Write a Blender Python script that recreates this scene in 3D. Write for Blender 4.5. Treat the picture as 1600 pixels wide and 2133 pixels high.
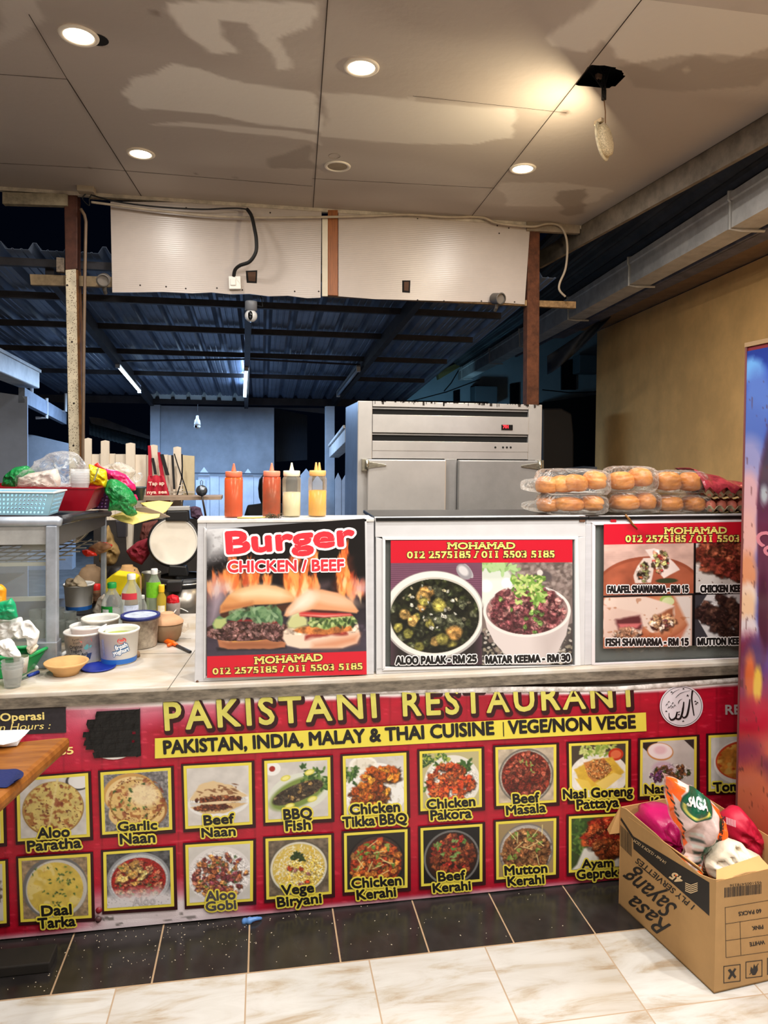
import bpy, bmesh, math, random, os
import numpy as np
from mathutils import Vector, Matrix, noise as mnoise
for o in list(bpy.data.objects): bpy.data.objects.remove(o)
S = bpy.context.scene
COLL = S.collection
random.seed(7)
V3 = Vector
# ------------------------------------------------------------------ camera
YAW, PITCH, ROLL, FPX, EYE = math.radians(9.7), math.radians(-1.2), math.radians(.6), 1480., 1.67
PY = 937 - FPX*math.tan(PITCH)
_f = V3((math.sin(YAW)*math.cos(PITCH), math.cos(YAW)*math.cos(PITCH), math.sin(PITCH)))
_r0 = V3((math.cos(YAW), -math.sin(YAW), 0)); _u0 = _r0.cross(_f)
_r = _r0*math.cos(ROLL) + _u0*math.sin(ROLL); _u = _u0*math.cos(ROLL) - _r0*math.sin(ROLL)
CAM = V3((0, 0, EYE))
cd = bpy.data.cameras.new('camera'); cam = bpy.data.objects.new('camera', cd); COLL.objects.link(cam)
M = Matrix((_r, _u, -_f)).transposed().to_4x4(); M.translation = CAM; cam.matrix_world = M
cd.sensor_width = 36; cd.sensor_fit = 'VERTICAL'; cd.sensor_height = 36
cd.lens = FPX*36/2133; cd.shift_y = (PY-1066.5)/2133; cd.clip_start = .05; cd.clip_end = 200
S.camera = cam
# ------------------------------------------------------------------ world, exposure
w = bpy.data.worlds.new('night_sky'); S.world = w; w.use_nodes = True
w.node_tree.nodes['Background'].inputs[0].default_value = (.004, .008, .022, 1)
w.node_tree.nodes['Background'].inputs[1].default_value = .15
S.view_settings.view_transform = 'Standard'; S.view_settings.look = 'None'
S.view_settings.gamma = 1; S.view_settings.use_curve_mapping = False
S.view_settings.exposure = 0.0
S.cycles.max_bounces = 8; S.cycles.transparent_max_bounces = 24
S.cycles.caustics_reflective = False; S.cycles.caustics_refractive = False
S.cycles.sample_clamp_indirect = 4
WARM, COOL = (1, .965, .91), (.42, .64, 1)
DOWN_W, HANG_W, TUBE_W = 28, 12, 85
# ------------------------------------------------------------------ points of the place seen along a line of sight
def ray(x, y): return _f + _r*((x-800)/FPX) + _u*((PY-y)/FPX)
def pz(x, y, z): d = ray(x, y); return CAM + d*((z-EYE)/d.z)
def pY(x, y, Y): d = ray(x, y); return CAM + d*(Y/d.y)
def at(x, y, D): return CAM + ray(x, y)*D
def mpp(p): return (V3(p)-CAM).dot(_f)/FPX
# ------------------------------------------------------------------ colour and materials
def lin(c):
    o = []
    for x in c[:3]:
        x = x/255.
        o.append(x/12.92 if x <= .04045 else ((x+.055)/1.055)**2.4)
    return tuple(o)
def lin4(c): return lin(c)+(1,)
MATS = {}
def mat(name, col, rough=.5, metal=0., var=0., scale=6., bump=0., bscale=40., trans=0., emit=0., spec=.5, stretch=None, ior=1.45, sss=0, col2=None):
    if name in MATS: return MATS[name]
    m = bpy.data.materials.new(name); m.use_nodes = True; nt = m.node_tree; b = nt.nodes['Principled BSDF']
    b.inputs['Base Color'].default_value = lin4(col); b.inputs['Roughness'].default_value = rough
    b.inputs['Metallic'].default_value = metal; b.inputs['Specular IOR Level'].default_value = spec
    b.inputs['Transmission Weight'].default_value = trans; b.inputs['IOR'].default_value = ior
    if sss: b.inputs['Subsurface Weight'].default_value = sss; b.inputs['Subsurface Radius'].default_value = (.02, .01, .005)
    if emit:
        b.inputs['Emission Color'].default_value = lin4(col); b.inputs['Emission Strength'].default_value = emit
    if var or bump or col2:
        tc = nt.nodes.new('ShaderNodeTexCoord'); src = tc.outputs['Object']
        if stretch:
            mp = nt.nodes.new('ShaderNodeMapping'); mp.inputs['Scale'].default_value = stretch
            nt.links.new(src, mp.inputs[0]); src = mp.outputs[0]
    if var or col2:
        n = nt.nodes.new('ShaderNodeTexNoise'); n.inputs['Scale'].default_value = scale; n.inputs['Detail'].default_value = 6; n.inputs['Roughness'].default_value = .65
        nt.links.new(src, n.inputs['Vector'])
        r = nt.nodes.new('ShaderNodeValToRGB'); L = lin(col)
        if col2: c2 = lin(col2); r.color_ramp.elements[0].color = c2+(1,); r.color_ramp.elements[1].color = L+(1,)
        else:
            r.color_ramp.elements[0].color = tuple(x*(1-var) for x in L)+(1,); r.color_ramp.elements[1].color = tuple(min(1, x*(1+var*.6)) for x in L)+(1,)
        r.color_ramp.elements[0].position = .36; r.color_ramp.elements[1].position = .64
        nt.links.new(n.outputs['Fac'], r.inputs[0]); nt.links.new(r.outputs[0], b.inputs['Base Color'])
    if bump:
        n2 = nt.nodes.new('ShaderNodeTexNoise'); n2.inputs['Scale'].default_value = bscale; n2.inputs['Detail'].default_value = 4
        nt.links.new(src, n2.inputs['Vector'])
        bp = nt.nodes.new('ShaderNodeBump'); bp.inputs['Strength'].default_value = bump; bp.inputs['Distance'].default_value = .01
        nt.links.new(n2.outputs['Fac'], bp.inputs['Height']); nt.links.new(bp.outputs[0], b.inputs['Normal'])
    MATS[name] = m; return m
def vcmat(name, rough=.45, spec=.4, bump=0, bscale=200):
    if name in MATS: return MATS[name]
    m = bpy.data.materials.new(name); m.use_nodes = True; nt = m.node_tree; b = nt.nodes['Principled BSDF']
    a = nt.nodes.new('ShaderNodeAttribute'); a.attribute_name = 'Col'; nt.links.new(a.outputs['Color'], b.inputs['Base Color'])
    b.inputs['Roughness'].default_value = rough; b.inputs['Specular IOR Level'].default_value = spec
    if bump:
        n2 = nt.nodes.new('ShaderNodeTexNoise'); n2.inputs['Scale'].default_value = bscale
        tc = nt.nodes.new('ShaderNodeTexCoord'); nt.links.new(tc.outputs['Object'], n2.inputs['Vector'])
        bp = nt.nodes.new('ShaderNodeBump'); bp.inputs['Strength'].default_value = bump; bp.inputs['Distance'].default_value = .01
        nt.links.new(n2.outputs['Fac'], bp.inputs['Height']); nt.links.new(bp.outputs[0], b.inputs['Normal'])
    MATS[name] = m; return m
def film(name, col=(255, 255, 255), opac=.12, rough=.12, gloss=.9, spec=.5, crinkle=0, cs=22):
    """thin clear or tinted plastic: light goes through, the surface shines"""
    if name in MATS: return MATS[name]
    m = bpy.data.materials.new(name); m.use_nodes = True; nt = m.node_tree; nt.nodes.clear()
    out = nt.nodes.new('ShaderNodeOutputMaterial'); mx = nt.nodes.new('ShaderNodeMixShader')
    t = nt.nodes.new('ShaderNodeBsdfTransparent'); b = nt.nodes.new('ShaderNodeBsdfPrincipled')
    lc = lin(col); t.inputs[0].default_value = tuple(.45+.55*x for x in lc)+(1,)
    b.inputs['Base Color'].default_value = lc+(1,); b.inputs['Roughness'].default_value = rough; b.inputs['Specular IOR Level'].default_value = spec
    lw = nt.nodes.new('ShaderNodeLayerWeight'); lw.inputs['Blend'].default_value = .35
    mr = nt.nodes.new('ShaderNodeMapRange'); mr.inputs['To Min'].default_value = opac; mr.inputs['To Max'].default_value = min(1, opac+gloss*.6)
    if crinkle:
        tc = nt.nodes.new('ShaderNodeTexCoord'); n = nt.nodes.new('ShaderNodeTexNoise'); n.inputs['Scale'].default_value = cs; n.inputs['Detail'].default_value = 3; n.inputs['Distortion'].default_value = 1.5
        bp = nt.nodes.new('ShaderNodeBump'); bp.inputs['Strength'].default_value = crinkle; bp.inputs['Distance'].default_value = .03
        nt.links.new(tc.outputs['Object'], n.inputs[0]); nt.links.new(n.outputs['Fac'], bp.inputs['Height']); nt.links.new(bp.outputs[0], b.inputs['Normal']); nt.links.new(bp.outputs[0], lw.inputs['Normal'])
    nt.links.new(lw.outputs['Fresnel'], mr.inputs['Value']); nt.links.new(mr.outputs[0], mx.inputs[0])
    nt.links.new(t.outputs[0], mx.inputs[1]); nt.links.new(b.outputs[0], mx.inputs[2]); nt.links.new(mx.outputs[0], out.inputs[0])
    MATS[name] = m; return m
# ------------------------------------------------------------------ objects
WL = {}
def register(o, parent, wl):
    COLL.objects.link(o); WL[o.name] = V3(wl)
    if parent is not None:
        o.parent = parent; o.location = V3(wl)-WL[parent.name]
    else: o.location = V3(wl)
def tag(o, label=None, cat=None, group=None, kind=None):
    if label: o['label'] = label
    if cat: o['category'] = cat
    if group: o['group'] = group
    if kind: o['kind'] = kind
    return o
def thing(name, label, cat, loc, group=None):
    o = bpy.data.objects.new(name, None); o.empty_display_size = .05; register(o, None, loc); return tag(o, label, cat, group)
class MB:
    def __init__(s): s.v = []; s.f = []; s.c = None
    def add(s, v, f):
        k = len(s.v); s.v += [V3(p) for p in v]; s.f += [tuple(i+k for i in q) for q in f]; return s
    def hexa(s, p):  # 8 points: bottom 4 ring, top 4 ring
        return s.add(p, [(3, 2, 1, 0), (4, 5, 6, 7), (0, 1, 5, 4), (1, 2, 6, 5), (2, 3, 7, 6), (3, 0, 4, 7)])
    def box(s, lo, hi):
        x0, y0, z0 = lo; x1, y1, z1 = hi
        return s.hexa([(x0, y0, z0), (x1, y0, z0), (x1, y1, z0), (x0, y1, z0), (x0, y0, z1), (x1, y0, z1), (x1, y1, z1), (x0, y1, z1)])
    def cbox(s, c, size, rz=0, rx=0, ry=0):
        R = Matrix.Rotation(rz, 3, 'Z') @ Matrix.Rotation(ry, 3, 'Y') @ Matrix.Rotation(rx, 3, 'X'); c = V3(c); h = V3(size)/2
        P = [c+R@V3((a*h.x, b*h.y, d*h.z)) for d in (-1, 1) for a, b in ((-1, -1), (1, -1), (1, 1), (-1, 1))]
        return s.hexa(P)
    def beam(s, p0, p1, wd, ht, up=(0, 0, 1)):
        p0, p1 = V3(p0), V3(p1); d = (p1-p0).normalized(); sd = d.cross(V3(up)); sd = sd.normalized() if sd.length > 1e-6 else V3((1, 0, 0)); u = sd.cross(d)
        a, b = sd*wd/2, u*ht/2
        return s.hexa([p0-a-b, p0+a-b, p1+a-b, p1-a-b, p0-a+b, p0+a+b, p1+a+b, p1-a+b])
    def tube(s, pts, r, seg=8, cap=True, closed=False):
        pts = [V3(p) for p in pts]; n = len(pts); rr = r if isinstance(r, (list, tuple)) else [r]*n
        prev = None; base = len(s.v)
        for i, p in enumerate(pts):
            d = (pts[min(i+1, n-1)]-pts[max(i-1, 0)]).normalized()
            if prev is None:
                a = V3((0, 0, 1)) if abs(d.z) < .9 else V3((1, 0, 0)); x = d.cross(a).normalized()
            else: x = (prev-d*prev.dot(d)).normalized()
            prev = x; y = d.cross(x)
            for k in range(seg):
                t = 2*math.pi*k/seg; s.v.append(p+(x*math.cos(t)+y*math.sin(t))*rr[i])
        for i in range(n-1):
            for k in range(seg):
                a = base+i*seg+k; b = base+i*seg+(k+1) % seg; s.f.append((a, b, b+seg, a+seg))
        if cap: s.f.append(tuple(base+k for k in range(seg-1, -1, -1))); s.f.append(tuple(base+(n-1)*seg+k for k in range(seg)))
        return s
    def lathe(s, prof, o=(0, 0, 0), seg=28, R=None, sx=1, sy=1):
        o = V3(o); R = R or Matrix.Identity(3); base = len(s.v); rings = []
        for r, z in prof:
            if r <= 1e-6: rings.append([len(s.v)]); s.v.append(o+R@V3((0, 0, z)))
            else:
                rings.append(list(range(len(s.v), len(s.v)+seg)))
                for k in range(seg):
                    t = 2*math.pi*k/seg; s.v.append(o+R@V3((r*sx*math.cos(t), r*sy*math.sin(t), z)))
        for a, b in zip(rings, rings[1:]):
            for k in range(seg):
                k2 = (k+1) % seg
                if len(a) == 1 and len(b) == 1: continue
                if len(a) == 1: s.f.append((a[0], b[k2], b[k]))
                elif len(b) == 1: s.f.append((a[k], a[k2], b[0]))
                else: s.f.append((a[k], a[k2], b[k2], b[k]))
        return s
    def prism(s, pts, vec):
        pts = [V3(p) for p in pts]; n = len(pts); vec = V3(vec)
        return s.add(pts+[p+vec for p in pts], [tuple(range(n-1, -1, -1)), tuple(range(n, 2*n))]+[(i, (i+1) % n, (i+1) % n+n, i+n) for i in range(n)])
    def grid(s, P):
        ny, nx = len(P), len(P[0]); k = len(s.v)
        for row in P: s.v += [V3(p) for p in row]
        s.f += [(k+j*nx+i, k+j*nx+i+1, k+(j+1)*nx+i+1, k+(j+1)*nx+i) for j in range(ny-1) for i in range(nx-1)]
        return s
    def build(s, name, m, parent=None, smooth=False, bevel=0, sub=0, solid=0, loc=None, fix=True):
        if loc is None: loc = WL[parent.name] if parent is not None else None
        if loc is None:
            xs = [p.x for p in s.v]; ys = [p.y for p in s.v]; loc = V3(((min(xs)+max(xs))/2, (min(ys)+max(ys))/2, min(p.z for p in s.v)))
        me = bpy.data.meshes.new(name); me.from_pydata([tuple(p-loc) for p in s.v], [], s.f)
        if fix:
            bm = bmesh.new(); bm.from_mesh(me); bmesh.ops.recalc_face_normals(bm, faces=bm.faces); bm.to_mesh(me); bm.free()
        if s.c is not None:
            a = me.color_attributes.new('Col', 'FLOAT_COLOR', 'POINT'); a.data.foreach_set('color', np.asarray(s.c, dtype=np.float32).ravel())
        if smooth: me.polygons.foreach_set('use_smooth', [True]*len(me.polygons))
        me.materials.append(m)
        o = bpy.data.objects.new(name, me); register(o, parent, loc)
        if bevel:
            b = o.modifiers.new('bevel', 'BEVEL'); b.width = bevel; b.segments = 2; b.limit_method = 'ANGLE'; b.angle_limit = .7
        if solid:
            b = o.modifiers.new('solid', 'SOLIDIFY'); b.thickness = solid
        if sub:
            b = o.modifiers.new('sub', 'SUBSURF'); b.levels = sub; b.render_levels = sub
        return o
def struct(o): o['kind'] = 'structure'; return o
def fbm(p, o=4): return mnoise.fractal(V3(p), 1.0, 2.0, o)
# ------------------------------------------------------------------ lettering
FONTS = {}
def font(key):
    if key in FONTS: return FONTS[key]
    fn = {'open': 'NotoSansHebrew-Regular.woff2', 'sans': None}.get(key); f = None
    if fn:
        try: f = bpy.data.fonts.load(os.path.join(bpy.utils.system_resource('DATAFILES'), 'fonts', fn))
        except Exception: f = None
    FONTS[key] = f; return f
TXT = {}
def glyphs(s, fk='sans', shear=0., space=1.):
    k = (s, fk, shear, space)
    if k in TXT: return TXT[k]
    cu = bpy.data.curves.new('text', 'FONT'); cu.body = s; f = font(fk)
    if f: cu.font = f
    cu.size = 1; cu.shear = shear; cu.space_character = space; cu.resolution_u = 3; cu.fill_mode = 'FRONT'
    ob = bpy.data.objects.new('text', cu); COLL.objects.link(ob)
    dg = bpy.context.evaluated_depsgraph_get(); dg.update()
    me = bpy.data.meshes.new_from_object(ob.evaluated_get(dg))
    vs = [(v.co.x, v.co.y) for v in me.vertices]; fs = [tuple(p.vertices) for p in me.polygons]
    bpy.data.objects.remove(ob); bpy.data.curves.remove(cu); bpy.data.meshes.remove(me)
    TXT[k] = (vs, fs); return TXT[k]
CAPH = {}
def write(mb, s, onto, x0, y0, x1, y1, cap, off=0., grow=0., fk='sans', shear=0., lift=0., space=1., flip=False, taper=1., clip=None, serif=False):
    """letters of s between two points of a baseline; onto(x, y, lift) gives the point of the surface"""
    if fk not in CAPH: CAPH[fk] = max(v[1] for v in glyphs('H', fk)[0])
    vs, fs = glyphs(s, fk, shear, space); H_ = CAPH[fk]; vs, fs, ser = list(vs), list(fs), []
    nb = len(vs)
    if serif:
        ed = {}
        for q in fs:
            for a, b in zip(q, q[1:]+q[:1]): ed[(min(a, b), max(a, b))] = ed.get((min(a, b), max(a, b)), 0)+1
        for (a, b), n in ed.items():
            A, B = vs[a], vs[b]
            for lv, sg in ((0, 1), (H_, -1)):
                if n == 1 and abs(A[1]-lv) < .02 and abs(B[1]-lv) < .02 and .03 < abs(A[0]-B[0]) < .22:
                    xa, xb = min(A[0], B[0])-.06, max(A[0], B[0])+.06; k = len(vs); ser.append(range(k, k+4)); vs += [(xa, lv), (xb, lv), (xb, lv+sg*.06), (xa, lv+sg*.06)]; fs.append((k, k+1, k+2, k+3))
    a, b = min(v[0] for v in vs), max(v[0] for v in vs)
    dx, dy = x1-x0, y1-y0; L = math.hypot(dx, dy); nx, ny = dy/L, -dx/L; sx = L/(b-a); sy = cap/H_*(-1 if flip else 1)
    rad = off+grow; cop = [(0, 0)]
    if rad > 0:
        n = 8 if rad < .06 else 26; cop += [(rad*math.cos(2*math.pi*i/n), rad*math.sin(2*math.pi*i/n)) for i in range(n)]
        if rad > .06: cop += [(rad*.5*math.cos(2*math.pi*i/8), rad*.5*math.sin(2*math.pi*i/8)) for i in range(8)]
    for ci, (cx, cy) in enumerate(cop):
        out = []
        for n0, (vx, vy) in enumerate(vs):
            t = (vx-a)/(b-a); tp = 1+(taper-1)*t; px = (vx-a)*sx+cx*abs(sy)*.9; h = (vy+cy)*sy*tp
            X, Y = x0+dx/L*px+nx*h, y0+dy/L*px+ny*h
            if clip: Y = max(Y, clip(X))
            out.append(onto(X, Y, lift+ci*2.2e-5+(3e-4 if n0 >= nb else 0)))
        mb.add(out, fs)
    return mb
# ------------------------------------------------------------------ a print: colours of a printed picture on a fine mesh
class Pic:
    def __init__(s, w_, h_, col=(255, 255, 255)):
        s.w, s.h = w_, h_; s.a = np.zeros((h_, w_, 3)); s.a[:] = np.array(col)/255.
        s.X, s.Y = np.meshgrid((np.arange(w_)+.0)/(w_-1), (np.arange(h_)+.0)/(h_-1)); s.asp = h_/w_; s.mask = None; s.rng = np.random.RandomState(3)
    def blend(s, al, col, win=None):
        sl = win or (slice(None), slice(None))
        if s.mask is not None: al = al*s.mask[sl]
        c = np.array(col)/255.; s.a[sl] = s.a[sl]*(1-al[..., None])+c*al[..., None]
    def _win(s, cx, cy, rx, ry, m=1.3):
        x0 = max(0, int((cx-rx*m)*s.w)-2); x1 = min(s.w, int((cx+rx*m)*s.w)+3); y0 = max(0, int((cy-ry*m)*s.h)-2); y1 = min(s.h, int((cy+ry*m)*s.h)+3)
        return (slice(y0, y1), slice(x0, x1)) if x1 > x0 and y1 > y0 else None
    def ell_al(s, cx, cy, rx, ry, rot, soft, win, wob=0):
        X, Y = s.X[win]-cx, (s.Y[win]-cy)*s.asp; c, n = math.cos(rot), math.sin(rot)
        u, v = (X*c+Y*n)/rx, (-X*n+Y*c)/(ry*s.asp); d = np.sqrt(u*u+v*v)
        if wob:
            th = np.arctan2(v, u); a, b, c2 = s.rng.rand(3)*6.28; d = d*(1+wob*(.5*np.sin(2*th+a)+.35*np.sin(3*th+b)+.3*np.sin(5*th+c2)))
        e = max(soft, 1.2/(min(rx, ry)*s.w)); return np.clip((1+e/2-d)/e, 0, 1)
    def ell(s, cx, cy, rx, ry, col, rot=0, soft=0, al=1., wob=0):
        m = max(rx, ry/1)*1.0; win = s._win(cx, cy, max(rx, ry*s.asp), max(ry, rx/s.asp), 1.2+soft)
        if win: s.blend(s.ell_al(cx, cy, rx, ry, rot, soft, win, wob)*al, col, win)
        return s
    def ring(s, cx, cy, rx, ry, t, col):
        win = (slice(None), slice(None)); d = np.sqrt(((s.X-cx)/rx)**2+((s.Y-cy)/ry)**2); e = 1.2/(min(rx, ry)*s.w)
        s.blend(np.clip((t/2+e-np.abs(d-1))/e, 0, 1), col, win); return s
    def poly(s, pts, col, soft=0, al=1., wob=0):
        X, Y = s.X, s.Y
        if wob: q = s.nz(14)-.5; X = X+q*wob; Y = Y+(s.nz(11)-.5)*wob
        ins = np.zeros(X.shape, bool); n = len(pts); dist = np.full(X.shape, 9.)
        for i in range(n):
            (xa, ya), (xb, yb) = pts[i], pts[(i+1) % n]
            if ya != yb:
                c = ((ya > Y) != (yb > Y)) & (X < (xb-xa)*(Y-ya)/(yb-ya)+xa); ins ^= c
            dx, dy = xb-xa, yb-ya; t = np.clip(((X-xa)*dx+(Y-ya)*dy)/(dx*dx+dy*dy+1e-12), 0, 1)
            dist = np.minimum(dist, np.hypot(X-xa-t*dx, Y-ya-t*dy))
        e = max(soft, 1.0/s.w); sd = np.where(ins, dist, -dist); s.blend(np.clip(sd/e+.5, 0, 1)*al, col); return s
    def line(s, pts, wd, col, al=1., soft=0):
        d = np.full(s.X.shape, 9.)
        for (xa, ya), (xb, yb) in zip(pts, pts[1:]):
            dx, dy = xb-xa, yb-ya; t = np.clip(((s.X-xa)*dx+(s.Y-ya)*dy)/(dx*dx+dy*dy+1e-12), 0, 1)
            d = np.minimum(d, np.hypot(s.X-xa-t*dx, (s.Y-ya-t*dy)))
        e = max(soft, 1.0/s.w); s.blend(np.clip((wd/2-d)/e+.5, 0, 1)*al, col); return s
    def nz(s, n, oct=3):
        r = np.zeros(s.X.shape); amp = 1; tot = 0
        for o in range(oct):
            k = int(n*2**o)+2; g = s.rng.rand(k+1, k+1); x = s.X*(k-1); y = s.Y*(k-1); i = x.astype(int); j = y.astype(int); fx = x-i; fy = y-j
            fx = fx*fx*(3-2*fx); fy = fy*fy*(3-2*fy)
            r += amp*((g[j, i]*(1-fx)+g[j, i+1]*fx)*(1-fy)+(g[j+1, i]*(1-fx)+g[j+1, i+1]*fx)*fy); tot += amp; amp *= .55
        return r/tot
    def speckle(s, n, col, thr=.6, soft=.08, al=1.): s.blend(np.clip((s.nz(n, 2)-thr)/soft, 0, 1)*al, col); return s
    def tex(s, n=20, amp=.25):
        q = 1+(s.nz(n)-.5)*2*amp; m = s.mask if s.mask is not None else 1.
        s.a = np.clip(s.a*(1+(q-1)*m)[..., None], 0, 1); return s
    def inside(s, cx, cy, rx, ry, rot=0): s.mask = s.ell_al(cx, cy, rx, ry, rot, 0, (slice(None), slice(None))); return s
    def free(s): s.mask = None; return s
    def chunks(s, n, cx, cy, rx, ry, r0, r1, pal, dark=(40, 20, 12), hi=.5, el=.6, wob=.3):
        for i in range(n):
            t = s.rng.rand()*6.283; q = math.sqrt(s.rng.rand()); x, y = cx+rx*q*math.cos(t), cy+ry*q*math.sin(t)
            r = r0+(r1-r0)*s.rng.rand(); rt = s.rng.rand()*3.14; c = np.array(pal[s.rng.randint(len(pal))], float)*(.8+.4*s.rng.rand())
            c = np.clip(c, 0, 255); e = el+(1-el)*s.rng.rand()
            r *= .85; w_ = wob
            s.ell(x+r*.15, y+r*.25/s.asp, r*1.2, r*1.15*e/s.asp, dark, rt, .5, .6, w_); s.ell(x, y, r, r*e/s.asp, c, rt, .4, .92, w_)
            for k in range(2):
                ox, oy = (s.rng.rand(2)-.5)*r; s.ell(x+ox, y+oy/s.asp, r*.4, r*.3*e/s.asp, np.clip(c*(.62 if k else 1.3)+(0 if k else 30*hi), 0, 255), s.rng.rand()*3, .7, .7, w_)
        g = s.ell_al(cx, cy, max(rx, r1)*1.1, max(ry, r1/s.asp)*1.1, 0, .2, (slice(None), slice(None)))
        if s.mask is not None: g = g*s.mask
        s.a = np.clip(s.a*(1+((s.rng.rand(s.h, s.w)-.5)*.3+(s.nz(45, 2)-.5)*.8)*g)[..., None], 0, 1)
        return s
    def flame(s, x, y, w_, h_, n, uv):
        for i in range(n):
            t = s.rng.rand(); px, py = x+(s.rng.rand()-.5)*w_*(1.05-t*.9)+w_*.16*math.sin(t*7+x), y-h_*t; k = .35+.65*s.rng.rand()
            c = [(186, 70, 40), (226, 112, 52), (246, 160, 84), (253, 214, 160)][min(3, int(s.rng.rand()*2+2.6*(1-t)*(1-abs(px-x)/(w_*.6))))]
            u, v = uv(px, py); s.ell(u, v, .017*k*(1.25-t), .055*k, c, (s.rng.rand()-.5)*.7, .7, .75, .35)
        return s
    def leaves(s, n, cx, cy, rx, ry, r, pal):
        for i in range(n):
            x, y = cx+rx*(s.rng.rand()*2-1), cy+ry*(s.rng.rand()*2-1)
            for k in range(3): s.ell(x+r*(s.rng.rand()-.5)*1.5, y+r*(s.rng.rand()-.5)*1.5, r*.7, r*.32/s.asp, pal[s.rng.randint(len(pal))], s.rng.rand()*3.1, .3)
        return s
    def lin(s):
        a = s.a; l = np.where(a <= .04045, a/12.92, ((a+.055)/1.055)**2.4); return np.concatenate([l, np.ones(l.shape[:2]+(1,))], 2).reshape(-1, 4)
def quadpt(q, u, v):
    (ax, ay), (bx, by), (cx, cy), (dx, dy) = q
    return (ax*(1-u)*(1-v)+bx*u*(1-v)+cx*u*v+dx*(1-u)*v, ay*(1-u)*(1-v)+by*u*(1-v)+cy*u*v+dy*(1-u)*v)
def printed(pic, q, onto, lift):
    mb = MB(); mb.grid([[onto(*quadpt(q, i/(pic.w-1), j/(pic.h-1)), lift) for i in range(pic.w)] for j in range(pic.h)]); mb.c = pic.lin(); return mb
# ================================================================== SETTING
CEIL = 3.45; CT = .842; BARZ = 1.418; YF = 2.54; YC = YF+.03
# floor of pale marble tiles with a row of dark tiles along the counter
def tile_floor():
    m = bpy.data.materials.new('marble_floor_tile'); m.use_nodes = True; nt = m.node_tree; b = nt.nodes['Principled BSDF']; N = nt.nodes.new; L = nt.links.new
    tc = N('ShaderNodeTexCoord'); mp = N('ShaderNodeMapping'); mp.inputs['Location'].default_value = (0.04, .335*20-2.265, 0); L(tc.outputs['Object'], mp.inputs[0])
    sep = N('ShaderNodeSeparateXYZ'); L(mp.outputs[0], sep.inputs[0])
    def mth(op, a, c=None):
        n = N('ShaderNodeMath'); n.operation = op
        for i, x in enumerate((a, c)):
            if x is None: continue
            if isinstance(x, (int, float)): n.inputs[i].default_value = x
            else: L(x, n.inputs[i])
        return n.outputs[0]
    gx = mth('DIVIDE', sep.outputs[0], .3945); gy = mth('DIVIDE', sep.outputs[1], .335)
    fx = mth('FRACT', gx); fy = mth('FRACT', gy); ix = mth('FLOOR', gx); iy = mth('FLOOR', gy)
    ex = mth('MINIMUM', fx, mth('SUBTRACT', 1, fx)); ey = mth('MINIMUM', fy, mth('SUBTRACT', 1, fy))
    grout = mth('LESS_THAN', mth('MINIMUM', ex, ey), .006)
    cmb = N('ShaderNodeCombineXYZ'); L(ix, cmb.inputs[0]); L(iy, cmb.inputs[1]); wn = N('ShaderNodeTexWhiteNoise'); L(cmb.outputs[0], wn.inputs[0])
    vm = N('ShaderNodeVectorMath'); vm.operation = 'MULTIPLY_ADD'; vm.inputs[1].default_value = (9, 9, 9); L(wn.outputs['Color'], vm.inputs[0]); L(tc.outputs['Object'], vm.inputs[2])
    rot = N('ShaderNodeMapping'); rot.inputs['Rotation'].default_value = (0, 0, -.75); rot.inputs['Scale'].default_value = (2.2, 9, 1); L(vm.outputs[0], rot.inputs[0])
    nz = N('ShaderNodeTexNoise'); nz.inputs['Scale'].default_value = 1.5; nz.inputs['Detail'].default_value = 9; nz.inputs['Roughness'].default_value = .68; nz.inputs['Distortion'].default_value = .7; L(rot.outputs[0], nz.inputs[0])
    cr = N('ShaderNodeValToRGB'); E = cr.color_ramp.elements
    E[0].position = .33; E[0].color = lin4((160, 143, 122)); E[1].position = .62; E[1].color = lin4((192, 190, 186))
    e = E.new(.43); e.color = lin4((178, 171, 160)); e = E.new(.5); e.color = lin4((186, 183, 178)); L(nz.outputs['Fac'], cr.inputs[0])
    n2 = N('ShaderNodeTexNoise'); n2.inputs['Scale'].default_value = 1.3; L(vm.outputs[0], n2.inputs[0])
    mx = N('ShaderNodeMixRGB'); mx.blend_type = 'MULTIPLY'; mx.inputs[0].default_value = .5
    c2 = N('ShaderNodeValToRGB'); c2.color_ramp.elements[0].position = .38; c2.color_ramp.elements[0].color = lin4((222, 208, 190)); c2.color_ramp.elements[1].position = .55; c2.color_ramp.elements[1].color = (1, 1, 1, 1)
    L(n2.outputs['Fac'], c2.inputs[0]); L(cr.outputs[0], mx.inputs[1]); L(c2.outputs[0], mx.inputs[2])
    g = N('ShaderNodeMixRGB'); g.inputs[2].default_value = lin4((164, 142, 118)); L(grout, g.inputs[0]); L(mx.outputs[0], g.inputs[1]); L(g.outputs[0], b.inputs['Base Color'])
    b.inputs['Roughness'].default_value = .28
    return m
FB = 2.265
mb = MB(); mb.grid([[(-6, -4, 0), (6, -4, 0)], [(-6, FB, 0), (6, FB, 0)]]); struct(mb.build('floor', tile_floor(), loc=V3((0, 0, 0))))
mb = MB(); mb.grid([[(-9, FB, -.0005), (9, FB, -.0005)], [(-9, 16, -.0005), (9, 16, -.0005)]]); struct(mb.build('floor_rear', mat('concrete_floor', (92, 90, 88), .8, var=.3), loc=V3((0, 0, 0))))
# dark tiles, each laid as its own slab
darkm = mat('dark_floor_tile', (40, 37, 36), .22, var=.35, scale=9); groutm = mat('pale_grout', (168, 140, 110), .8)
mb = MB().box((-3, FB, -.004), (3, 2.57, .0006)); struct(mb.build('floor_grout_strip', groutm))
mb = MB()
for i in range(-8, 9):
    x0 = -.034+i*.2955; mb.box((x0+.003, FB+.003, 0), (x0+.2925, 2.57, .0025))
struct(mb.build('floor_dark_tile', darkm))
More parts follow.
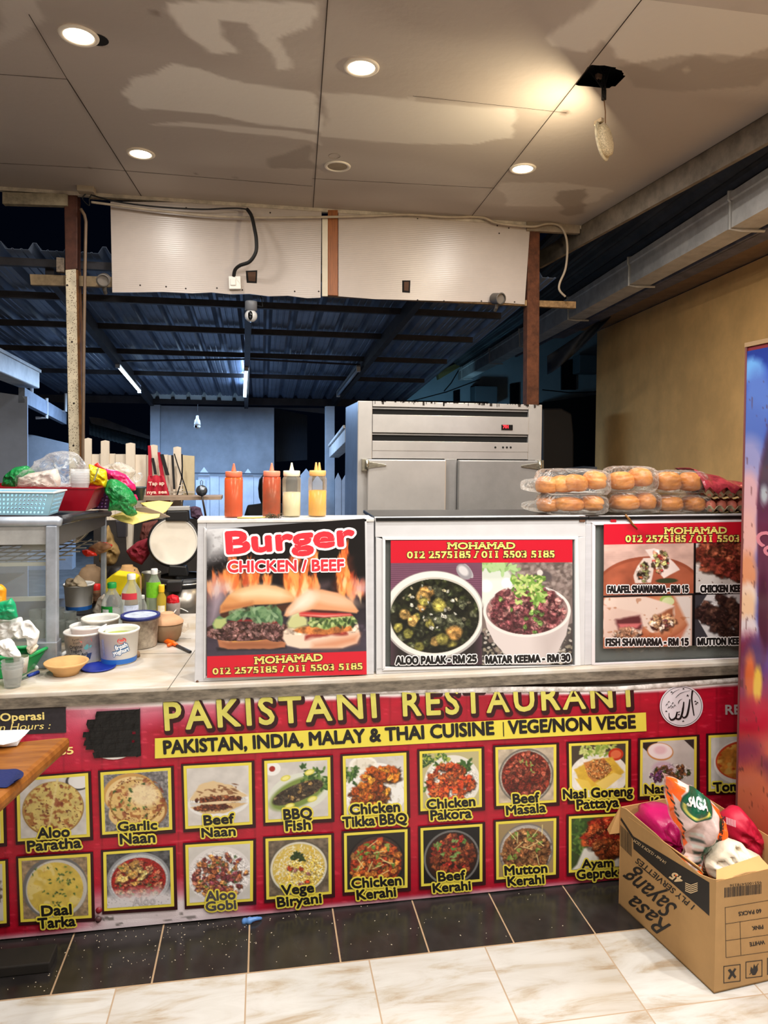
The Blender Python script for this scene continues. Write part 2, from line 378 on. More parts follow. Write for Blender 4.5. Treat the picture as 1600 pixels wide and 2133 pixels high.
# grains of flour and dust trodden on the dark tiles
rg = random.Random(5); mb = MB()
for i in range(230):
    x = rg.gauss(-.28, .33) if i < 170 else rg.uniform(-.95, 1.1); y = 2.535-abs(rg.gauss(0, .12)) if i < 170 else rg.uniform(2.29, 2.53)
    if y < 2.28 or y > 2.54: continue
    r = rg.uniform(.0004, .0011)*(1.5 if rg.random() < .1 else 1); mb.cbox((x, y, .0030), (r*2*rg.uniform(.8, 2.5), r*2, .0012), rg.uniform(0, 3))
tag(mb.build('flour_dust', mat('flour', (205, 190, 165), .9)), 'pale flour and dust scattered on the dark floor tiles', 'dust', kind='stuff')
# ceiling of painted boards, patched with paler brush strokes
def ceiling():
    x0, x1, y0, y1, st = -2.7, 2.75, 2.62, 5.32, .02
    nx, ny = int((x1-x0)/st)+1, int((y1-y0)/st)+1
    pc = Pic(nx, ny, (182, 170, 160)); uv = lambda px, py: (lambda p: ((p.x-x0)/(x1-x0), (p.y-y0)/(y1-y0)))(pz(px, py, CEIL))
    pc.rng = np.random.RandomState(11)
    pc.speckle(4, (158, 146, 136), .5, .25, .55); pc.speckle(5, (206, 196, 186), .55, .2, .5); 
    lite = (232, 225, 216); mid = (214, 205, 196)
    for pts, col, al in [
        ([(365, 5), (465, 0), (560, 0), (670, 0), (650, 60), (595, 85), (612, 140), (580, 145), (540, 55), (470, 45), (485, 105), (430, 105), (395, 75)], lite, .88),
        ([(262, 195), (290, 168), (345, 160), (360, 135), (440, 148), (520, 170), (680, 195), (672, 272), (560, 262), (420, 240), (300, 228), (275, 215)], lite, .9),
        ([(310, 262), (420, 268), (520, 276), (650, 292), (672, 300), (668, 280), (500, 262), (380, 255)], lite, .75),
        ([(680, 195), (900, 215), (1080, 230), (1080, 290), (1000, 300), (800, 300), (675, 285)], lite, .65),
        ([(1130, 78), (1205, 10), (1260, -30), (1640, -30), (1640, 90), (1500, 130), (1440, 120), (1370, 150), (1265, 120), (1245, 85), (1200, 108), (1140, 95)], lite, .9),
        ([(1290, 140), (1420, 118), (1600, 120), (1600, 180), (1450, 190), (1330, 180)], (150, 138, 128), .5),
        ([(1040, 380), (1180, 380), (1290, 400), (1200, 430), (1060, 430)], lite, .45), ([(1180, 400), (1240, 395), (1215, 445), (1180, 450), (1160, 440)], (140, 127, 116), .6),
        ([(1430, 145), (1445, 142), (1458, 152), (1440, 154)], (205, 196, 184), .9),
        ([(0, 100), (60, 60), (110, 40), (95, 0), (0, 0)], mid, .5),
        ([(560, 330), (640, 300), (660, 350), (560, 352)], (138, 125, 114), .5), ([(700, 235), (860, 200), (890, 240), (760, 290)], mid, .6)]:
        pc.poly([uv(*p) for p in pts], col, .004, al, .03)
    # board joints
    JT = []
    for a, b, wd in [((60, 30), (140, 165), .002), ((140, 165), (305, 425), .0035), ((684, -20), (651, 450), .003), ((1360, -30), (975, 460), .003), ((-40, 152), (140, 165), .002), ((-40, 338), (190, 350), .0025), ((190, 350), (651, 388), .0025), ((651, 372), (1030, 392), .0015), ((860, 200), (1180, 235), .0012)]:
        pc.line([uv(*a), uv(*b)], wd/(x1-x0), (96, 82, 72), .35); JT.append((a, b, wd))
    for px, py, r in [(325, 27, .012), (188, 350, .01), (410, 362, .008), (492, 370, .008), (215, 95, .006), (1180, 235, .02)]:
        u, v = uv(px, py); pc.ell(u, v, r/(x1-x0), r/(y1-y0), (84, 70, 60), 0, .8, .7)
    mb = MB(); hole = [pz(*p, CEIL) for p in ((1199, 178), (1226, 137), (1262, 136), (1296, 148), (1299, 160), (1286, 176), (1262, 184), (1225, 180))]
    def inside(x, y):
        c = False
        for i in range(len(hole)):
            a, b = hole[i], hole[(i+1) % len(hole)]
            if (a.y > y) != (b.y > y) and x < (b.x-a.x)*(y-a.y)/(b.y-a.y)+a.x: c = not c
        return c
    edge0, edge1 = pz(1600, 235, CEIL), pz(1210, 470, CEIL)
    xe = lambda y: edge0.x+(edge1.x-edge0.x)*(y-edge0.y)/(edge1.y-edge0.y)
    P = [[V3((min(x0+i*st, xe(y0+j*st)), y0+j*st, CEIL)) for i in range(nx)] for j in range(ny)]
    mb.grid(P); mb.c = pc.lin()
    keep = []
    for q in mb.f:
        c = sum((mb.v[k] for k in q), V3())/4
        if not inside(c.x, c.y): keep.append(q)
    mb.f = keep
    for k in {k for q in keep for k in q}:        # the torn edge of the hole follows its outline
        v = mb.v[k]
        if inside(v.x, v.y):
            best = min(((lambda a, b: a+(b-a)*max(0, min(1, (v-a).dot(b-a)/(b-a).dot(b-a))))(hole[i], hole[(i+1) % len(hole)]) for i in range(len(hole))), key=lambda q: (q-v).length)
            mb.v[k] = V3((best.x, best.y, CEIL))
    jm = MB()
    for a, b, wd in JT: jm.beam(pz(*a, CEIL-.0006), pz(*b, CEIL-.0006), wd*1.5, .001)
    struct(jm.build('ceiling_joint_strip', mat('joint_crack', (58, 46, 38), .9)))
    return mb.build('ceiling', vcmat('painted_ceiling_board', .62, .35, .15, 25), loc=V3((0, 0, 0)), fix=False)
struct(ceiling())
mb = MB().box((-2.7, -4, CEIL), (2.7, 2.62, CEIL+.01)); mb.box((-6, -4, CEIL), (-2.7, 5.32, CEIL+.01)); struct(mb.build('ceiling_front', mat('ceiling_paint', (200, 190, 182), .62, var=.1, scale=2), loc=V3((0, 0, 0))))
mb = MB().box((-6, -4.02, CEIL+.12), (2.2, 5.4, CEIL+.16)); struct(mb.build('ceiling_slab', mat('roof_slab', (50, 46, 44), .9)))
# shop room behind the camera
wm = mat('shop_wall_paint', (196, 184, 165), .7, var=.1)
struct(MB().box((-6.1, -4.1, 0), (6.1, -4, CEIL+.16)).build('wall_front', wm)); struct(MB().box((-6.1, -4, 0), (-6, 5.3, CEIL+.16)).build('wall_left', wm))
# edge boards of the ceiling
def px_beam(name, m, x0, y0, x1, y1, x2, y2, x3, y3, Y, th):
    return None
rusty = mat('rusty_steel', (98, 56, 34), .75, .2, var=.45, scale=14, bump=.3, bscale=80)
dusty = mat('dusty_board', (150, 134, 116), .8, var=.3, scale=8)
mb = MB().beam((-3.2, 5.31, CEIL-.01), (2.5, 5.31, CEIL-.01), .035, .03); struct(mb.build('trim_1', mat('ceiling_edge_strip', (196, 184, 168), .7, var=.3, scale=12)))
e0, e1 = pz(1640, 211, CEIL), pz(1190, 482, CEIL)
e1x = e1+(e1-e0).normalized()*.6
mb = MB().beam(e0+V3((.02, 0, -.075)), e1x+V3((.02, 0, -.075)), .03, .15); o = struct(mb.build('trim_2', mat('roof_edge_board', (128, 116, 102), .8, var=.35, scale=7)))
# ---- wall at the side of the neighbouring building, warm ochre
def lat(a, b, D): return at(800+FPX*(a+b*D)/D, 937, D)      # a line on the ground that runs away from the camera
def side(a, b, D, z): p = lat(a, b, D); return V3((p.x, p.y, z))
wb = -.0689; KS = 1.1
def ochre():
    m = mat('ochre_wall_paint', (242, 190, 118), .75, var=.14, scale=2.2, bump=.15, bscale=12)
    mb = MB(); p0, p1 = side(2.93*KS, wb, 2.6, 0), side(2.93*KS, wb, 8.0*KS, 0); d = (p1-p0).normalized(); n = V3((d.y, -d.x, 0))*.2
    mb.hexa([p0, p1, p1+n, p0+n, p0+V3((0, 0, 3.155)), p1+V3((0, 0, 3.155)), p1+n+V3((0, 0, 3.155)), p0+n+V3((0, 0, 3.155))]); return struct(mb.build('wall_right', m, loc=V3((0, 0, 0))))
ochre()
# ---- gutter under the neighbouring eave
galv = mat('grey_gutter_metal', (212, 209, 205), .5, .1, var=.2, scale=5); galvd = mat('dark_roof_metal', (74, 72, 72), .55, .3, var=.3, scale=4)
def gutter():
    D0, D1 = 2.9, 13.5; g = lambda D, dx, z: CAM+(side(2.06+3.82*.0689+dx, wb, D, z)-CAM)*KS
    t = thing('roof_gutter', 'long grey metal gutter held by brackets above the ochre wall', 'gutter', g(D0, 0, 3.0))
    mb = MB(); prof = [(.0, 3.205), (-.012, 3.205), (-.012, 3.165), (0, 3.16), (0, 3.0), (.17, 3.0), (.17, 3.2)]
    sec = [g(D0, dx, z) for dx, z in prof]; sec2 = [g(D1, dx, z) for dx, z in prof]
    mb.grid([sec, sec2]); mb.grid([[p+V3((.004, 0, .004)) for p in sec], [p+V3((.004, 0, .004)) for p in sec2]])
    mb.build('channel', galv, t)
    for px in (1335, 1523, 1672):  pass
    for D in (4.22, 5.66, 7.13, 9.0, 10.75, 13.1):
        b = MB(); b.tube([g(D, .02, 3.215), g(D, -.016, 3.212), g(D, -.018, 3.165), g(D, -.008, 3.15), g(D, -.006, 2.992), g(D, .06, 2.985), g(D, .2, 2.985)], .011, 6)
        b.build('bracket', mat('bracket_metal', (196, 194, 190), .5, .3, var=.2), t)
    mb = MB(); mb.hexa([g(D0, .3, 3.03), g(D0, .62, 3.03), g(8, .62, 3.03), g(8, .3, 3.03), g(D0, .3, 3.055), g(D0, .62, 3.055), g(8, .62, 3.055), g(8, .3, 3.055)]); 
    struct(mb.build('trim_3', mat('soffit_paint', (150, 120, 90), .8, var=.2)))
    mb = MB(); mb.hexa([g(D0, .19, 2.99), g(D0, .215, 2.99), g(10, .215, 2.99), g(10, .19, 2.99), g(D0, .19, 3.22), g(D0, .215, 3.22), g(10, .215, 3.22), g(10, .19, 3.22)])
    mb.hexa([g(D0, .21, 2.99), g(D0, .33, 2.99), g(8.3, .33, 2.99), g(8.3, .21, 2.99), g(D0, .21, 3.03), g(D0, .33, 3.03), g(8.3, .33, 3.03), g(8.3, .21, 3.03)])
    struct(mb.build('trim_4', mat('fascia_grey', (110, 108, 120), .7, var=.3)))
    # corrugated roof that drains into the gutter, seen from below behind the edge board
    mb = MB(); n = 26; sec = []
    for i in range(n+1):
        f = i/n; sec.append((.16+.9*f-.25, 3.24+.33*f))
    rows = []
    for D in (D0, D1):
        r = []
        for i in range(n+1):
            r.append(g(D, .06-.021*i, 3.235+.012*i+(.018 if (i//2) % 2 else 0)))
        rows.append(r)
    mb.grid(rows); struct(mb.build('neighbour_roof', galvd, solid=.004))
gutter()
# ================================================================== LIGHTS OF THE PLACE
def area(name, loc, direction, size, watt, col, sy=None, spread=math.pi):
    l = bpy.data.lights.new(name, 'AREA'); l.energy = watt; l.color = col; l.size = size
    if sy: l.shape = 'RECTANGLE'; l.size_y = sy
    else: l.shape = 'DISK'
    l.spread = spread
    o = bpy.data.objects.new(name, l); return o, V3(direction).to_track_quat('-Z', 'Y').to_euler()
def hook(lo, parent, loc, rot):
    register(lo, parent, loc); lo.rotation_euler = rot
trimw = mat('lamp_trim_white', (235, 225, 210), .5); glow = mat('lamp_diffuser', (255, 236, 205), .5, emit=9)
def downlight(p, label, lit=True, tilt=0, watt=1.):
    t = thing('ceiling_downlight', label, 'ceiling light', p, 'round ceiling downlights' if lit == 2 else None); R = Matrix.Rotation(math.pi+tilt, 3, 'X')
    p = V3(p)
    MB().lathe([(.062, .002), (.064, .006), (.078, .008), (.083, .004), (.084, 0)], p, 36, R).build('trim_ring', trimw, t, True)
    MB().lathe([(0, .0045), (.05, .0045), (.063, .003)], p, 36, R).build('diffuser', glow if lit else mat('dead_diffuser', (150, 134, 112), .6, var=.15), t, True)
    if lit:
        lo, ro = area('downlight_lamp', None, (0, 0, -1), .13, DOWN_W*watt, WARM); hook(lo, t, p-V3((0, 0, .012)), ro)
    return t
dl = [((164, 74), 'lit round ceiling downlight beside a dark gap in the board'), ((753, 140), 'lit round ceiling downlight on the middle board joint'), ((293, 320), 'lit round ceiling downlight above the white panel with the switch'), ((1089, 351), 'small lit round downlight below the hanging lamp')]
for k, ((x, y), lb) in enumerate(dl): downlight(pz(x, y, CEIL-.001), lb, watt=(1, 1, .36, .55)[k])
downlight(pz(703, 346, CEIL-.001), 'unlit round ceiling downlight with a plain painted cover', False)
p = pz(199, 82, CEIL); MB().lathe([(0, 0), (.05, .0)], p-V3((0, 0, .001)), 20, sx=1.1).build('downlight_gap', mat('black_gap', (14, 12, 12), .9))
tag(bpy.data.objects['downlight_gap'], 'dark open hole in the ceiling board beside a lit downlight', 'hole')
# old lamp outline next to the unlit one
p = pz(697, 325, CEIL-.001); tag(MB().tube([p+V3((.035*math.cos(a*.3), .035*math.sin(a*.3), 0)) for a in range(22)], .0015, 6).build('old_lamp_mark', mat('old_mark', (160, 148, 134), .7)), 'faint round mark of an old fitting on the ceiling', 'mark')
# the other downlights of the same ceiling, out of view; the two rightmost added to brighten the ochre wall
for x, y in [(-.8, 1.9), (.45, 1.9), (1.65, 1.9), (-.8, .6), (.45, .6), (1.65, .6), (-.2, -.8), (1.2, -.8), (2.35, 1.0), (2.3, -.4)]:
    downlight(V3((x, y, CEIL-.001)), 'unseen lit round downlight of the shop ceiling behind the camera', 2, watt=2.2 if x > 2.2 else 1.)
# lamp that hangs by its wire, turned on its side
def hanging_lamp():
    hp = pz(1258, 182, CEIL); D = mpp(hp)*FPX; c = at(1256, 294, D-.03)
    nrm = (_r*-.80+_u*-.10+_f*.58).normalized()       # the way the lit face looks
    R = nrm.to_track_quat('Z', 'Y').to_matrix()
    t = thing('hanging_lamp', 'round speckled downlight hanging sideways on its wire from a ceiling hole', 'hanging lamp', hp)
    body = mat('speckled_lamp_back', (196, 176, 140), .7, var=.5, scale=160)
    MB().lathe([(0, -.035), (.055, -.034), (.074, -.026), (.078, -.006), (.078, .0)], c, 36, R).build('lamp_housing', body, t, True)
    MB().lathe([(.078, -.002), (.092, .0), (.094, .004), (.09, .007), (.07, .007)], c, 36, R).build('lamp_rim', mat('lamp_rim_dusty', (200, 184, 150), .6, var=.3, scale=60), t, True)
    MB().lathe([(0, .006), (.07, .006)], c, 36, R).build('diffuser', glow, t)
    cl = c+R@V3((.03, .085, .0)); MB().cbox(cl, (.02, .05, .02), .3).build('spring_clip', mat('clip_metal', (180, 160, 130), .4, .6), t, bevel=.003)
    MB().tube([at(1258, 205, D), at(1261, 232, D), at(1261, 262, D), c+_r*.02+_u*.045], .0028, 6).build('wire', mat('brown_wire', (120, 84, 52), .6), t)
    lo, ro = area('hanging_lamp_light', None, nrm, .13, HANG_W, (1, .84, .56)); hook(lo, t, c+nrm*.02, ro)
    # wires and connector pulled out of the hole
    t2 = thing('wire_bundle', 'bundle of dark wires and connectors hanging out of the ceiling hole', 'wires', hp+V3((0, 0, .02))); bk = mat('black_wire', (20, 18, 18), .6)
    rg = random.Random(3)
    for k in range(9):
        a = at(1240+rg.uniform(-14, 40), 150+rg.uniform(-8, 12), D)+V3((0, 0, .03)); b = at(1245+rg.uniform(-10, 30), 172+rg.uniform(-6, 16), D-.02); e = at(1256+rg.uniform(-5, 5), 190+rg.uniform(-8, 14), D-.01)
        pts = [a*(1-s)**2+b*2*s*(1-s)+e*s*s for s in [i/8 for i in range(9)]]; MB().tube(pts, .0035, 6).build('wire', bk, t2, True)
    MB().cbox(at(1258, 198, D), (.018, .018, .05), .4).build('connector', bk, t2, bevel=.002); MB().cbox(at(1247, 160, D-.01), (.03, .02, .024), .3).build('terminal_block', mat('terminal_brown', (96, 74, 62), .6), t2, bevel=.002)
    hb = MB(); hb.box((hp.x-.3, hp.y-.3, CEIL+.10), (hp.x+.3, hp.y+.3, CEIL+.11)); struct(hb.build('trim_5', mat('black_void', (8, 8, 10), .95)))  # black sheet stands for the darkness above the ceiling hole
hanging_lamp()
# ================================================================== BEHIND THE COUNTER: panels under the ceiling edge
YP = 5.30
corr = mat('white_twinwall_sheet', (186, 173, 164), .3, var=.06, scale=3, stretch=(1, 1, 1)); 
def twin():
    m = corr; nt = m.node_tree; b = nt.nodes['Principled BSDF']; tc = nt.nodes.new('ShaderNodeTexCoord'); wv = nt.nodes.new('ShaderNodeTexWave'); wv.bands_direction = 'Z'; wv.inputs['Scale'].default_value = 22; wv.inputs['Distortion'].default_value = .3
    bp = nt.nodes.new('ShaderNodeBump'); bp.inputs['Strength'].default_value = .14; bp.inputs['Distance'].default_value = .003
    nt.links.new(tc.outputs['Object'], wv.inputs[0]); nt.links.new(wv.outputs['Fac'], bp.inputs['Height']); nt.links.new(bp.outputs[0], b.inputs['Normal'])
twin()
def sheet(name, pts, Y, th, m, label, cat, holes=()):
    mb = MB().prism([pY(x, y, Y) for x, y in pts], (0, th, 0)); o = mb.build(name, m); return tag(o, label, cat)
sp = thing('plastic_sheet', 'white ribbed plastic panel carrying the switch and black cable', 'wall panel', pY(450, 614, YP))
bot = [(668, 620), (640, 621), (600, 616), (560, 617), (520, 612), (480, 613), (440, 609), (400, 611), (340, 608), (280, 609), (234, 609)]
MB().prism([pY(x, y, YP) for x, y in [(230, 420), (670, 424)]+bot], (0, .012, 0)).build('sheet', corr, sp)
scr = mat('dark_screw', (40, 30, 26), .6)
for x, y in [(292, 594), (346, 597), (387, 601), (452, 600), (505, 604), (614, 607), (664, 607), (286, 426), (388, 433), (563, 443)]:
    MB().lathe([(0, .004), (.005, .002), (.006, 0)], pY(x, y, YP-.001), 10, Matrix.Rotation(math.pi/2, 3, 'X')).build('screw', scr, sp)
sp2 = thing('plastic_sheet', 'white ribbed plastic panel beside the rusty post, without a switch', 'wall panel', pY(900, 630, YP))
MB().prism([pY(x, y, YP) for x, y in [(705, 440), (1105, 462), (1093, 634), (1040, 630), (960, 628), (860, 625), (780, 623), (705, 617)]], (0, .012, 0)).build('sheet', corr, sp2)
for x, y in [(870, 455), (1060, 475), (1040, 486), (870, 625), (925, 627), (1003, 627), (1072, 629), (1036, 470)]:
    MB().lathe([(0, .004), (.005, .002), (.006, 0)], pY(x, y, YP-.001), 10, Matrix.Rotation(math.pi/2, 3, 'X')).build('screw', scr, sp2)
wood = mat('brown_wood_strip', (150, 88, 44), .45, var=.3, scale=5, stretch=(30, 30, 1.5))
tag(MB().prism([pY(x, y, YP-.01) for x, y in [(683, 437), (704, 437), (704, 616), (683, 615)]], (0, .02, 0)).build('wooden_batten', wood, bevel=.004), 'varnished brown wooden batten between the two white panels', 'batten')
tag(MB().prism([pY(x, y, YP-.008) for x, y in [(671, 455), (683, 455), (683, 617), (671, 617)]], (0, .02, 0)).build('white_batten', mat('white_batten_paint', (220, 210, 190), .6, var=.1), bevel=.003), 'narrow white batten beside the brown one', 'batten')
tag(MB().prism([pY(x, y, YP+.012) for x, y in [(672, 616), (1200, 642), (1200, 628), (860, 618), (672, 606)]], (0, .04, 0)).build('panel_rail', mat('rough_wood_rail', (150, 118, 80), .8, var=.4, scale=30)), 'rough wooden rail along the foot of the second white panel', 'rail')
tag(MB().prism([pY(x, y, YP+.013) for x, y in [(185, 412), (1100, 460), (1100, 442), (185, 398)]], (0, .03, 0)).build('panel_head_rail', mat('head_rail_paint', (150, 132, 112), .8, var=.45, scale=18)), 'dirty white rail under the ceiling edge above the panels', 'rail')
tag(MB().prism([pY(x, y, YP-.02) for x, y in [(1098, 457), (1208, 468), (1208, 486), (1098, 480)]], (0, .04, 0)).build('rail_stub', dusty), 'short whitewashed stub of rail beyond the rusty post', 'rail')
tag(MB().prism([pY(x, y, YP-.02) for x, y in [(5, 400), (140, 404), (140, 428), (5, 424)]], (0, .05, 0)).build('end_rail', mat('peeling_rail', (150, 138, 116), .8, var=.45, scale=9)), 'peeling white board that ends at the flaking post', 'rail')
tag(MB().prism([pY(x, y, YP+.03) for x, y in [(62, 571), (240, 577), (240, 598), (64, 593)]], (0, .04, 0)).build('cross_plank', mat('old_plank', (132, 112, 84), .8, var=.4, scale=9)), 'short old plank crossing behind the flaking post', 'plank')
# holes with a brick-brown back
for pts, lb in [([(512, 564), (536, 563), (535, 590), (514, 589)], 'square hole cut beside the switch on the white panel'), ([(838, 584), (855, 584), (854, 610), (838, 609)], 'square hole cut in the second white panel')]:
    h = thing('panel_hole', lb, 'hole', pY(*pts[3], YP)); MB().prism([pY(x, y, YP-.0015) for x, y in pts], (0, .003, 0)).build('dark_edge', mat('hole_black', (16, 12, 10), .9), h)
    MB().prism([pY(x+(4 if i in (0, 3) else -3), y+(3 if i < 2 else -4), YP-.003) for i, (x, y) in enumerate(pts)], (0, .002, 0)).build('brown_back', mat('hole_brown', (84, 56, 38), .8, var=.3), h)
# switch and cable
wp = mat('white_plastic', (236, 232, 224), .35); t = thing('switch_box', 'white surface switch box fed by the black cable', 'switch', pY(489, 603, YP))
MB().prism([pY(x, y, YP-.035) for x, y in [(476, 575), (501, 575), (502, 602), (477, 602)]], (0, .035, 0)).build('box', wp, t, bevel=.004)
MB().prism([pY(x, y, YP-.045) for x, y in [(480, 580), (491, 580), (491, 594), (480, 594)]], (0, .012, 0)).build('rocker', wp, t, bevel=.004)
MB().tube([pY(x, y, YP-.037) for x, y in [(490, 576), (496, 585), (502, 592)]], .0022, 6).build('pull_cord', wp, t)
t = thing('power_cable', 'black cable dropping in a curve to the switch box', 'cable', pY(515, 440, YP-.06)); bk = mat('black_wire', (20, 18, 18), .6)
def bez(P, n=10):
    out = []
    P = [V3(p) for p in P]
    for i in range(len(P)-1):
        p0, p1, p2, p3 = P[max(i-1, 0)], P[i], P[i+1], P[min(i+2, len(P)-1)]
        for k in range(n):
            s = k/n; out.append(.5*((2*p1)+(-p0+p2)*s+(2*p0-5*p1+4*p2-p3)*s*s+(-p0+3*p1-3*p2+p3)*s**3))
    return out+[P[-1]]
MB().tube(bez([pY(x, y, Y) for x, y, Y in [(515, 436, 5.25), (524, 450, 5.2), (530, 475, 5.16), (534, 500, 5.14), (533, 525, 5.14), (520, 545, 5.16), (500, 553, 5.2), (490, 562, 5.24), (487, 575, 5.27)]]), .013, 8).build('sheath', bk, t, True)
MB().tube(bez([pY(x, y, 5.235) for x, y in [(185, 404), (210, 412), (255, 422), (330, 431), (420, 436), (470, 434), (500, 434), (517, 437)]]), .0055, 6).build('feed_wire', bk, t, True)
tag(MB().tube(bez([pY(x, y, 5.24) for x, y in [(190, 421), (260, 430), (330, 439), (430, 449), (520, 453), (600, 453), (683, 452), (760, 450), (850, 447), (930, 452), (1000, 452), (1030, 463), (1060, 468), (1110, 472), (1140, 466), (1165, 470), (1178, 490), (1182, 520), (1178, 560), (1166, 590), (1166, 605), (1178, 618)]]), .009, 8).build('conduit_cable', mat('grey_conduit', (176, 160, 140), .6, var=.2), smooth=True), 'grey conduit cable strung along the panels and drooping past the rusty post', 'cable')
tag(MB().tube(bez([pY(x, y, 5.22) for x, y in [(180, 402), (172, 412), (176, 420), (186, 428), (186, 415), (191, 405)]]), .004, 6).build('loose_wire', bk, smooth=True), 'loop of thin black wire at the head of the flaking post', 'wire')
tag(MB().cbox(pY(180, 393, 5.2), (.11, .08, .06)).build('junction_box', mat('junction_box_paint', (160, 145, 126), .7), bevel=.004), 'small painted junction box on the ceiling above the flaking post', 'box')
# ---- posts
def post():
    t = thing('steel_post', 'square steel post, rusty brown above and flaking white below', 'post', pY(156, 1060, YP)); 
    up, lo_ = mat('brown_post_paint', (84, 48, 36), .6, .1, var=.3, scale=20), mat('flaking_white_paint', (214, 200, 172), .7, var=.25, scale=9)
    nt = lo_.node_tree; v = nt.nodes.new('ShaderNodeTexVoronoi'); v.inputs['Scale'].default_value = 85; tc = nt.nodes.new('ShaderNodeTexCoord'); cr = nt.nodes.new('ShaderNodeValToRGB')
    cr.color_ramp.elements[0].position = .2; cr.color_ramp.elements[0].color = lin4((96, 62, 40)); cr.color_ramp.elements[1].position = .3; cr.color_ramp.elements[1].color = (1, 1, 1, 1)
    mx = nt.nodes.new('ShaderNodeMixRGB'); mx.blend_type = 'MULTIPLY'; mx.inputs[0].default_value = 1; b = nt.nodes['Principled BSDF']; l = b.inputs['Base Color'].links[0].from_socket
    nt.links.new(tc.outputs['Object'], v.inputs[0]); nt.links.new(v.outputs['Distance'], cr.inputs[0]); nt.links.new(l, mx.inputs[1]); nt.links.new(cr.outputs[0], mx.inputs[2]); nt.links.new(mx.outputs[0], b.inputs['Base Color'])
    MB().prism([pY(x, y, YP) for x, y in [(133, 404), (161, 404), (161, 560), (136, 562)]], (0, .10, 0)).build('upper_shaft', up, t, bevel=.004)
    MB().prism([pY(x, y, YP+.002) for x, y in [(136, 562), (158, 560), (168, 1100), (146, 1100)]], (0, .10, 0)).build('lower_shaft', lo_, t, bevel=.004)
    MB().prism([pY(x, y, YP+.01) for x, y in [(158, 562), (163, 562), (176, 1100), (167, 1100)]], (0, .08, 0)).build('rusty_side', mat('rusty_side', (116, 74, 34), .7, .1, var=.4, scale=14), t)
    MB().cbox(pY(127, 553, YP+.02), (.05, .05, .1)).build('bracket', mat('flaky_bracket', (120, 106, 92), .8, var=.5, scale=60), t, bevel=.003)
    for x, y in [(140, 594), (150, 712), (154, 840), (153, 928)]: MB().lathe([(0, .003), (.006, .002), (.007, 0)], pY(x, y, YP), 10, Matrix.Rotation(math.pi/2, 3, 'X')).build('bolt_hole', scr, t)
    tag(MB().tube([pY(x, y, YP-.06) for x, y in [(168, 435), (176, 448), (179, 462), (177, 560), (175, 700), (173, 940), (175, 1100)]], .011, 8).build('conduit_pipe', mat('brown_conduit', (118, 96, 76), .5, var=.2), smooth=True), 'thin brown conduit pipe running down beside the flaking post', 'pipe')
    tag(MB().prism([pY(x, y, YP) for x, y in [(1100, 472), (1125, 474), (1122, 1060), (1096, 1060)]], (0, .09, 0)).build('rusty_post', rusty, bevel=.005), 'square rusty steel post rising behind the steel freezer', 'post')
post()
# ---- security cameras
def cams():
    gm, wm_ = mat('grey_camera_metal', (96, 90, 84), .5), mat('camera_white', (225, 225, 225), .3); lens = mat('camera_lens_black', (10, 10, 12), .1)
    def bullet(cx, cy, name_lab, sz, dirn, Y):
        c = pY(cx, cy, Y); R = V3(dirn).to_track_quat('Z', 'Y').to_matrix(); t = thing('security_camera', name_lab, 'security camera', c)
        MB().lathe([(0, -sz*1.3), (sz*.9, -sz*1.3), (sz, -sz*1.1), (sz, sz*.9), (sz*1.08, sz), (sz*.9, sz)], c, 24, R).build('housing', gm, t, True)
        MB().lathe([(0, sz*.6), (sz*.9, sz*.7)], c, 20, R).build('lens', mat('camera_glass', (120, 112, 104), .2), t)
        MB().tube([c+V3((0, .02, -sz*.8)), c+V3((0, .03, -sz*1.5)), c+V3((0, .06, -sz*1.9))], sz*.32, 8).build('mount', gm, t)
    bullet(1037, 622, 'small grey bullet camera at the foot of the second white panel', .042, (.35, -1, -.2), YP-.08)
    bullet(216, 583, 'small grey bullet camera beside the flaking post', .042, (.1, -1, -.35), YP-.08)
    c = pY(523, 650, 5.36); t = thing('dome_camera', 'white swivel camera hanging under the switch panel', 'security camera', c)
    s = mpp(c); MB().lathe([(0, 22*s), (12*s, 22*s), (12.5*s, 20*s), (12.5*s, 4*s), (9*s, 2*s)], c, 24).build('base', mat('camera_base_grey', (120, 122, 128), .4), t, True)
    MB().lathe([(0, 13*s)]+[(13*s*math.sin(a), 13*s*math.cos(a)) for a in [i*math.pi/12 for i in range(1, 12)]]+[(0, -13*s)], c+V3((0, 0, -8*s)), 24).build('ball_head', wm_, t, True)
    R = V3((-.1, -1, -.1)).to_track_quat('Z', 'Y').to_matrix(); MB().lathe([(0, 13.6*s), (4*s, 13.2*s), (5.5*s, 11.7*s)], c+V3((0, 0, -8*s)), 20, R, sx=.9, sy=1.7).build('lens_plate', lens, t, True)
    for dz in (3, -3): MB().lathe([(0, 14*s), (1.6*s, 13.7*s)], c+V3((0, 0, (-8+dz)*s)), 12, R).build('lens', mat('lens_grey', (70, 72, 80), .1), t, True)  # two lenses in a paler grey than their black plate
    MB().tube([c+V3((12*s, 0, 14*s)), c+V3((24*s, 0, 12*s)), c+V3((22*s, .02, 28*s)), c+V3((14*s, 0, 45*s))], .004, 6).build('cable', bk, t)
cams()
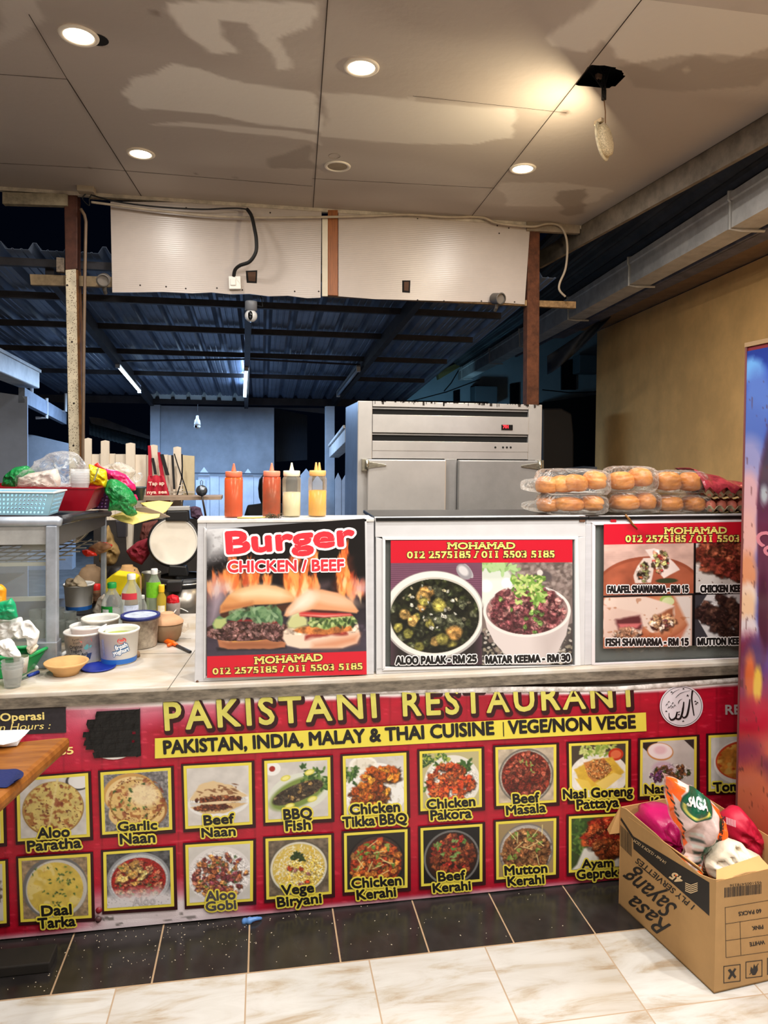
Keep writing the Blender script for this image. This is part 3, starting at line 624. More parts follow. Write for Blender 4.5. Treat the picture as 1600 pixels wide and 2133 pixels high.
# ================================================================== KITCHEN YARD: sloping sheet roof, tubes, walls
RS = .0966; YR = 11.5
zr = lambda y: 2.475+RS*(YR-y)
def onroof(x, y, dz=0):
    d = ray(x, y); k = (2.475+RS*YR+dz-EYE)/(d.z+RS*d.y); return CAM+d*k
roofm = mat('blue_grey_roof_sheet', (124, 138, 162), .4, .25, var=.25, scale=2)
def roof():
    xl, xr = onroof(140, 830).x, pY(1122, 640, 5.42).x; pit = .235; prof = []; x = xl
    while x < xr:
        prof += [(x, 0), (x+.03, .05), (x+.055, .05), (x+.085, 0), (x+.12, 0), (x+.125, .006), (x+.135, .006), (x+.14, 0), (x+.18, 0), (x+.185, .006), (x+.195, .006), (x+.2, 0)]; x += pit
    mb = MB(); mb.grid([[V3((a, y, zr(y)+b)) for a, b in prof] for y in (5.42, 7.4, 9.4, YR)])
    struct(mb.build('roof_sheet', roofm, solid=.002, loc=V3((0, 0, 0))))
    dk = mat('dark_steel_beam', (60, 58, 62), .55, .3, var=.3)
    n = 0
    for y in (5.55, 6.35, 7.25, 8.3, 9.5):
        o = MB().beam((xl, y, zr(y)-.05), (xr, y, zr(y)-.05), .05, .055).build('roof_purlin', dk); struct(o)
    for a, b in (((178, 640), (322, 832)), ((517, 640), (513, 832)), ((838, 640), (690, 832))):
        p, q = onroof(*a), onroof(*b); dr = (q-p).normalized(); p = p-dr*max(0, (p.y-5.6)/dr.y); struct(MB().beam(p-V3((0, 0, .1)), q-V3((0, 0, .1)), .06, .12).build('rafter_beam', dk))
    p, q = pY(185, 833, YR-.02), pY(745, 838, YR-.02); struct(MB().beam(p+V3((-2, 0, 0)), q+V3((2.2, 0, 0)), .08, .11).build('eave_beam', dk))
    struct(MB().tube([onroof(250, 752, -.1), onroof(515, 748, -.13), onroof(750, 760, -.1)], .012, 6).build('conduit_beam', dk))
    # clear sheet let into the roof end, lit by the tubes
    A, B = pY(312, 806, YR-.25), pY(508, 812, YR-.25); mb = MB(); n = 84; rows = []
    for z0, dy in ((0, 0), (-.17, .2)):
        r = []
        for i in range(n+1):
            f = i/n; p = A.lerp(B, f); k = (i % 14); r.append(p+V3((0, dy+(0.03 if 3 < k < 7 else 0), z0+(.03 if 3 < k < 7 else 0))))
        rows.append(r)
    mb.grid(rows); tag(mb.build('roof_light_sheet', mat('clear_roof_sheet', (236, 250, 250), .3, var=.08, scale=4)), 'pale clear corrugated sheet at the far end of the kitchen roof', 'roof sheet')
roof()
def tube(a, b, label, lit):
    p, q = onroof(*a, -.17), onroof(*b, -.17); t = thing('tube_light', label, 'tube light', (p+q)/2)
    d = (q-p).normalized(); MB().tube([p, p.lerp(q, .5), q], .018 if lit else .018, 12).build('tube', mat('lit_tube', (214, 240, 255), .4, emit=14) if lit else mat('dead_tube', (150, 165, 185), .3), t, True)
    MB().beam(p-d*.03+V3((0, 0, .035)), q+d*.03+V3((0, 0, .035)), .05, .03).build('batten', mat('tube_batten', (120, 125, 132), .5), t)
    for e, s in ((p, -1), (q, 1)): MB().beam(e, e+d*s*.04, .045, .06).build('end_cap', mat('tube_cap', (190, 195, 200), .5), t)
    if lit:
        lo, ro = area('tube_lamp', None, (0, 0, -1), .05, TUBE_W, COOL, sy=(q-p).length); x = d.cross(V3((0, 0, 1))).normalized()
        hook(lo, t, (p+q)/2-V3((0, 0, .03)), Matrix((x, d, x.cross(d))).transposed().to_euler())
        l2, r2 = area('tube_glow', None, (0, 0, 1), .05, TUBE_W*.35, COOL, sy=(q-p).length); hook(l2, t, (p+q)/2+V3((0, 0, .06)), Matrix((-x, d, -(x.cross(d)))).transposed().to_euler())
tube((246, 762), (290, 814), 'lit fluorescent tube along the rafter over the apron board', True)
tube((513, 768), (510, 823), 'lit fluorescent tube under the middle rafter', True)
tube((746, 770), (705, 822), 'unlit fluorescent tube on the rafter near the freezer', False)
# back wall, columns, fences
paint = mat('grey_blue_wall_paint', (168, 176, 186), .7, var=.2, scale=2.5); YB = 11.6
def pane(name, pts, Y, th, m, **k): return MB().prism([pY(x, y, Y) for x, y in pts], (0, th, 0)).build(name, m, **k)
struct(pane('wall_back', [(332, 845), (571, 849), (571, 1210), (332, 1210)], YB, .15, paint))
struct(pane('column_1', [(313, 843), (333, 843), (333, 1215), (313, 1215)], YB-.08, .2, mat('column_paint', (182, 190, 200), .7, var=.1)))
struct(pane('column_2', [(679, 846), (697, 846), (697, 1230), (679, 1230)], 10.5, .2, mat('column_paint', (182, 190, 200), .7, var=.1)))
struct(pane('wall_rear_left', [(-120, 800), (57, 826), (58, 1260), (-120, 1260)], 8.0, .02, mat('left_wall_paint', (176, 186, 205), .7, var=.12, scale=2)))
struct(pane('wall_rear_corner', [(58, 905), (150, 927), (150, 1260), (58, 1260)], 10.2, .2, paint))
# left gutter and its brackets
def lgutter():
    t = thing('end_gutter', 'grey box gutter ending beyond the flaking post', 'gutter', pY(30, 800, 7.2))
    e = pY(62, 790, 8.4); f = pY(-60, 735, 6.4)
    mb = MB().beam(f, e, .2, .2); mb.build('channel', galv, t, bevel=.01)
    MB().beam(f+V3((0, 0, .09))+V3((.11, 0, 0)), e+V3((.11, 0, .09)), .02, .03).build('lip', galv, t)
    e2 = pY(134, 872, 10.5); struct(MB().beam(pY(45, 823, 8.0), e2, .06, .16).build('trim_6', mat('fascia_blue_grey', (128, 136, 150), .7, var=.2)))
    for x, y, Y in ((66, 795, 8.5), (97, 850, 9.2), (137, 838, 10.2)):
        c = pY(x, y, Y); MB().tube([c+V3((0, 0, .12)), c+V3((0, 0, -.12)), c+V3((-.12, 0, -.12))], .02, 6).build('bracket', galv, t)
lgutter()
struct(pane('neighbour_eave', [(185, 868), (215, 872), (312, 908), (312, 915), (190, 882)], 13, .1, mat('old_eave', (120, 118, 120), .8, var=.2)))
mb = MB(); mb.grid([[pY(186+i*4, 876+i*1.3+(1.5 if i % 2 else 0), 13.2) for i in range(31)], [pY(186+i*4, 905+i*1.1+(1.5 if i % 2 else 0), 11.9) for i in range(31)]]); struct(mb.build('neighbour_roof_low', mat('old_roof_sheet', (92, 108, 112), .6, var=.5, scale=5)))
# picket fence washed blue by the tubes
fm = mat('fence_white_paint', (196, 204, 216), .65, var=.12, scale=5)
def fence():
    xs = [(408, 428, 1000), (413, 437, 973), (438, 456, 992), (457, 478, 992), (505, 528, 976), (479, 504, 992), (529, 546, 992), (547, 566, 992)]
    t = thing('picket_fence', 'white picket fence below the grey wall behind the sauce bottles', 'fence', pY(490, 1080, 10.6))
    for x0, x1, yt in xs:
        m = (x0+x1)/2; pts = [(x0, 1169), (x0, yt+16 if yt < 985 else yt), (m, yt), (x1, yt+16 if yt < 985 else yt), (x1, 1169)]
        MB().prism([pY(x, y, 10.6+.01*(x0 % 3)) for x, y in pts], (0, .02, 0)).build('picket', fm, t)
    MB().prism([pY(x, y, 10.57) for x, y in [(400, 984), (575, 986), (575, 989), (400, 987)]], (0, .02, 0)).build('rail', mat('fence_rail_dark', (70, 76, 86), .7), t)
    t = thing('picket_fence', 'white picket fence between the grey column and the freezer', 'fence', pY(650, 1080, 10.2))
    for x0, x1, yt in [(626, 650, 976), (651, 672, 990), (698, 711, 985), (712, 728, 988)]:
        m = (x0+x1)/2; MB().prism([pY(x, y, 10.1) for x, y in [(x0, 1181), (x0, yt+14), (m, yt), (x1, yt+14), (x1, 1181)]], (0, .02, 0)).build('picket', fm, t)
fence()
struct(pane('corrugated_wall', [(571, 850), (640, 865), (640, 958), (575, 962)], 13, .05, mat('dark_blue_sheet', (60, 74, 92), .6, .2, var=.2, stretch=(30, 1, 1))))
struct(pane('corrugated_wall_eave', [(571, 849), (675, 850), (680, 862), (571, 850)], 12.5, .05, mat('eave_pale', (130, 142, 158), .7)))
t = thing('side_gutter', 'pale gutter stub showing between the column and the freezer', 'gutter', pY(715, 925, 9.5)); MB().beam(pY(696, 942, 10.3), pY(733, 905, 7.2), .14, .16).build('channel', galv, t, bevel=.008); MB().beam(pY(696, 932, 10.3)+V3((-.08, 0, .02)), pY(733, 893, 7.2)+V3((-.08, 0, .02)), .02, .03).build('lip', galv, t)
# dark neighbouring house in the night
def house():
    Y = 15.; t = thing('neighbour_house', 'dark pale-walled house standing beyond the freezer at night', 'house', pY(1050, 1100, Y)); hw = mat('night_house_wall', (150, 170, 180), .8, var=.15, scale=1)
    MB().prism([pY(x, y, Y) for x, y in [(820, 850), (900, 740), (960, 700), (1260, 640), (1260, 1150), (820, 1150)]], (0, .3, 0)).build('wall', hw, t)
    for x0, y0, x1, y1 in [(981, 805, 996, 850), (1063, 800, 1082, 850), (1170, 752, 1200, 812), (945, 815, 958, 850)]:
        f = MB().prism([pY(x, y, Y-.05) for x, y in [(x0, y0), (x1, y0-3), (x1, y1), (x0, y1)]], (0, .06, 0)).build('window', mat('night_window', (14, 18, 24), .2), t)
    for x, y in [(1008, 825), (1222, 760)]:
        MB().cbox(pY(x, y, Y-.3), (.5, .35, .4)).build('aircon_unit', mat('aircon_casing', (90, 104, 112), .6), t, bevel=.02)
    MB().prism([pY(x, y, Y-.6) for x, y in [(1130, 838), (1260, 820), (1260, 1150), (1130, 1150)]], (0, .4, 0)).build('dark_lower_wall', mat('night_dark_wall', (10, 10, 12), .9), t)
    MB().prism([pY(x, y, Y-.2) for x, y in [(912, 775), (955, 755), (962, 762), (915, 790)]], (0, .3, 0)).build('eave', mat('house_eave', (140, 130, 80), .8), t)
    lo, ro = area('added_house_light', None, (.2, 1, .1), .3, 20, (.35, .72, 1)); hook(lo, t, pY(930, 905, Y-2.2), ro); MB().lathe([(0, 0), (.1, 0), (.1, .08), (0, .1)], pY(930, 905, Y-2.1), 16).build('added_house_lamp', mat('added_lamp_glass', (200, 220, 230), .4), t)  # unseen lamp added behind the freezer to brighten the house wall
    for (x, y), (x2, y2) in [((860, 835), (1000, 790)), ((925, 815), (955, 772)), ((1130, 812), (1245, 816))]:
        MB().tube([pY(x, y, Y-1), pY((x+x2)/2, (y+y2)/2+4, Y-1), pY(x2, y2, Y-1)], .012, 5).build('overhead_wire', bk, t)
house()
# torn tarpaulin under the soffit
mb = MB(); rows = []
for j in range(6):
    r = []
    for i in range(13):
        f = i/12; x0, y0 = 1140+(1290-1140)*f, 742-(742-640)*f; x1, y1 = 1140+(1245-1140)*f, 780-(780-690)*f**1.2
        v = j/5; r.append(pY(x0+(x1-x0)*v, y0+(y1-y0)*v, 8.2+.1*math.sin(f*9+v*3)-.8*f))
    rows.append(r)
mb.grid(rows); tag(mb.build('tarpaulin', mat('dark_tarpaulin', (66, 70, 78), .6, var=.2), smooth=True, solid=.004), 'dark tarpaulin sagging below the soffit at the ochre wall', 'tarpaulin')
# dark wheelie-bin like drum and van shape beyond the freezer
tag(MB().prism([pY(x, y, 7.6) for x, y in [(1130, 850), (1170, 850), (1192, 862), (1196, 905), (1196, 1262), (1130, 1262)]], (0, .5, 0)).build('dark_cupboard', mat('cupboard_black', (24, 24, 28), .5), bevel=.02), 'tall black cupboard standing in the dark beside the freezer', 'cupboard')
tag(MB().prism([pY(x, y, 6.6) for x, y in [(1126, 985), (1245, 972), (1245, 1308), (1126, 1308)]], (0, .3, 0)).build('grey_chest', mat('chest_grey', (92, 100, 112), .4), bevel=.01), 'grey chest behind the bread packs in the dark', 'chest')
# ================================================================== COUNTER
t = thing('serving_counter', 'long serving counter with a pale marble tile top', 'counter', (0, YF, 0))
yb = pz(385, 1278, CT).y; cb = MB().box((-3.2, YF+.02, 0), (2.5, yb-.08, CT-.035)); cb.build('base', mat('counter_render', (120, 112, 104), .8, var=.3), t)
marb = mat('marble_tile_top', (198, 192, 184), .3, var=.0, scale=2.2, stretch=(1.5, 3.5, 1), col2=(178, 162, 140))
yb = pz(385, 1278, CT).y
MB().box((-3.2, YF-.008, CT-.032), (2.5, yb, CT)).build('marble_top', marb, t, bevel=.004)
MB().box((-3.2, YF-.012, CT-.05), (2.5, YF+.03, CT-.014)).build('edge_strip', mat('grimy_edge', (116, 106, 92), .8, var=.5, scale=16, stretch=(1, 1, 4)), t)
jm = mat('tile_joint', (90, 84, 74), .8)
for a, b in (((349, 1437), (408, 1352)), ((275, 1362), (398, 1360)), ((280, 1331), (398, 1330))):
    MB().beam(pz(*a, CT+.0003), pz(*b, CT+.0003), .0022, .0008).build('tile_joint', jm, t)
# ================================================================== MENU BANNER
def bn(x, y, l=0): return pY(x, y, YF-.004-l)
ban = thing('menu_banner', 'red printed menu banner stretched across the front of the counter', 'banner', pY(700, 1870, YF-.004))
def banner():
    x0, x1 = -160, 1660; W_, H_ = 480, 150
    top = lambda x: 1470-(x/850)*32 if x < 850 else 1438-(x-850)*.006 if x < 1290 else 1435-(x-1290)*.075
    botm = lambda x: 1957-.097*x
    p = Pic(W_, H_, (166, 10, 38)); p.rng = np.random.RandomState(4)
    for k in range(46):
        u = (k*40+12)/(x1-x0); p.line([(u, -.1), (u, 1.1)], .0011, (120, 6, 26), .8)
    p.tex(60, .10); p.speckle(5, (140, 4, 30), .52, .2, .5); p.speckle(90, (214, 60, 80), .74, .06, .5)
    U = lambda x: (x-x0)/(x1-x0)
    # worn and whitened places, and glare painted pale along the top
    al = np.clip(1-np.abs((p.X-U(330))/.115)**2.5, 0, 1)*np.clip((p.Y-.80+.03*(p.nz(20)-.5))/.12, 0, 1); p.blend(np.clip(al*1.15, 0, .95), (222, 216, 218))
    p.blend(np.clip((p.Y-.975)/.02, 0, 1)*np.clip((.8-p.X)/.1, 0, 1)*.75, (205, 190, 196))
    p.blend(np.clip((U(330)-np.abs(p.X-U(330))*1.9-.02)/.1, 0, 1)*np.clip((.14-p.Y)/.14, 0, 1)*.75, (232, 200, 212))
    p.blend(np.clip((.035+.02*(p.nz(16)-.5)-p.Y)/.012, 0, 1)*np.clip((p.X-U(-100))/.1, 0, 1), (238, 232, 228))
    p.blend(np.clip((U(180)-np.abs(p.X-U(180))*2.2)/.08, 0, 1)*np.clip((.35-p.Y)/.25, 0, 1)*.28, (236, 170, 186))
    q = p.nz(70); p.blend(np.clip((q-.70)/.05, 0, 1)*np.clip((p.Y-.86)/.08, 0, 1)*np.clip(1-np.abs(p.X-U(300))/.16, 0, 1), (90, 84, 80))
    mb = MB(); P = []
    for j in range(H_):
        v = j/(H_-1); r = []
        for i in range(W_):
            x = x0+(x1-x0)*i/(W_-1); yt, yb_ = top(x), botm(x); y = yt+(yb_-yt)*v
            wv = .0012*math.sin(x*.021+v*5)+.0015*math.sin(x*.05)*(v > .93)*((v-.93)/.07)
            r.append(bn(x, y, -.0015+wv))
        P.append(r)
    mb.grid(P); mb.c = p.lin(); mb.build('printed_sheet', vcmat('banner_vinyl', .38, .5, .12, 350), ban, fix=False)
    return top
TOPF = banner()
# folded-over white edge along the top
mb = MB(); rows = [[], [], []]
for i in range(92):
    x = -160+i*20; yt = TOPF(x); h = 5+4*max(0, math.sin(x*.004-1.6))+(3 if 80 < x < 420 else 0)+(4 if x > 850 else 0)
    rows[0].append(bn(x, yt-h*.6, .001)); rows[1].append(bn(x, yt, .006)); rows[2].append(bn(x, yt+h*.5, .003))
mb.grid(rows); mb.build('folded_edge', mat('banner_back_white', (232, 226, 222), .5, var=.35, scale=22, col2=(150, 140, 130)), ban, True)
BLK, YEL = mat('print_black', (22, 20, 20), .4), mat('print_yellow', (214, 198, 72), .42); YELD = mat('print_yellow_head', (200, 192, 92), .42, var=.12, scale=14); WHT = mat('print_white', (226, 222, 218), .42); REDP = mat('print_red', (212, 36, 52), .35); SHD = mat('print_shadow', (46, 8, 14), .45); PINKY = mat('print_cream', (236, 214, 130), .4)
def poly_on(onto, pts, lift, name, m, par): return MB().add([onto(x, y, lift) for x, y in pts], [tuple(range(len(pts)))]).build(name, m, par, fix=False)
# ---- food pictures, each with its own dish
def frame_and(par, q, pic, onto, lift, bord=.045, nm='food_picture', shadow=True):
    fr = MB()
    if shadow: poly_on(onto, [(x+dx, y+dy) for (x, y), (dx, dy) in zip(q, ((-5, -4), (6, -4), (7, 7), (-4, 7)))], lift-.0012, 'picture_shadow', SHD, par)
    o = fr.add([onto(x, y, lift-.0006) for x, y in q], [(0, 1, 2, 3)]).build('picture_border', YEL, par, fix=False)
    qi = [quadpt(q, u, v) for u, v in ((bord, bord), (1-bord, bord), (1-bord, 1-bord), (bord, 1-bord))]
    printed(pic, qi, onto, lift).build(nm, vcmat('printed_photo', .4, .45), par, fix=False)
N_ = 96
def base(c, seed, n=N_): p = Pic(n, n, c); p.rng = np.random.RandomState(seed); return p
GR = [(60, 96, 40), (96, 130, 60), (44, 74, 34)]; MEAT = [(126, 62, 36), (96, 44, 30), (150, 84, 48)]
def dish(k):
    p = base((205, 200, 194), k+40)
    if k == 'x': pass
    if k in (0, 1):      # flat breads
        p.tex(8, .1); p.ell(.9, .08, .2, .16, (60, 56, 56)); p.ell(.92, .07, .18, .14, (225, 222, 220)); p.speckle(26, (170, 60, 50), .78, .05, .0)
        cc = (206, 184, 110) if k == 0 else (214, 178, 112)
        if k == 1: p.poly([(0, 0), (1, 0), (1, 1), (0, 1)], (120, 116, 116)); p.tex(30, .5); p.ell(.4, .36, .42, .36, (196, 150, 84)); p.ell(.42, .4, .4, .34, (226, 196, 140)); p.ell(.62, .66, .36, .34, (150, 100, 54)); p.ell(.5, .7, .44, .3, (220, 186, 124))
        p.ell(.5, .52, .47 if k == 0 else .42, .47 if k == 0 else .4, (150, 110, 50)); p.ell(.5, .51, .455 if k == 0 else .4, .455 if k == 0 else .38, cc)
        p.inside(.5, .51, .45, .45); p.tex(10, .14); p.speckle(16, (150, 84, 40), .6, .12, .75); p.speckle(34, (90, 40, 26), .70, .06, .85); p.speckle(12, (128, 54, 36), .66, .1, .7)
        if k == 1: p.ell(.62, .4, .24, .2, (238, 220, 180), .4, .5, .8); p.leaves(14, .45, .5, .3, .3, .03, GR)
        p.free()
        if k == 0: p.line([(.58, .02), (.5, .45), (.4, .98)], .035, (222, 204, 140), .8, .02)
    elif k == 2:         # filled naan
        p = base((206, 200, 194), 52); p.tex(6, .08); p.ell(.5, .62, .5, .26, (228, 226, 224)); p.ell(.5, .6, .46, .22, (206, 204, 202))
        p.poly([(.03, .56), (.2, .3), (.42, .24), (.72, .34), (.97, .54), (.7, .62), (.3, .6)], (218, 190, 146), .02, 1, .04); p.inside(.5, .45, .4, .13); p.speckle(12, (120, 70, 40), .6, .08, .7); p.free()
        p.poly([(.04, .68), (.4, .62), (.97, .66), (.6, .82), (.25, .8)], (206, 172, 122), .02, 1, .03)
        p.chunks(80, .5, .57, .42, .045, .02, .04, MEAT); p.chunks(60, .42, .70, .3, .04, .02, .04, MEAT); p.poly([(.04, .62), (.5, .6), (.95, .62), (.5, .655)], (224, 200, 160), .01)
        for i in range(12): x, y = p.rng.rand()*.6+.2, .32+p.rng.rand()*.2; p.ell(x, y, .05, .012, (110, 66, 40), .3, .5, .8)
    elif k == 3:         # whole fish
        p.tex(6, .08); p.ell(.08, .1, .14, .12, (236, 234, 230)); p.ell(.08, .1, .05, .05, (160, 40, 30)); p.ell(.52, .55, .52, .34, (216, 218, 205), -.25); p.ell(.5, .56, .5, .24, (120, 140, 66), -.42, .2); p.leaves(30, .75, .3, .25, .2, .06, GR)
        p.ell(.5, .55, .45, .15, (66, 56, 44), -.36, .1); p.inside(.5, .55, .45, .15, -.36); p.tex(18, .6); p.chunks(60, .5, .52, .45, .25, .02, .05, [(120, 104, 76), (50, 44, 38), (150, 120, 70), (80, 66, 50)]); p.free()
        for x, y in ((.7, .2), (.3, .28), (.74, .68), (.36, .78)): p.ell(x, y, .085, .05, (214, 204, 80), -.3); p.ell(x, y, .06, .032, (236, 228, 140), -.3)
    elif k == 4:         # skewers
        p.tex(6, .08); p.ell(.5, .6, .55, .5, (236, 234, 230)); p.ell(.3, .12, .24, .15, (240, 236, 226)); p.ell(.3, .11, .18, .1, (228, 220, 204)); p.leaves(20, .08, .3, .1, .12, .06, GR); p.speckle(20, (200, 190, 170), .6, .1, .5)
        p.line([(.1, .9), (.95, .2)], .012, (60, 40, 24)); p.chunks(70, .62, .32, .32, .12, .05, .085, [(214, 120, 30), (224, 150, 50), (190, 84, 24)]); p.chunks(90, .4, .66, .34, .2, .05, .09, [(206, 110, 30), (222, 146, 44), (176, 76, 24), (120, 60, 24)])
    elif k == 5:         # pakora
        p = base((186, 176, 130), 77); p.ell(.52, .55, .5, .5, (226, 222, 212)); p.leaves(30, .2, .1, .25, .12, .05, GR+[(170, 180, 80)]); p.leaves(8, .75, .3, .12, .12, .08, GR); p.leaves(10, .3, .7, .3, .2, .06, GR)
        p.chunks(110, .5, .55, .42, .34, .045, .08, [(206, 84, 36), (186, 60, 28), (222, 112, 56)])
    elif k == 6:         # masala
        p = base((188, 172, 150), 5); p.tex(8, .2); p.ell(.5, .52, .5, .52, (110, 104, 96)); p.ell(.5, .52, .47, .49, (170, 162, 150)); p.ell(.5, .52, .445, .465, (112, 34, 22))
        p.chunks(170, .5, .52, .42, .43, .03, .07, [(146, 56, 40), (122, 44, 32), (170, 84, 64), (100, 30, 22)]); p.leaves(4, .5, .35, .3, .2, .04, [(140, 160, 80)])
    elif k == 7:         # rice in an omelette
        p = base((70, 62, 50), 6); p.ell(.5, .6, .55, .45, (232, 228, 218)); p.leaves(36, .5, .1, .34, .1, .06, [(170, 186, 90), (130, 160, 66), (200, 206, 130)]); p.ell(.82, .2, .14, .12, (190, 56, 30)); p.ell(.82, .2, .1, .08, (220, 110, 70))
        p.poly([(.04, .45), (.4, .28), (.75, .25), (.98, .55), (.6, .88), (.2, .82)], (216, 176, 62), .03, 1, .03); p.inside(.5, .55, .5, .4); p.tex(8, .12); p.free(); p.poly([(.22, .33), (.6, .26), (.76, .5), (.42, .72), (.3, .6)], (196, 128, 66), .02); p.chunks(150, .5, .47, .22, .18, .012, .026, [(214, 150, 84), (190, 112, 56), (226, 176, 110)])
        p.poly([(.05, .62), (.3, .68), (.42, .9), (.18, .82)], (230, 196, 84), .02); p.poly([(.44, .74), (.78, .55), (.95, .62), (.6, .88)], (236, 206, 110), .02)
    elif k == 8:         # rice with an egg
        p.tex(5, .06); p.poly([(0, 0), (.3, 0), (.1, .2), (0, .1)], (40, 36, 34)); p.poly([(.8, 0), (1, 0), (1, .2)], (50, 44, 42)); p.ell(.34, .2, .26, .17, (196, 130, 66), .2); p.ell(.34, .19, .24, .15, (240, 226, 226), .2); p.ell(.34, .17, .12, .08, (228, 190, 196), .1, .6)
        p.ell(.4, .55, .22, .16, (196, 170, 186), .2, .4); p.chunks(110, .55, .62, .36, .16, .02, .045, [(120, 76, 50), (96, 64, 44), (60, 78, 40), (150, 100, 60)]); p.chunks(26, .28, .68, .14, .1, .02, .04, [(130, 76, 130), (96, 60, 100)])
    elif k == 9:         # red soup
        p.tex(5, .1); p.ell(.62, .5, .56, .44, (236, 232, 224)); p.ell(.62, .47, .53, .38, (200, 60, 30)); p.ell(.62, .48, .5, .35, (206, 130, 50)); p.inside(.62, .48, .5, .35); p.tex(8, .3); p.speckle(8, (226, 180, 90), .55, .1, .8); p.speckle(10, (180, 60, 24), .66, .06, .8); p.free()
    elif k == 11:        # yellow lentils
        p = base((150, 128, 100), 8); p.tex(20, .35); p.ell(.5, .5, .5, .54, (108, 106, 104)); p.ell(.52, .52, .47, .5, (196, 192, 184)); p.ell(.5, .52, .43, .46, (206, 178, 78)); p.inside(.5, .52, .43, .46); p.tex(9, .12); p.speckle(7, (226, 208, 140), .55, .1, .7); p.free()
        p.leaves(44, .5, .5, .34, .38, .022, GR+[(52, 60, 34)]); p.speckle(40, (170, 90, 40), .78, .04, .25)
    elif k == 12:        # chickpea curry, faded at the foot
        p = base((70, 70, 72), 9); p.tex(14, .6); p.ell(.5, .5, .5, .5, (140, 142, 146)); p.ell(.5, .5, .46, .46, (186, 188, 190)); p.ell(.5, .52, .43, .42, (150, 26, 22)); p.chunks(90, .5, .52, .4, .38, .03, .055, [(196, 110, 80), (206, 140, 100), (180, 60, 44)]); p.chunks(14, .4, .4, .3, .2, .06, .1, [(220, 166, 84), (230, 190, 110)]); p.leaves(8, .5, .5, .3, .3, .03, GR)
        al = np.clip((p.Y-.62+.12*(p.nz(16)-.5))/.22, 0, 1); p.blend(al*.97, (222, 216, 218)); p.speckle(40, (130, 124, 126), .74, .05, .5)
    elif k == 13:        # potato and cauliflower
        p.tex(5, .06); p.ell(.5, .52, .52, .5, (222, 216, 214)); p.chunks(170, .5, .55, .44, .4, .03, .06, [(176, 100, 60), (206, 140, 80), (140, 66, 60), (196, 120, 96), (130, 60, 70)]); p.leaves(10, .5, .5, .3, .3, .03, GR)
        al = np.clip((p.Y-.86+.1*(p.nz(16)-.5))/.12, 0, 1)*np.clip(1.1-p.X, 0, 1); p.blend(al*.9, (222, 216, 218))
    elif k == 14:        # biryani
        p = base((110, 96, 80), 10); p.tex(14, .4); p.ell(.5, .52, .5, .5, (96, 88, 74)); p.ell(.5, .52, .475, .475, (214, 208, 190)); p.ell(.5, .52, .44, .44, (206, 180, 90)); 
        for i in range(700):
            t_ = p.rng.rand()*6.28; q = math.sqrt(p.rng.rand())*.42; c = [(236, 226, 196), (226, 190, 70), (244, 240, 224), (214, 170, 50)][p.rng.randint(4)]; p.ell(.5+q*math.cos(t_), .52+q*math.sin(t_), .022, .006, c, p.rng.rand()*3.1, .4)
        p.leaves(8, .48, .32, .08, .07, .06, [(50, 70, 30), (40, 56, 26)]); p.chunks(8, .6, .6, .3, .3, .03, .05, [(190, 60, 30), (176, 110, 110)])
    elif k in (15, 17):  # kerahi
        p = base((40, 36, 34) if k == 15 else (150, 128, 90), k); p.ell(.5, .54, .5, .52, (26, 22, 22) if k == 15 else (120, 112, 104)); p.ell(.5, .54, .47, .49, (60, 44, 38) if k == 15 else (176, 168, 160)); p.ell(.5, .56, .44, .45, (150, 50, 24) if k == 15 else (130, 84, 46))
        p.chunks(120, .5, .56, .42, .42, .04, .085, [(196, 84, 36), (206, 120, 50), (176, 60, 30), (150, 100, 50)] if k == 15 else [(146, 98, 58), (176, 126, 78), (120, 76, 48), (160, 100, 60)])
        p.leaves(12, .5, .4, .34, .26, .05, [(96, 130, 50), (140, 166, 80)]); 
        for i in range(9): x, y = .2+p.rng.rand()*.6, .15+p.rng.rand()*.6; a = p.rng.rand()*3.1; p.line([(x-.1*math.cos(a), y-.1*math.sin(a)), (x+.1*math.cos(a), y+.1*math.sin(a))], .014, (226, 206, 140))
    elif k == 16:
        p = base((24, 22, 22), 16); p.ring(.5, .55, .48, .5, .05, (110, 108, 106)); p.ell(.5, .54, .45, .47, (48, 26, 20)); p.chunks(130, .52, .5, .38, .38, .04, .08, [(140, 62, 36), (110, 46, 30), (170, 90, 50), (150, 40, 30)]); p.leaves(9, .45, .45, .26, .26, .055, [(90, 130, 60), (130, 160, 90)])
    elif k == 18:        # fried chicken
        p = base((60, 74, 40), 18); p.leaves(60, .2, .4, .26, .4, .07, [(70, 100, 44), (100, 130, 60), (50, 76, 36)]); p.poly([(.22, .6), (.5, .5), (1, .6), (1, 1), (0, 1), (.1, .9)], (228, 224, 214), .04); p.chunks(70, .62, .36, .36, .3, .07, .14, [(170, 50, 30), (150, 36, 22), (190, 80, 40)]); p.chunks(40, .7, .62, .26, .18, .07, .12, [(176, 90, 44), (140, 62, 30)])
        p.inside(.62, .36, .4, .32); p.speckle(40, (226, 150, 90), .7, .05, .7); p.free()
    elif k == 20: p.tex(6, .2)
    elif k == 21: p.ell(.4, .5, .5, .5, (210, 208, 204)); p.ell(.4, .5, .42, .44, (90, 96, 60)); p.chunks(80, .5, .5, .45, .4, .04, .08, [(70, 84, 50), (120, 120, 80), (150, 150, 120)])
    p.a *= .93
    return p
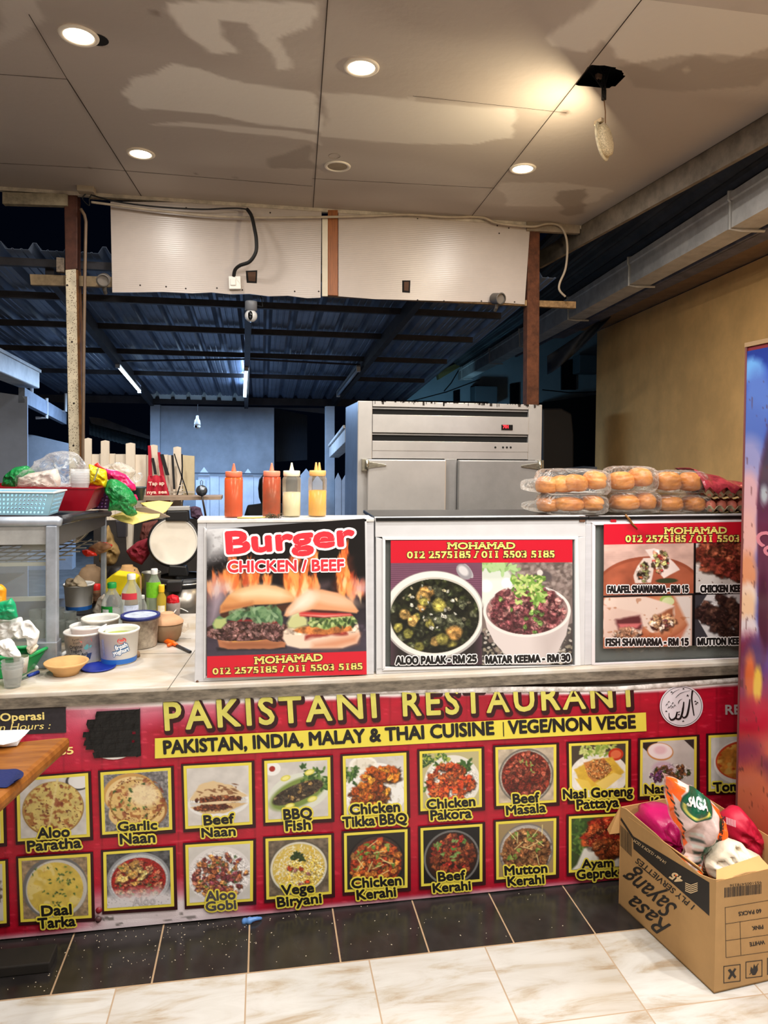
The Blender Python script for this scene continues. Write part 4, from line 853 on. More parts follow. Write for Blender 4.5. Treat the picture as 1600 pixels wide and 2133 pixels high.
PICS = {
 20: [(-140, 1640), (5, 1630), (8, 1756), (-138, 1768)], 0: [(34, 1622), (183.5, 1610), (187.5, 1743), (37, 1753)], 1: [(209, 1609), (356, 1599), (359, 1728), (213, 1739)],
 2: [(382, 1595.5), (524, 1588), (526, 1717), (386, 1727)], 3: [(550.5, 1585), (688, 1577), (690, 1705), (553, 1713.6)], 4: [(714, 1575), (846.5, 1567.5), (848, 1697), (716.6, 1707)],
 5: [(874, 1565), (1003, 1559), (1004, 1681), (876, 1690)], 6: [(1032, 1556.6), (1159, 1550.6), (1159, 1671), (1034, 1679)], 7: [(1185, 1549), (1309, 1543), (1308, 1662), (1187, 1668)],
 8: [(1334, 1541.6), (1451.5, 1534), (1451, 1653), (1333, 1659)], 9: [(1476, 1532), (1594, 1526), (1594, 1643), (1476, 1649)],
 21: [(-135, 1806), (11, 1793), (14, 1923), (-132, 1936)], 11: [(38, 1788), (188, 1778), (191, 1912), (43, 1921)], 12: [(215, 1775), (360, 1765), (363, 1888), (217, 1898)], 13: [(386, 1760), (527.5, 1751), (527, 1877), (389, 1887)],
 14: [(553, 1747), (690, 1739), (691, 1862), (555, 1874)], 15: [(716.6, 1735.6), (849, 1727), (849, 1849), (718, 1859)], 16: [(876, 1725), (1005, 1716), (1005, 1836), (877.5, 1846.6)],
 17: [(1033, 1712), (1159, 1704), (1158, 1821.6), (1034, 1832.5)], 18: [(1185, 1700.6), (1310, 1693), (1310, 1809), (1185, 1818)]}
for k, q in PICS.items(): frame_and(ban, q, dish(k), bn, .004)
CAPS = {0: [('Aloo', 79, 1746, 145, 1742, 18), ('Paratha', 58, 1773, 169, 1765, 18)], 1: [('Garlic', 246, 1731, 327, 1727, 16), ('Naan', 251, 1758, 323, 1754, 18)], 2: [('Beef', 425.6, 1718.7, 488, 1714, 17), ('Naan', 421, 1744, 490.5, 1740, 16)],
 3: [('BBQ', 592, 1707, 650, 1703, 18), ('Fish', 596, 1730.5, 647, 1727, 18)], 4: [('Chicken', 730, 1697, 833, 1690, 18), ('Tikka BBQ', 715, 1723, 848, 1714, 18)], 5: [('Chicken', 890, 1685.6, 990, 1678, 17), ('Pakora', 898, 1708, 982, 1703, 17)],
 6: [('Beef', 1069.7, 1674, 1124, 1670, 17), ('Masala', 1055.6, 1697.5, 1137, 1691, 16)], 7: [('Nasi Goreng', 1174, 1664, 1318, 1657, 17), ('Pattaya', 1202.5, 1685.6, 1289, 1680, 17)], 8: [('Nasi', 1344, 1653, 1392, 1651, 16), ('Kandar', 1358, 1680, 1440, 1677, 16)], 9: [('Tomyam', 1487, 1649, 1590, 1643, 16)],
 11: [('Daal', 87.5, 1908, 149, 1904, 18), ('Tarka', 80, 1934, 157, 1928, 18)], 13: [('Aloo', 429.7, 1877, 490.5, 1872, 17), ('Gobi', 429.7, 1897.6, 492, 1892.5, 16)], 14: [('Vege', 587.6, 1864, 654, 1858, 17), ('Biryani', 579, 1889, 670, 1880, 17)],
 15: [('Chicken', 733.4, 1850, 836, 1843, 17), ('Kerahi', 744.6, 1874, 825, 1866.5, 17)], 16: [('Beef', 914, 1835.6, 969.7, 1831, 16), ('Kerahi', 903, 1859, 980.6, 1853, 16)], 17: [('Mutton', 1052.5, 1823, 1140, 1817, 16), ('Kerahi', 1058.8, 1845, 1133.8, 1839.7, 16)], 18: [('Ayam', 1213, 1808, 1277.5, 1805, 15), ('Geprek', 1202.5, 1831, 1287.5, 1825, 16)]}
for k, L in CAPS.items():
    a, b = MB(), MB()
    for i, (s, x0, y0, x1, y1, c) in enumerate(L):
        write(a, s, bn, x0, y0, x1, y1, c*1.13, .045, .115, lift=.0052+.0002*i); write(b, s, bn, x0, y0, x1, y1, c*1.13, .045, lift=.0062)
    a.build('caption_halo', YEL, ban, fix=False); b.build('caption', BLK if k != 13 else mat('print_grey', (70, 66, 66), .5), ban, fix=False)
mb = MB(); write(mb, 'Aloo', bn, 277, 1886, 325, 1882, 16, .02, lift=.0055); mb.build('caption', mat('print_faded', (178, 172, 174), .6), ban, fix=False)
# headline
cl = lambda X: TOPF(X)+2
for s, x0, y0, x1, y1, c0, c1 in (('PAKISTANI', 345, 1521, 784, 1494, 57, 52), ('RESTAURANT', 841, 1491, 1329, 1470.5, 53, 55)):
    a = MB(); write(a, s, bn, x0+3, y0+4, x1+4, y1+5, c0, .02, .055, lift=.002, space=1.22, taper=c1/c0, clip=cl); a.build('headline_shadow', SHD, ban, fix=False)
    a = MB(); write(a, s, bn, x0, y0, x1, y1, c0, .02, lift=.0035, space=1.22, taper=c1/c0, clip=cl); a.build('headline', YELD, ban, fix=False)
poly_on(bn, [(322.7, 1538), (1345.6, 1484), (1347, 1523), (322.7, 1580)], .0025, 'yellow_strip', YEL, ban)
a = MB(); write(a, 'PAKISTAN, INDIA, MALAY & THAI CUISINE', bn, 342, 1570, 1029, 1529.5, 26, .045, lift=.0035); a.build('strip_lettering', BLK, ban, fix=False); a = MB(); write(a, 'VEGE/NON VEGE', bn, 1060, 1528, 1323.7, 1516, 25.5, .045, lift=.0035); a.build('strip_lettering', BLK, ban, fix=False)
poly_on(bn, [(1047.5, 1504), (1049.5, 1504), (1050.5, 1534), (1048.5, 1534)], .0035, 'strip_bar', BLK, ban)
poly_on(bn, [(-160, 1482), (137, 1473), (138, 1526), (-160, 1538)], .0022, 'hours_box', mat('print_charcoal', (44, 40, 44), .5, var=.2, scale=60), ban)
a = MB(); write(a, 'Operasi', bn, 1, 1502, 92, 1498.5, 15.5, .03, lift=.0035); a.build('hours_lettering', PINKY, ban, fix=False); a = MB(); write(a, 'on Hours :', bn, -16, 1523, 106, 1518, 14, 0, lift=.0035, shear=.2); a.build('hours_lettering', PINKY, ban, fix=False); a = MB(); write(a, '185', bn, 112, 1573, 153, 1570, 14, .03, lift=.0035)
a.build('hours_lettering', PINKY, ban, fix=False)
a = MB(); write(a, 'RESTO', bn, 1512, 1488, 1600, 1486, 19, .03, lift=.0035); a.build('side_lettering', mat('print_silver', (178, 168, 168), .5), ban, fix=False)
# white round seal with calligraphy
def seal():
    cx, cy, r = 1419.5, 1471, 45
    cp = lambda a, q, q2: (cx+q*math.cos(a), max(cy+q2*math.sin(a), TOPF(cx+q*math.cos(a))+3))
    poly_on(bn, [cp(i*math.pi/24, r, 43) for i in range(48)], .0026, 'round_seal', mat('seal_white', (214, 208, 214), .5), ban)
    mb = MB(); R1 = [[], []]
    for i in range(49):
        for k, q in ((0, .925), (1, .945)): R1[k].append(bn(*cp(i*math.pi/24, r*q, 43*q), .0034))
    mb.grid(R1); mb.build('seal_ring', BLK, ban, fix=False)
    mb = MB(); O = lambda x, y: bn(1160+x/3.636, 1400+y/3.636, .0036)
    def stroke(P, w0, w1=None):
        Q = []; P = [V3((x, y, 0)) for x, y in P]; Q = bez(P, 8); n = len(Q); L_, R_ = [], []
        for i, q in enumerate(Q):
            d = (Q[min(i+1, n-1)]-Q[max(i-1, 0)]).normalized(); nn = V3((-d.y, d.x, 0)); f = i/(n-1); wd = w0*(.35+.65*math.sin(math.pi*min(1, f*1.15+.1))) if w1 is None else w0+(w1-w0)*f
            a, b = q+nn*wd, q-nn*wd; L_.append(O(a.x, a.y)); R_.append(O(b.x, b.y))
        mb.grid([L_, R_])
    stroke([(1028, 140), (1022, 200), (1030, 270), (1040, 330)], 7, 4); stroke([(1008, 205), (1000, 270), (985, 330), (960, 345), (948, 320), (952, 270)], 8); stroke([(962, 225), (955, 290), (935, 350), (905, 350), (912, 310), (935, 300)], 8)
    stroke([(912, 300), (900, 345), (870, 362), (852, 340), (850, 310)], 8); stroke([(920, 240), (930, 215), (950, 205)], 3); stroke([(900, 195), (940, 160), (1010, 140)], 2.2); stroke([(870, 170), (890, 150), (930, 130)], 2.2); stroke([(985, 185), (990, 172), (996, 184), (1002, 172)], 3)
    for x, y in ((835, 250), (850, 230), (866, 262), (880, 240), (895, 258), (850, 272), (878, 270)): stroke([(x-9, y+6), (x, y-9), (x+9, y+4)], 2.4)
    for x, y in ((830, 300), (925, 325), (958, 375), (1055, 245), (960, 130), (870, 155), (1050, 225), (1065, 235)): stroke([(x-6, y), (x, y-5), (x+6, y)], 4, 3)
    mb.build('calligraphy', BLK, ban, fix=False)
seal()
# black tape stuck over a mark at the top of the banner
tp = thing('black_tape_patch', 'torn black tape patch stuck over a mark on the red banner', 'tape', bn(235, 1575, .006)); tm = mat('black_tape', (12, 11, 12), .35, bump=.5, bscale=30); rg = random.Random(2)
poly_on(bn, [(195+40*math.cos(i*.26)+40, 1562+20*math.sin(i*.26)) for i in range(24)], .0030, 'paper_rest', WHT, tp)
for i in range(11):
    y = 1480+i*8.6; xl = 176+rg.uniform(-3, 12)+(14 if i < 2 else 0)+(8 if i > 8 else 0); xr = 285+rg.uniform(-10, 7)
    MB().prism([bn(x, yy, .0042+.0006*(i % 3)) for x, yy in ((xl, y+2), (xr, y-3), (xr+rg.uniform(-3, 3), y+9), (xl+rg.uniform(-4, 4), y+13))], (0, -.0007, 0)).build('tape_strip', tm, tp)
MB().prism([bn(x, y, .0068) for x, y in ((279, 1484), (292, 1475), (292, 1530), (294, 1574), (285, 1577), (276, 1570), (283, 1530))], (0, -.0008, 0)).build('tape_strip', tm, tp)
for x, y, c in ((206, 1896, (120, 20, 30)), (205, 1915, (70, 40, 40))): MB().lathe([(0, .008), (.009, .005), (.011, 0)], bn(x, y, .004), 14, Matrix.Rotation(math.pi/2, 3, 'X')).build('fixing_bolt', mat('bolt_%d' % c[0], c, .5), ban, True)
tag(MB().tube(bez([bn(505, 1920, .02), bn(518, 1918, .03), bn(532, 1914, .03), bn(545, 1913, .02)], 5), [.004, .01, .012, .011, .009, .012, .012, .01, .008, .008, .007, .007, .006, .006, .005, .004][:16], 8).build('blue_wrapper', mat('blue_plastic', (86, 130, 190), .4), smooth=True), 'scrap of pale blue plastic lying at the foot of the banner', 'scrap')
tag(MB().box((pz(-60, 1990, 0).x, 2.36, .0026), (pz(125, 1975, 0).x, 2.45, .036)).build('dark_bar', mat('dirty_black_bar', (26, 22, 18), .7, var=.4), bevel=.004), 'dirty black bar lying on the dark tiles under the wooden table', 'bar')
# ================================================================== ALUMINIUM DISPLAY CABINETS ON THE COUNTER
alu = mat('brushed_aluminium', (214, 214, 218), .38, .35, var=.07, scale=3, stretch=(1, 1, 8)); aluw = mat('white_aluminium', (204, 203, 204), .4, .1, var=.05); glassm = film('cabinet_glass', (226, 232, 228), .10, .06)
tin = mat('cabinet_inside', (64, 60, 52), .7, var=.3); blktop = mat('black_worktop', (20, 19, 19), .3)
def cab(x, y, l=0): return pY(x, y, YC-l)
def cabz(x, y, l): p = cab(x, y, l); p.z = max(p.z, CT+.0008); return p
def bars(t, m, quads, th=.03, front=0.):
    for q, nm in quads: MB().prism([cabz(x, y, front) for x, y in q], (0, th, 0)).build(nm, m, t, bevel=.0015)
def shell(t, xl, xr, zb, DEP=.32):   # sides, back and floor of a cabinet
    MB().box((xl, YC+.03, zb), (xl+.01, YC+DEP, BARZ-.012)).build('side_panel', aluw, t); MB().box((xr-.01, YC+.03, zb), (xr, YC+DEP, BARZ-.012)).build('side_panel', aluw, t)
    MB().box((xl+.01, YC+DEP-.01, zb), (xr-.01, YC+DEP, BARZ-.012)).build('back_panel', tin, t); MB().box((xl+.01, YC+.03, zb), (xr-.01, YC+DEP-.01, zb+.008)).build('bottom_panel', tin, t)
rust = mat('rust_spot', (92, 58, 36), .8, var=.4)
# first, with the burger poster
t1 = thing('display_cabinet', 'white aluminium display cabinet that carries the burger poster', 'display cabinet', cab(590, 1425))
xl, xr = cab(410, 1300).x, cab(778, 1300).x; zb = CT+.001
bars(t1, alu, [(((412, 1082), (430, 1082), (424, 1425), (405, 1427)), 'frame_post'), (((763, 1079), (779, 1079), (779, 1412), (765, 1413)), 'frame_post'), (((430, 1081), (763, 1079), (763, 1103), (430, 1105)), 'top_frame'), (((424, 1408), (765, 1404), (765, 1413), (424, 1426)), 'bottom_frame')])
bars(t1, mat('inner_frame_white', (212, 211, 212), .4), [(((425, 1098), (432, 1104), (429, 1411), (424, 1415)), 'inner_frame'), (((759, 1080), (764, 1080), (766, 1408), (761, 1404)), 'inner_frame')], .012, .004)
MB().prism([cab(x, y, -.012) for x, y in [(430, 1104), (763, 1103), (763, 1405), (428, 1410)]], (0, .004, 0)).build('pane', mat('backing_panel', (200, 198, 196), .5), t1)
shell(t1, xl, xr, zb, .13)
MB().box((xl, YC-.004, BARZ-.012), (xr-.002, YC+.135, BARZ)).build('top_slab', mat('white_worktop', (214, 210, 204), .4, var=.2, scale=8), t1, bevel=.002)
for x, y in ((416, 1086), (411, 1420), (766, 1085)): MB().lathe([(0, .003), (.004, .002), (.005, 0)], cab(x, y, .001), 10, Matrix.Rotation(math.pi/2, 3, 'X')).build('screw', rust, t1)
# second, with two dishes
t2 = thing('display_cabinet', 'white aluminium display cabinet with two curry pictures behind its window', 'display cabinet', cab(1000, 1410)); x2, x3 = cab(780, 1300).x+.001, cab(1221, 1300).x
bars(t2, aluw, [(((782, 1078), (1220, 1074), (1220, 1118), (782, 1119)), 'top_frame'), (((783, 1119), (803, 1124), (803, 1392), (784, 1399)), 'frame_post'), (((1196, 1120), (1220, 1117), (1218, 1391), (1197, 1388)), 'frame_post'), (((784, 1392), (1218, 1386), (1216, 1409), (784, 1416)), 'bottom_frame')])
bars(t2, mat('inner_frame_white', (212, 211, 212), .4), [(((796, 1119), (1205, 1118), (1200, 1124), (803, 1125)), 'inner_frame'), (((797, 1119), (803, 1125), (803, 1391), (797, 1395)), 'inner_frame'), (((1198, 1124), (1205, 1118), (1210, 1392), (1198, 1387)), 'inner_frame'), (((803, 1390), (1198, 1386), (1206, 1392), (797, 1397)), 'inner_frame')], .01, .005)
MB().prism([cab(x, y, -.014) for x, y in [(800, 1122), (1200, 1121), (1200, 1390), (800, 1394)]], (0, .004, 0)).build('window_pane', glassm, t2)
MB().prism([cab(x, y, -.022) for x, y in [(800, 1122), (1200, 1121), (1200, 1390), (800, 1394)]], (0, .004, 0)).build('backing', mat('backing_dark', (70, 66, 58), .6, var=.2), t2)
shell(t2, x2, x3, zb); MB().box((x2, YC-.006, BARZ-.010), (x3, YC+.33, BARZ+.003)).build('top_slab', blktop, t2, bevel=.002)
MB().cbox(cab(1213, 1081, .002), (.022, .006, .022)).build('corner_bracket', rust, t2)
# third, runs on behind the drinks fridge
t3 = thing('display_cabinet', 'aluminium display cabinet with the shawarma poster and an egg tray inside', 'display cabinet', cab(1400, 1400)); x4 = cab(1700, 1300).x
bars(t3, alu, [(((1221, 1076), (1700, 1068), (1700, 1084), (1221, 1092)), 'top_frame'), (((1220, 1092), (1241, 1092), (1240, 1397), (1218, 1398)), 'frame_post'), (((1219, 1386), (1700, 1370), (1700, 1392), (1219, 1409)), 'bottom_frame')])
bars(t3, mat('inner_frame_pale', (220, 212, 214), .4), [(((1232, 1088), (1700, 1080), (1700, 1086), (1238, 1094)), 'inner_frame'), (((1234, 1090), (1240, 1096), (1240, 1384), (1233, 1390)), 'inner_frame'), (((1240, 1382), (1700, 1366), (1700, 1372), (1236, 1390)), 'inner_frame')], .01, .005)
MB().prism([cab(x, y, -.014) for x, y in [(1236, 1090), (1700, 1082), (1700, 1370), (1236, 1386)]], (0, .004, 0)).build('window_pane', glassm, t3)
shell(t3, x3+.001, x4, zb); MB().box((x3+.001, YC-.006, BARZ-.010), (x4, YC+.33, BARZ+.003)).build('top_slab', blktop, t3, bevel=.002)
poly_on(cab, [(1272, 1078), (1284, 1078), (1284, 1088), (1272, 1088)], .0055, 'red_sticker', mat('sticker_red', (170, 20, 34), .4), t3)
MB().tube([cab(1303, 1072, .007), cab(1311, 1082, .0075), cab(1318, 1092, .0075), cab(1328, 1102, .008)], [.004, .005, .004, .002], 8).build('brown_drip', mat('brown_drip', (120, 78, 28), .35), t3, True)
MB().box((cab(1500, 1380).x-.3, YC+.06, BARZ-.35), (x4-.02, YC+.28, BARZ-.345)).build('shelf', mat('inner_shelf', (120, 116, 104), .4), t3)
# ================================================================== POSTERS
def header(onto, par, l, name_, num, serif=True):
    for s, (x0, y0, x1, y1, c) in ((num[0], num[1:]), (name_[0], name_[1:])):
        a = MB(); write(a, s, onto, x0, y0, x1, y1, c, .04, .05, lift=l, serif=True); a.build('lettering_edge', BLK, par, fix=False)
        a = MB(); write(a, s, onto, x0, y0, x1, y1, c, .04, lift=l+.0006, serif=True); a.build('lettering', mat('print_gold', (228, 206, 110), .4), par, fix=False)
def outlined(onto, par, l, s, x0, y0, x1, y1, c, m_in, m_out, off, grow, fk='sans', nm='caption', **k):
    a = MB(); write(a, s, onto, x0, y0, x1, y1, c, off, grow, fk, lift=l, **k); a.build(nm+'_outline', m_out, par, fix=False)
    a = MB(); write(a, s, onto, x0, y0, x1, y1, c, off, 0, fk, lift=l+.0006, **k); a.build(nm, m_in, par, fix=False)
# --- burger poster
po = thing('burger_poster', 'black burger poster with flames and two large burgers', 'poster', cab(590, 1410, .01))
def burger():
    n = 330; p = Pic(n, n, (18, 15, 17)); p.rng = np.random.RandomState(21); q = [(431, 1103), (760, 1080), (764, 1405), (431, 1412)]
    U = lambda x, y: ((x/4+400-431)/332, (y/4+940-1100+ (0))/(1412-1092)*1.0)
    def uv(x, y):
        X, Y = x/4+400, y/4+940; u = (X-431)/331; yt = 1103-23*u; yb_ = 1412-7*u; return u, (Y-yt)/(yb_-yt)
    P = lambda pts, col, **k: p.poly([uv(*a) for a in pts], col, **k)
    p.blend(np.clip((p.Y-.45)/.4, 0, 1)*.9, (88, 76, 92)); p.tex(30, .12)
    p.blend(np.clip((p.Y-.78)/.05, 0, 1)*.5, (52, 46, 56))
    fl = (226, 120, 62); fl2 = (250, 196, 130); pk = (206, 140, 150)
    # flames
    for pts in ([(125, 1150), (160, 1080), (250, 1040), (330, 960), (420, 930), (540, 1000), (560, 1060), (420, 1110), (130, 1250)], [(770, 1170), (790, 1000), (850, 900), (940, 930), (970, 1080), (900, 1180)], [(1200, 1170), (1240, 950), (1330, 900), (1330, 1060), (1440, 1130), (1440, 1190)]): P(pts, (150, 62, 40), soft=.08, wob=.05, al=.7)
    for x, y, w__, h__, n_ in ((330, 1130, 150, 260, 90), (500, 1110, 120, 170, 60), (850, 1190, 150, 420, 150), (950, 1170, 90, 260, 60), (1020, 900, 60, 110, 26), (1270, 1180, 130, 400, 130), (1380, 1180, 120, 90, 30), (630, 1110, 60, 70, 16), (1035, 1150, 40, 110, 16), (200, 1150, 120, 100, 30)): p.flame(x, y, w__, h__, n_, uv)
    p.blend(np.clip((p.Y-.36)/.08, 0, 1)*np.clip((.56-p.Y)/.1, 0, 1)*np.clip((p.nz(6)-.42)/.2, 0, 1)*np.clip(np.abs(p.X-.5)*3-.1, 0, 1)*.7, (200, 160, 170))
    P([(130, 1110), (200, 1060), (300, 1100), (300, 1230), (220, 1400), (130, 1500)], (196, 176, 190), soft=.1, al=.75)
    # the left burger
    P([(205, 1640), (215, 1660), (700, 1650), (780, 1640), (770, 1560)], (30, 26, 30), soft=.02)
    P([(205, 1530), (260, 1540), (500, 1560), (700, 1560), (780, 1590), (770, 1635), (600, 1645), (300, 1648), (225, 1625)], (176, 112, 78), soft=.01, wob=.02); P([(215, 1535), (280, 1550), (330, 1570), (300, 1590), (240, 1570)], (214, 160, 120), soft=.02); P([(260, 1600), (500, 1590), (740, 1600), (700, 1630), (300, 1632)], (140, 84, 56), soft=.03, al=.7)
    P([(275, 1550), (420, 1555), (500, 1540), (560, 1470), (640, 1450), (700, 1470), (720, 1510), (620, 1560), (560, 1580), (340, 1590)], (226, 164, 84), soft=.012)
    P([(300, 1420), (400, 1400), (700, 1400), (740, 1440), (560, 1470), (320, 1460)], (130, 44, 44), soft=.012)
    for a in ((420, 1500, .24, .065), (710, 1510, .09, .06)):
        p.ell(*uv(a[0], a[1]), a[2]*1.0, a[3], (60, 40, 40), .05); p.inside(*uv(a[0], a[1]), a[2], a[3]); p.chunks(140, *uv(a[0], a[1]), a[2], a[3], .012, .026, [(120, 84, 82), (80, 52, 52), (150, 112, 108)]); p.free()
    P([(235, 1330), (300, 1340), (800, 1270), (830, 1290), (780, 1330), (560, 1370), (240, 1390)], (70, 42, 30), soft=.012)
    lf = [(170, 1440), (230, 1380), (280, 1400), (330, 1350), (400, 1310), (430, 1340), (480, 1320), (530, 1290), (590, 1280), (640, 1330), (690, 1300), (740, 1340), (760, 1390), (740, 1450), (690, 1400), (640, 1420), (540, 1430), (520, 1390), (440, 1370), (370, 1420), (300, 1410), (260, 1460), (190, 1490)]
    P(lf, (96, 130, 88), soft=.01, wob=.03); p.mask = None
    for i in range(46): x = 300+p.rng.rand()*440; y = 1300+p.rng.rand()*110; p.ell(*uv(x, y), .03, .01, [(60, 92, 62), (150, 176, 136), (120, 152, 108)][i % 3], p.rng.rand()*3, .5, .7)
    P([(170, 1440), (200, 1390), (270, 1390), (280, 1440), (220, 1490), (180, 1480)], (176, 186, 120), soft=.015, wob=.04)
    P([(232, 1350), (235, 1290), (300, 1200), (400, 1140), (560, 1110), (700, 1120), (800, 1160), (860, 1220), (850, 1255), (700, 1275), (520, 1280), (380, 1310), (260, 1345)], (216, 150, 94), soft=.012); P([(330, 1190), (450, 1140), (600, 1115), (760, 1150), (830, 1215), (740, 1240), (560, 1225), (420, 1230)], (238, 214, 172), soft=.06, al=.9); P([(240, 1330), (260, 1290), (340, 1290), (500, 1260), (500, 1282), (370, 1308)], (160, 92, 54), soft=.04, al=.8)
    # the right burger
    P([(755, 1560), (760, 1500), (800, 1470), (960, 1490), (1300, 1480), (1380, 1440), (1400, 1540), (1370, 1600), (1250, 1640), (900, 1645), (790, 1620)], (232, 206, 184), soft=.012); P([(1010, 1600), (1200, 1560), (1390, 1520), (1370, 1595), (1200, 1640), (1000, 1640)], (206, 130, 92), soft=.05, al=.8)
    P([(930, 1530), (1050, 1500), (1290, 1490), (1300, 1530), (1100, 1550), (940, 1560)], (150, 60, 50), soft=.02, wob=.04); P([(840, 1500), (900, 1450), (1100, 1460), (1320, 1450), (1330, 1490), (1150, 1520), (880, 1520)], (196, 118, 62), soft=.012, wob=.03); p.inside(*uv(1090, 1485), .33, .035); p.tex(40, .5); p.free()
    P([(790, 1430), (830, 1360), (900, 1330), (960, 1400), (960, 1450), (850, 1480), (800, 1470)], (198, 198, 140), soft=.02); P([(970, 1440), (1010, 1380), (1340, 1370), (1375, 1410), (1330, 1460), (1150, 1470), (1000, 1460)], (150, 170, 96), soft=.012, wob=.05)
    for i in range(60): x = 980+p.rng.rand()*380; y = 1375+p.rng.rand()*85; p.ell(*uv(x, y), .02, .009, [(70, 96, 50), (196, 206, 140), (40, 56, 30)][i % 3], p.rng.rand()*3, .5, .75)
    P([(890, 1350), (910, 1320), (1060, 1340), (1320, 1350), (1340, 1370), (1100, 1385), (900, 1375)], (200, 60, 56), soft=.012); P([(900, 1360), (1100, 1368), (1320, 1360), (1100, 1380)], (236, 170, 160), soft=.012); P([(900, 1330), (1080, 1320), (1260, 1320), (1200, 1345), (1000, 1340)], (70, 30, 28), soft=.02)
    P([(765, 1370), (790, 1310), (860, 1230), (960, 1170), (1080, 1150), (1220, 1180), (1330, 1250), (1388, 1330), (1370, 1350), (1200, 1330), (1000, 1320), (880, 1345), (790, 1380)], (224, 156, 112), soft=.012); P([(800, 1340), (880, 1240), (980, 1180), (1000, 1240), (920, 1310), (820, 1360)], (240, 220, 200), soft=.06); p.ell(*uv(1150, 1230), .17, .035, (240, 206, 176), .25, .9, .6); p.ell(*uv(960, 1240), .07, .05, (244, 228, 208), -.7, .9, .6)
    P([(125, 1708), (1455, 1665), (1455, 1890), (125, 1890)], (206, 24, 44))
    P([(125, 1868), (400, 1880), (1455, 1840), (1455, 1890), (125, 1890)], (206, 24, 44), soft=.01)
    # sun-bleached and scuffed corner at the top
    P([(100, 640), (330, 560), (330, 780), (290, 850), (120, 900)], (226, 226, 228), soft=.12, al=.9); q_ = p.nz(50); p.blend(np.clip((q_-.55)/.2, 0, 1)*np.clip(1-p.X*4.5, 0, 1)*np.clip((.4-p.Y)/.2, 0, 1)*.8, (150, 146, 148)); P([(100, 600), (420, 540), (330, 640), (120, 690)], (236, 236, 238), soft=.08)
    p.a *= .96
    printed(p, q, cab, .0125).build('printed_sheet', vcmat('poster_print', .3, .45), po, fix=False)
    redm, wm2 = mat('print_burger_red', (212, 48, 60), .35), mat('print_pure_white', (232, 228, 228), .4)
    outlined(cab, po, .0134, 'Burger', 474, 1152, 738, 1134, 42, redm, wm2, .058, .075, nm='headline')
    outlined(cab, po, .0132, 'CHICKEN / BEEF', 475, 1191.5, 716, 1188, 22, redm, wm2, .045, .08, nm='subtitle')
    header(cab, po, .0134, ('MOHAMAD', 530.5, 1383, 672, 1376, 14), ('012 2575185 / 011 5503 5185', 443.5, 1404.5, 755, 1393.5, 12))
burger()
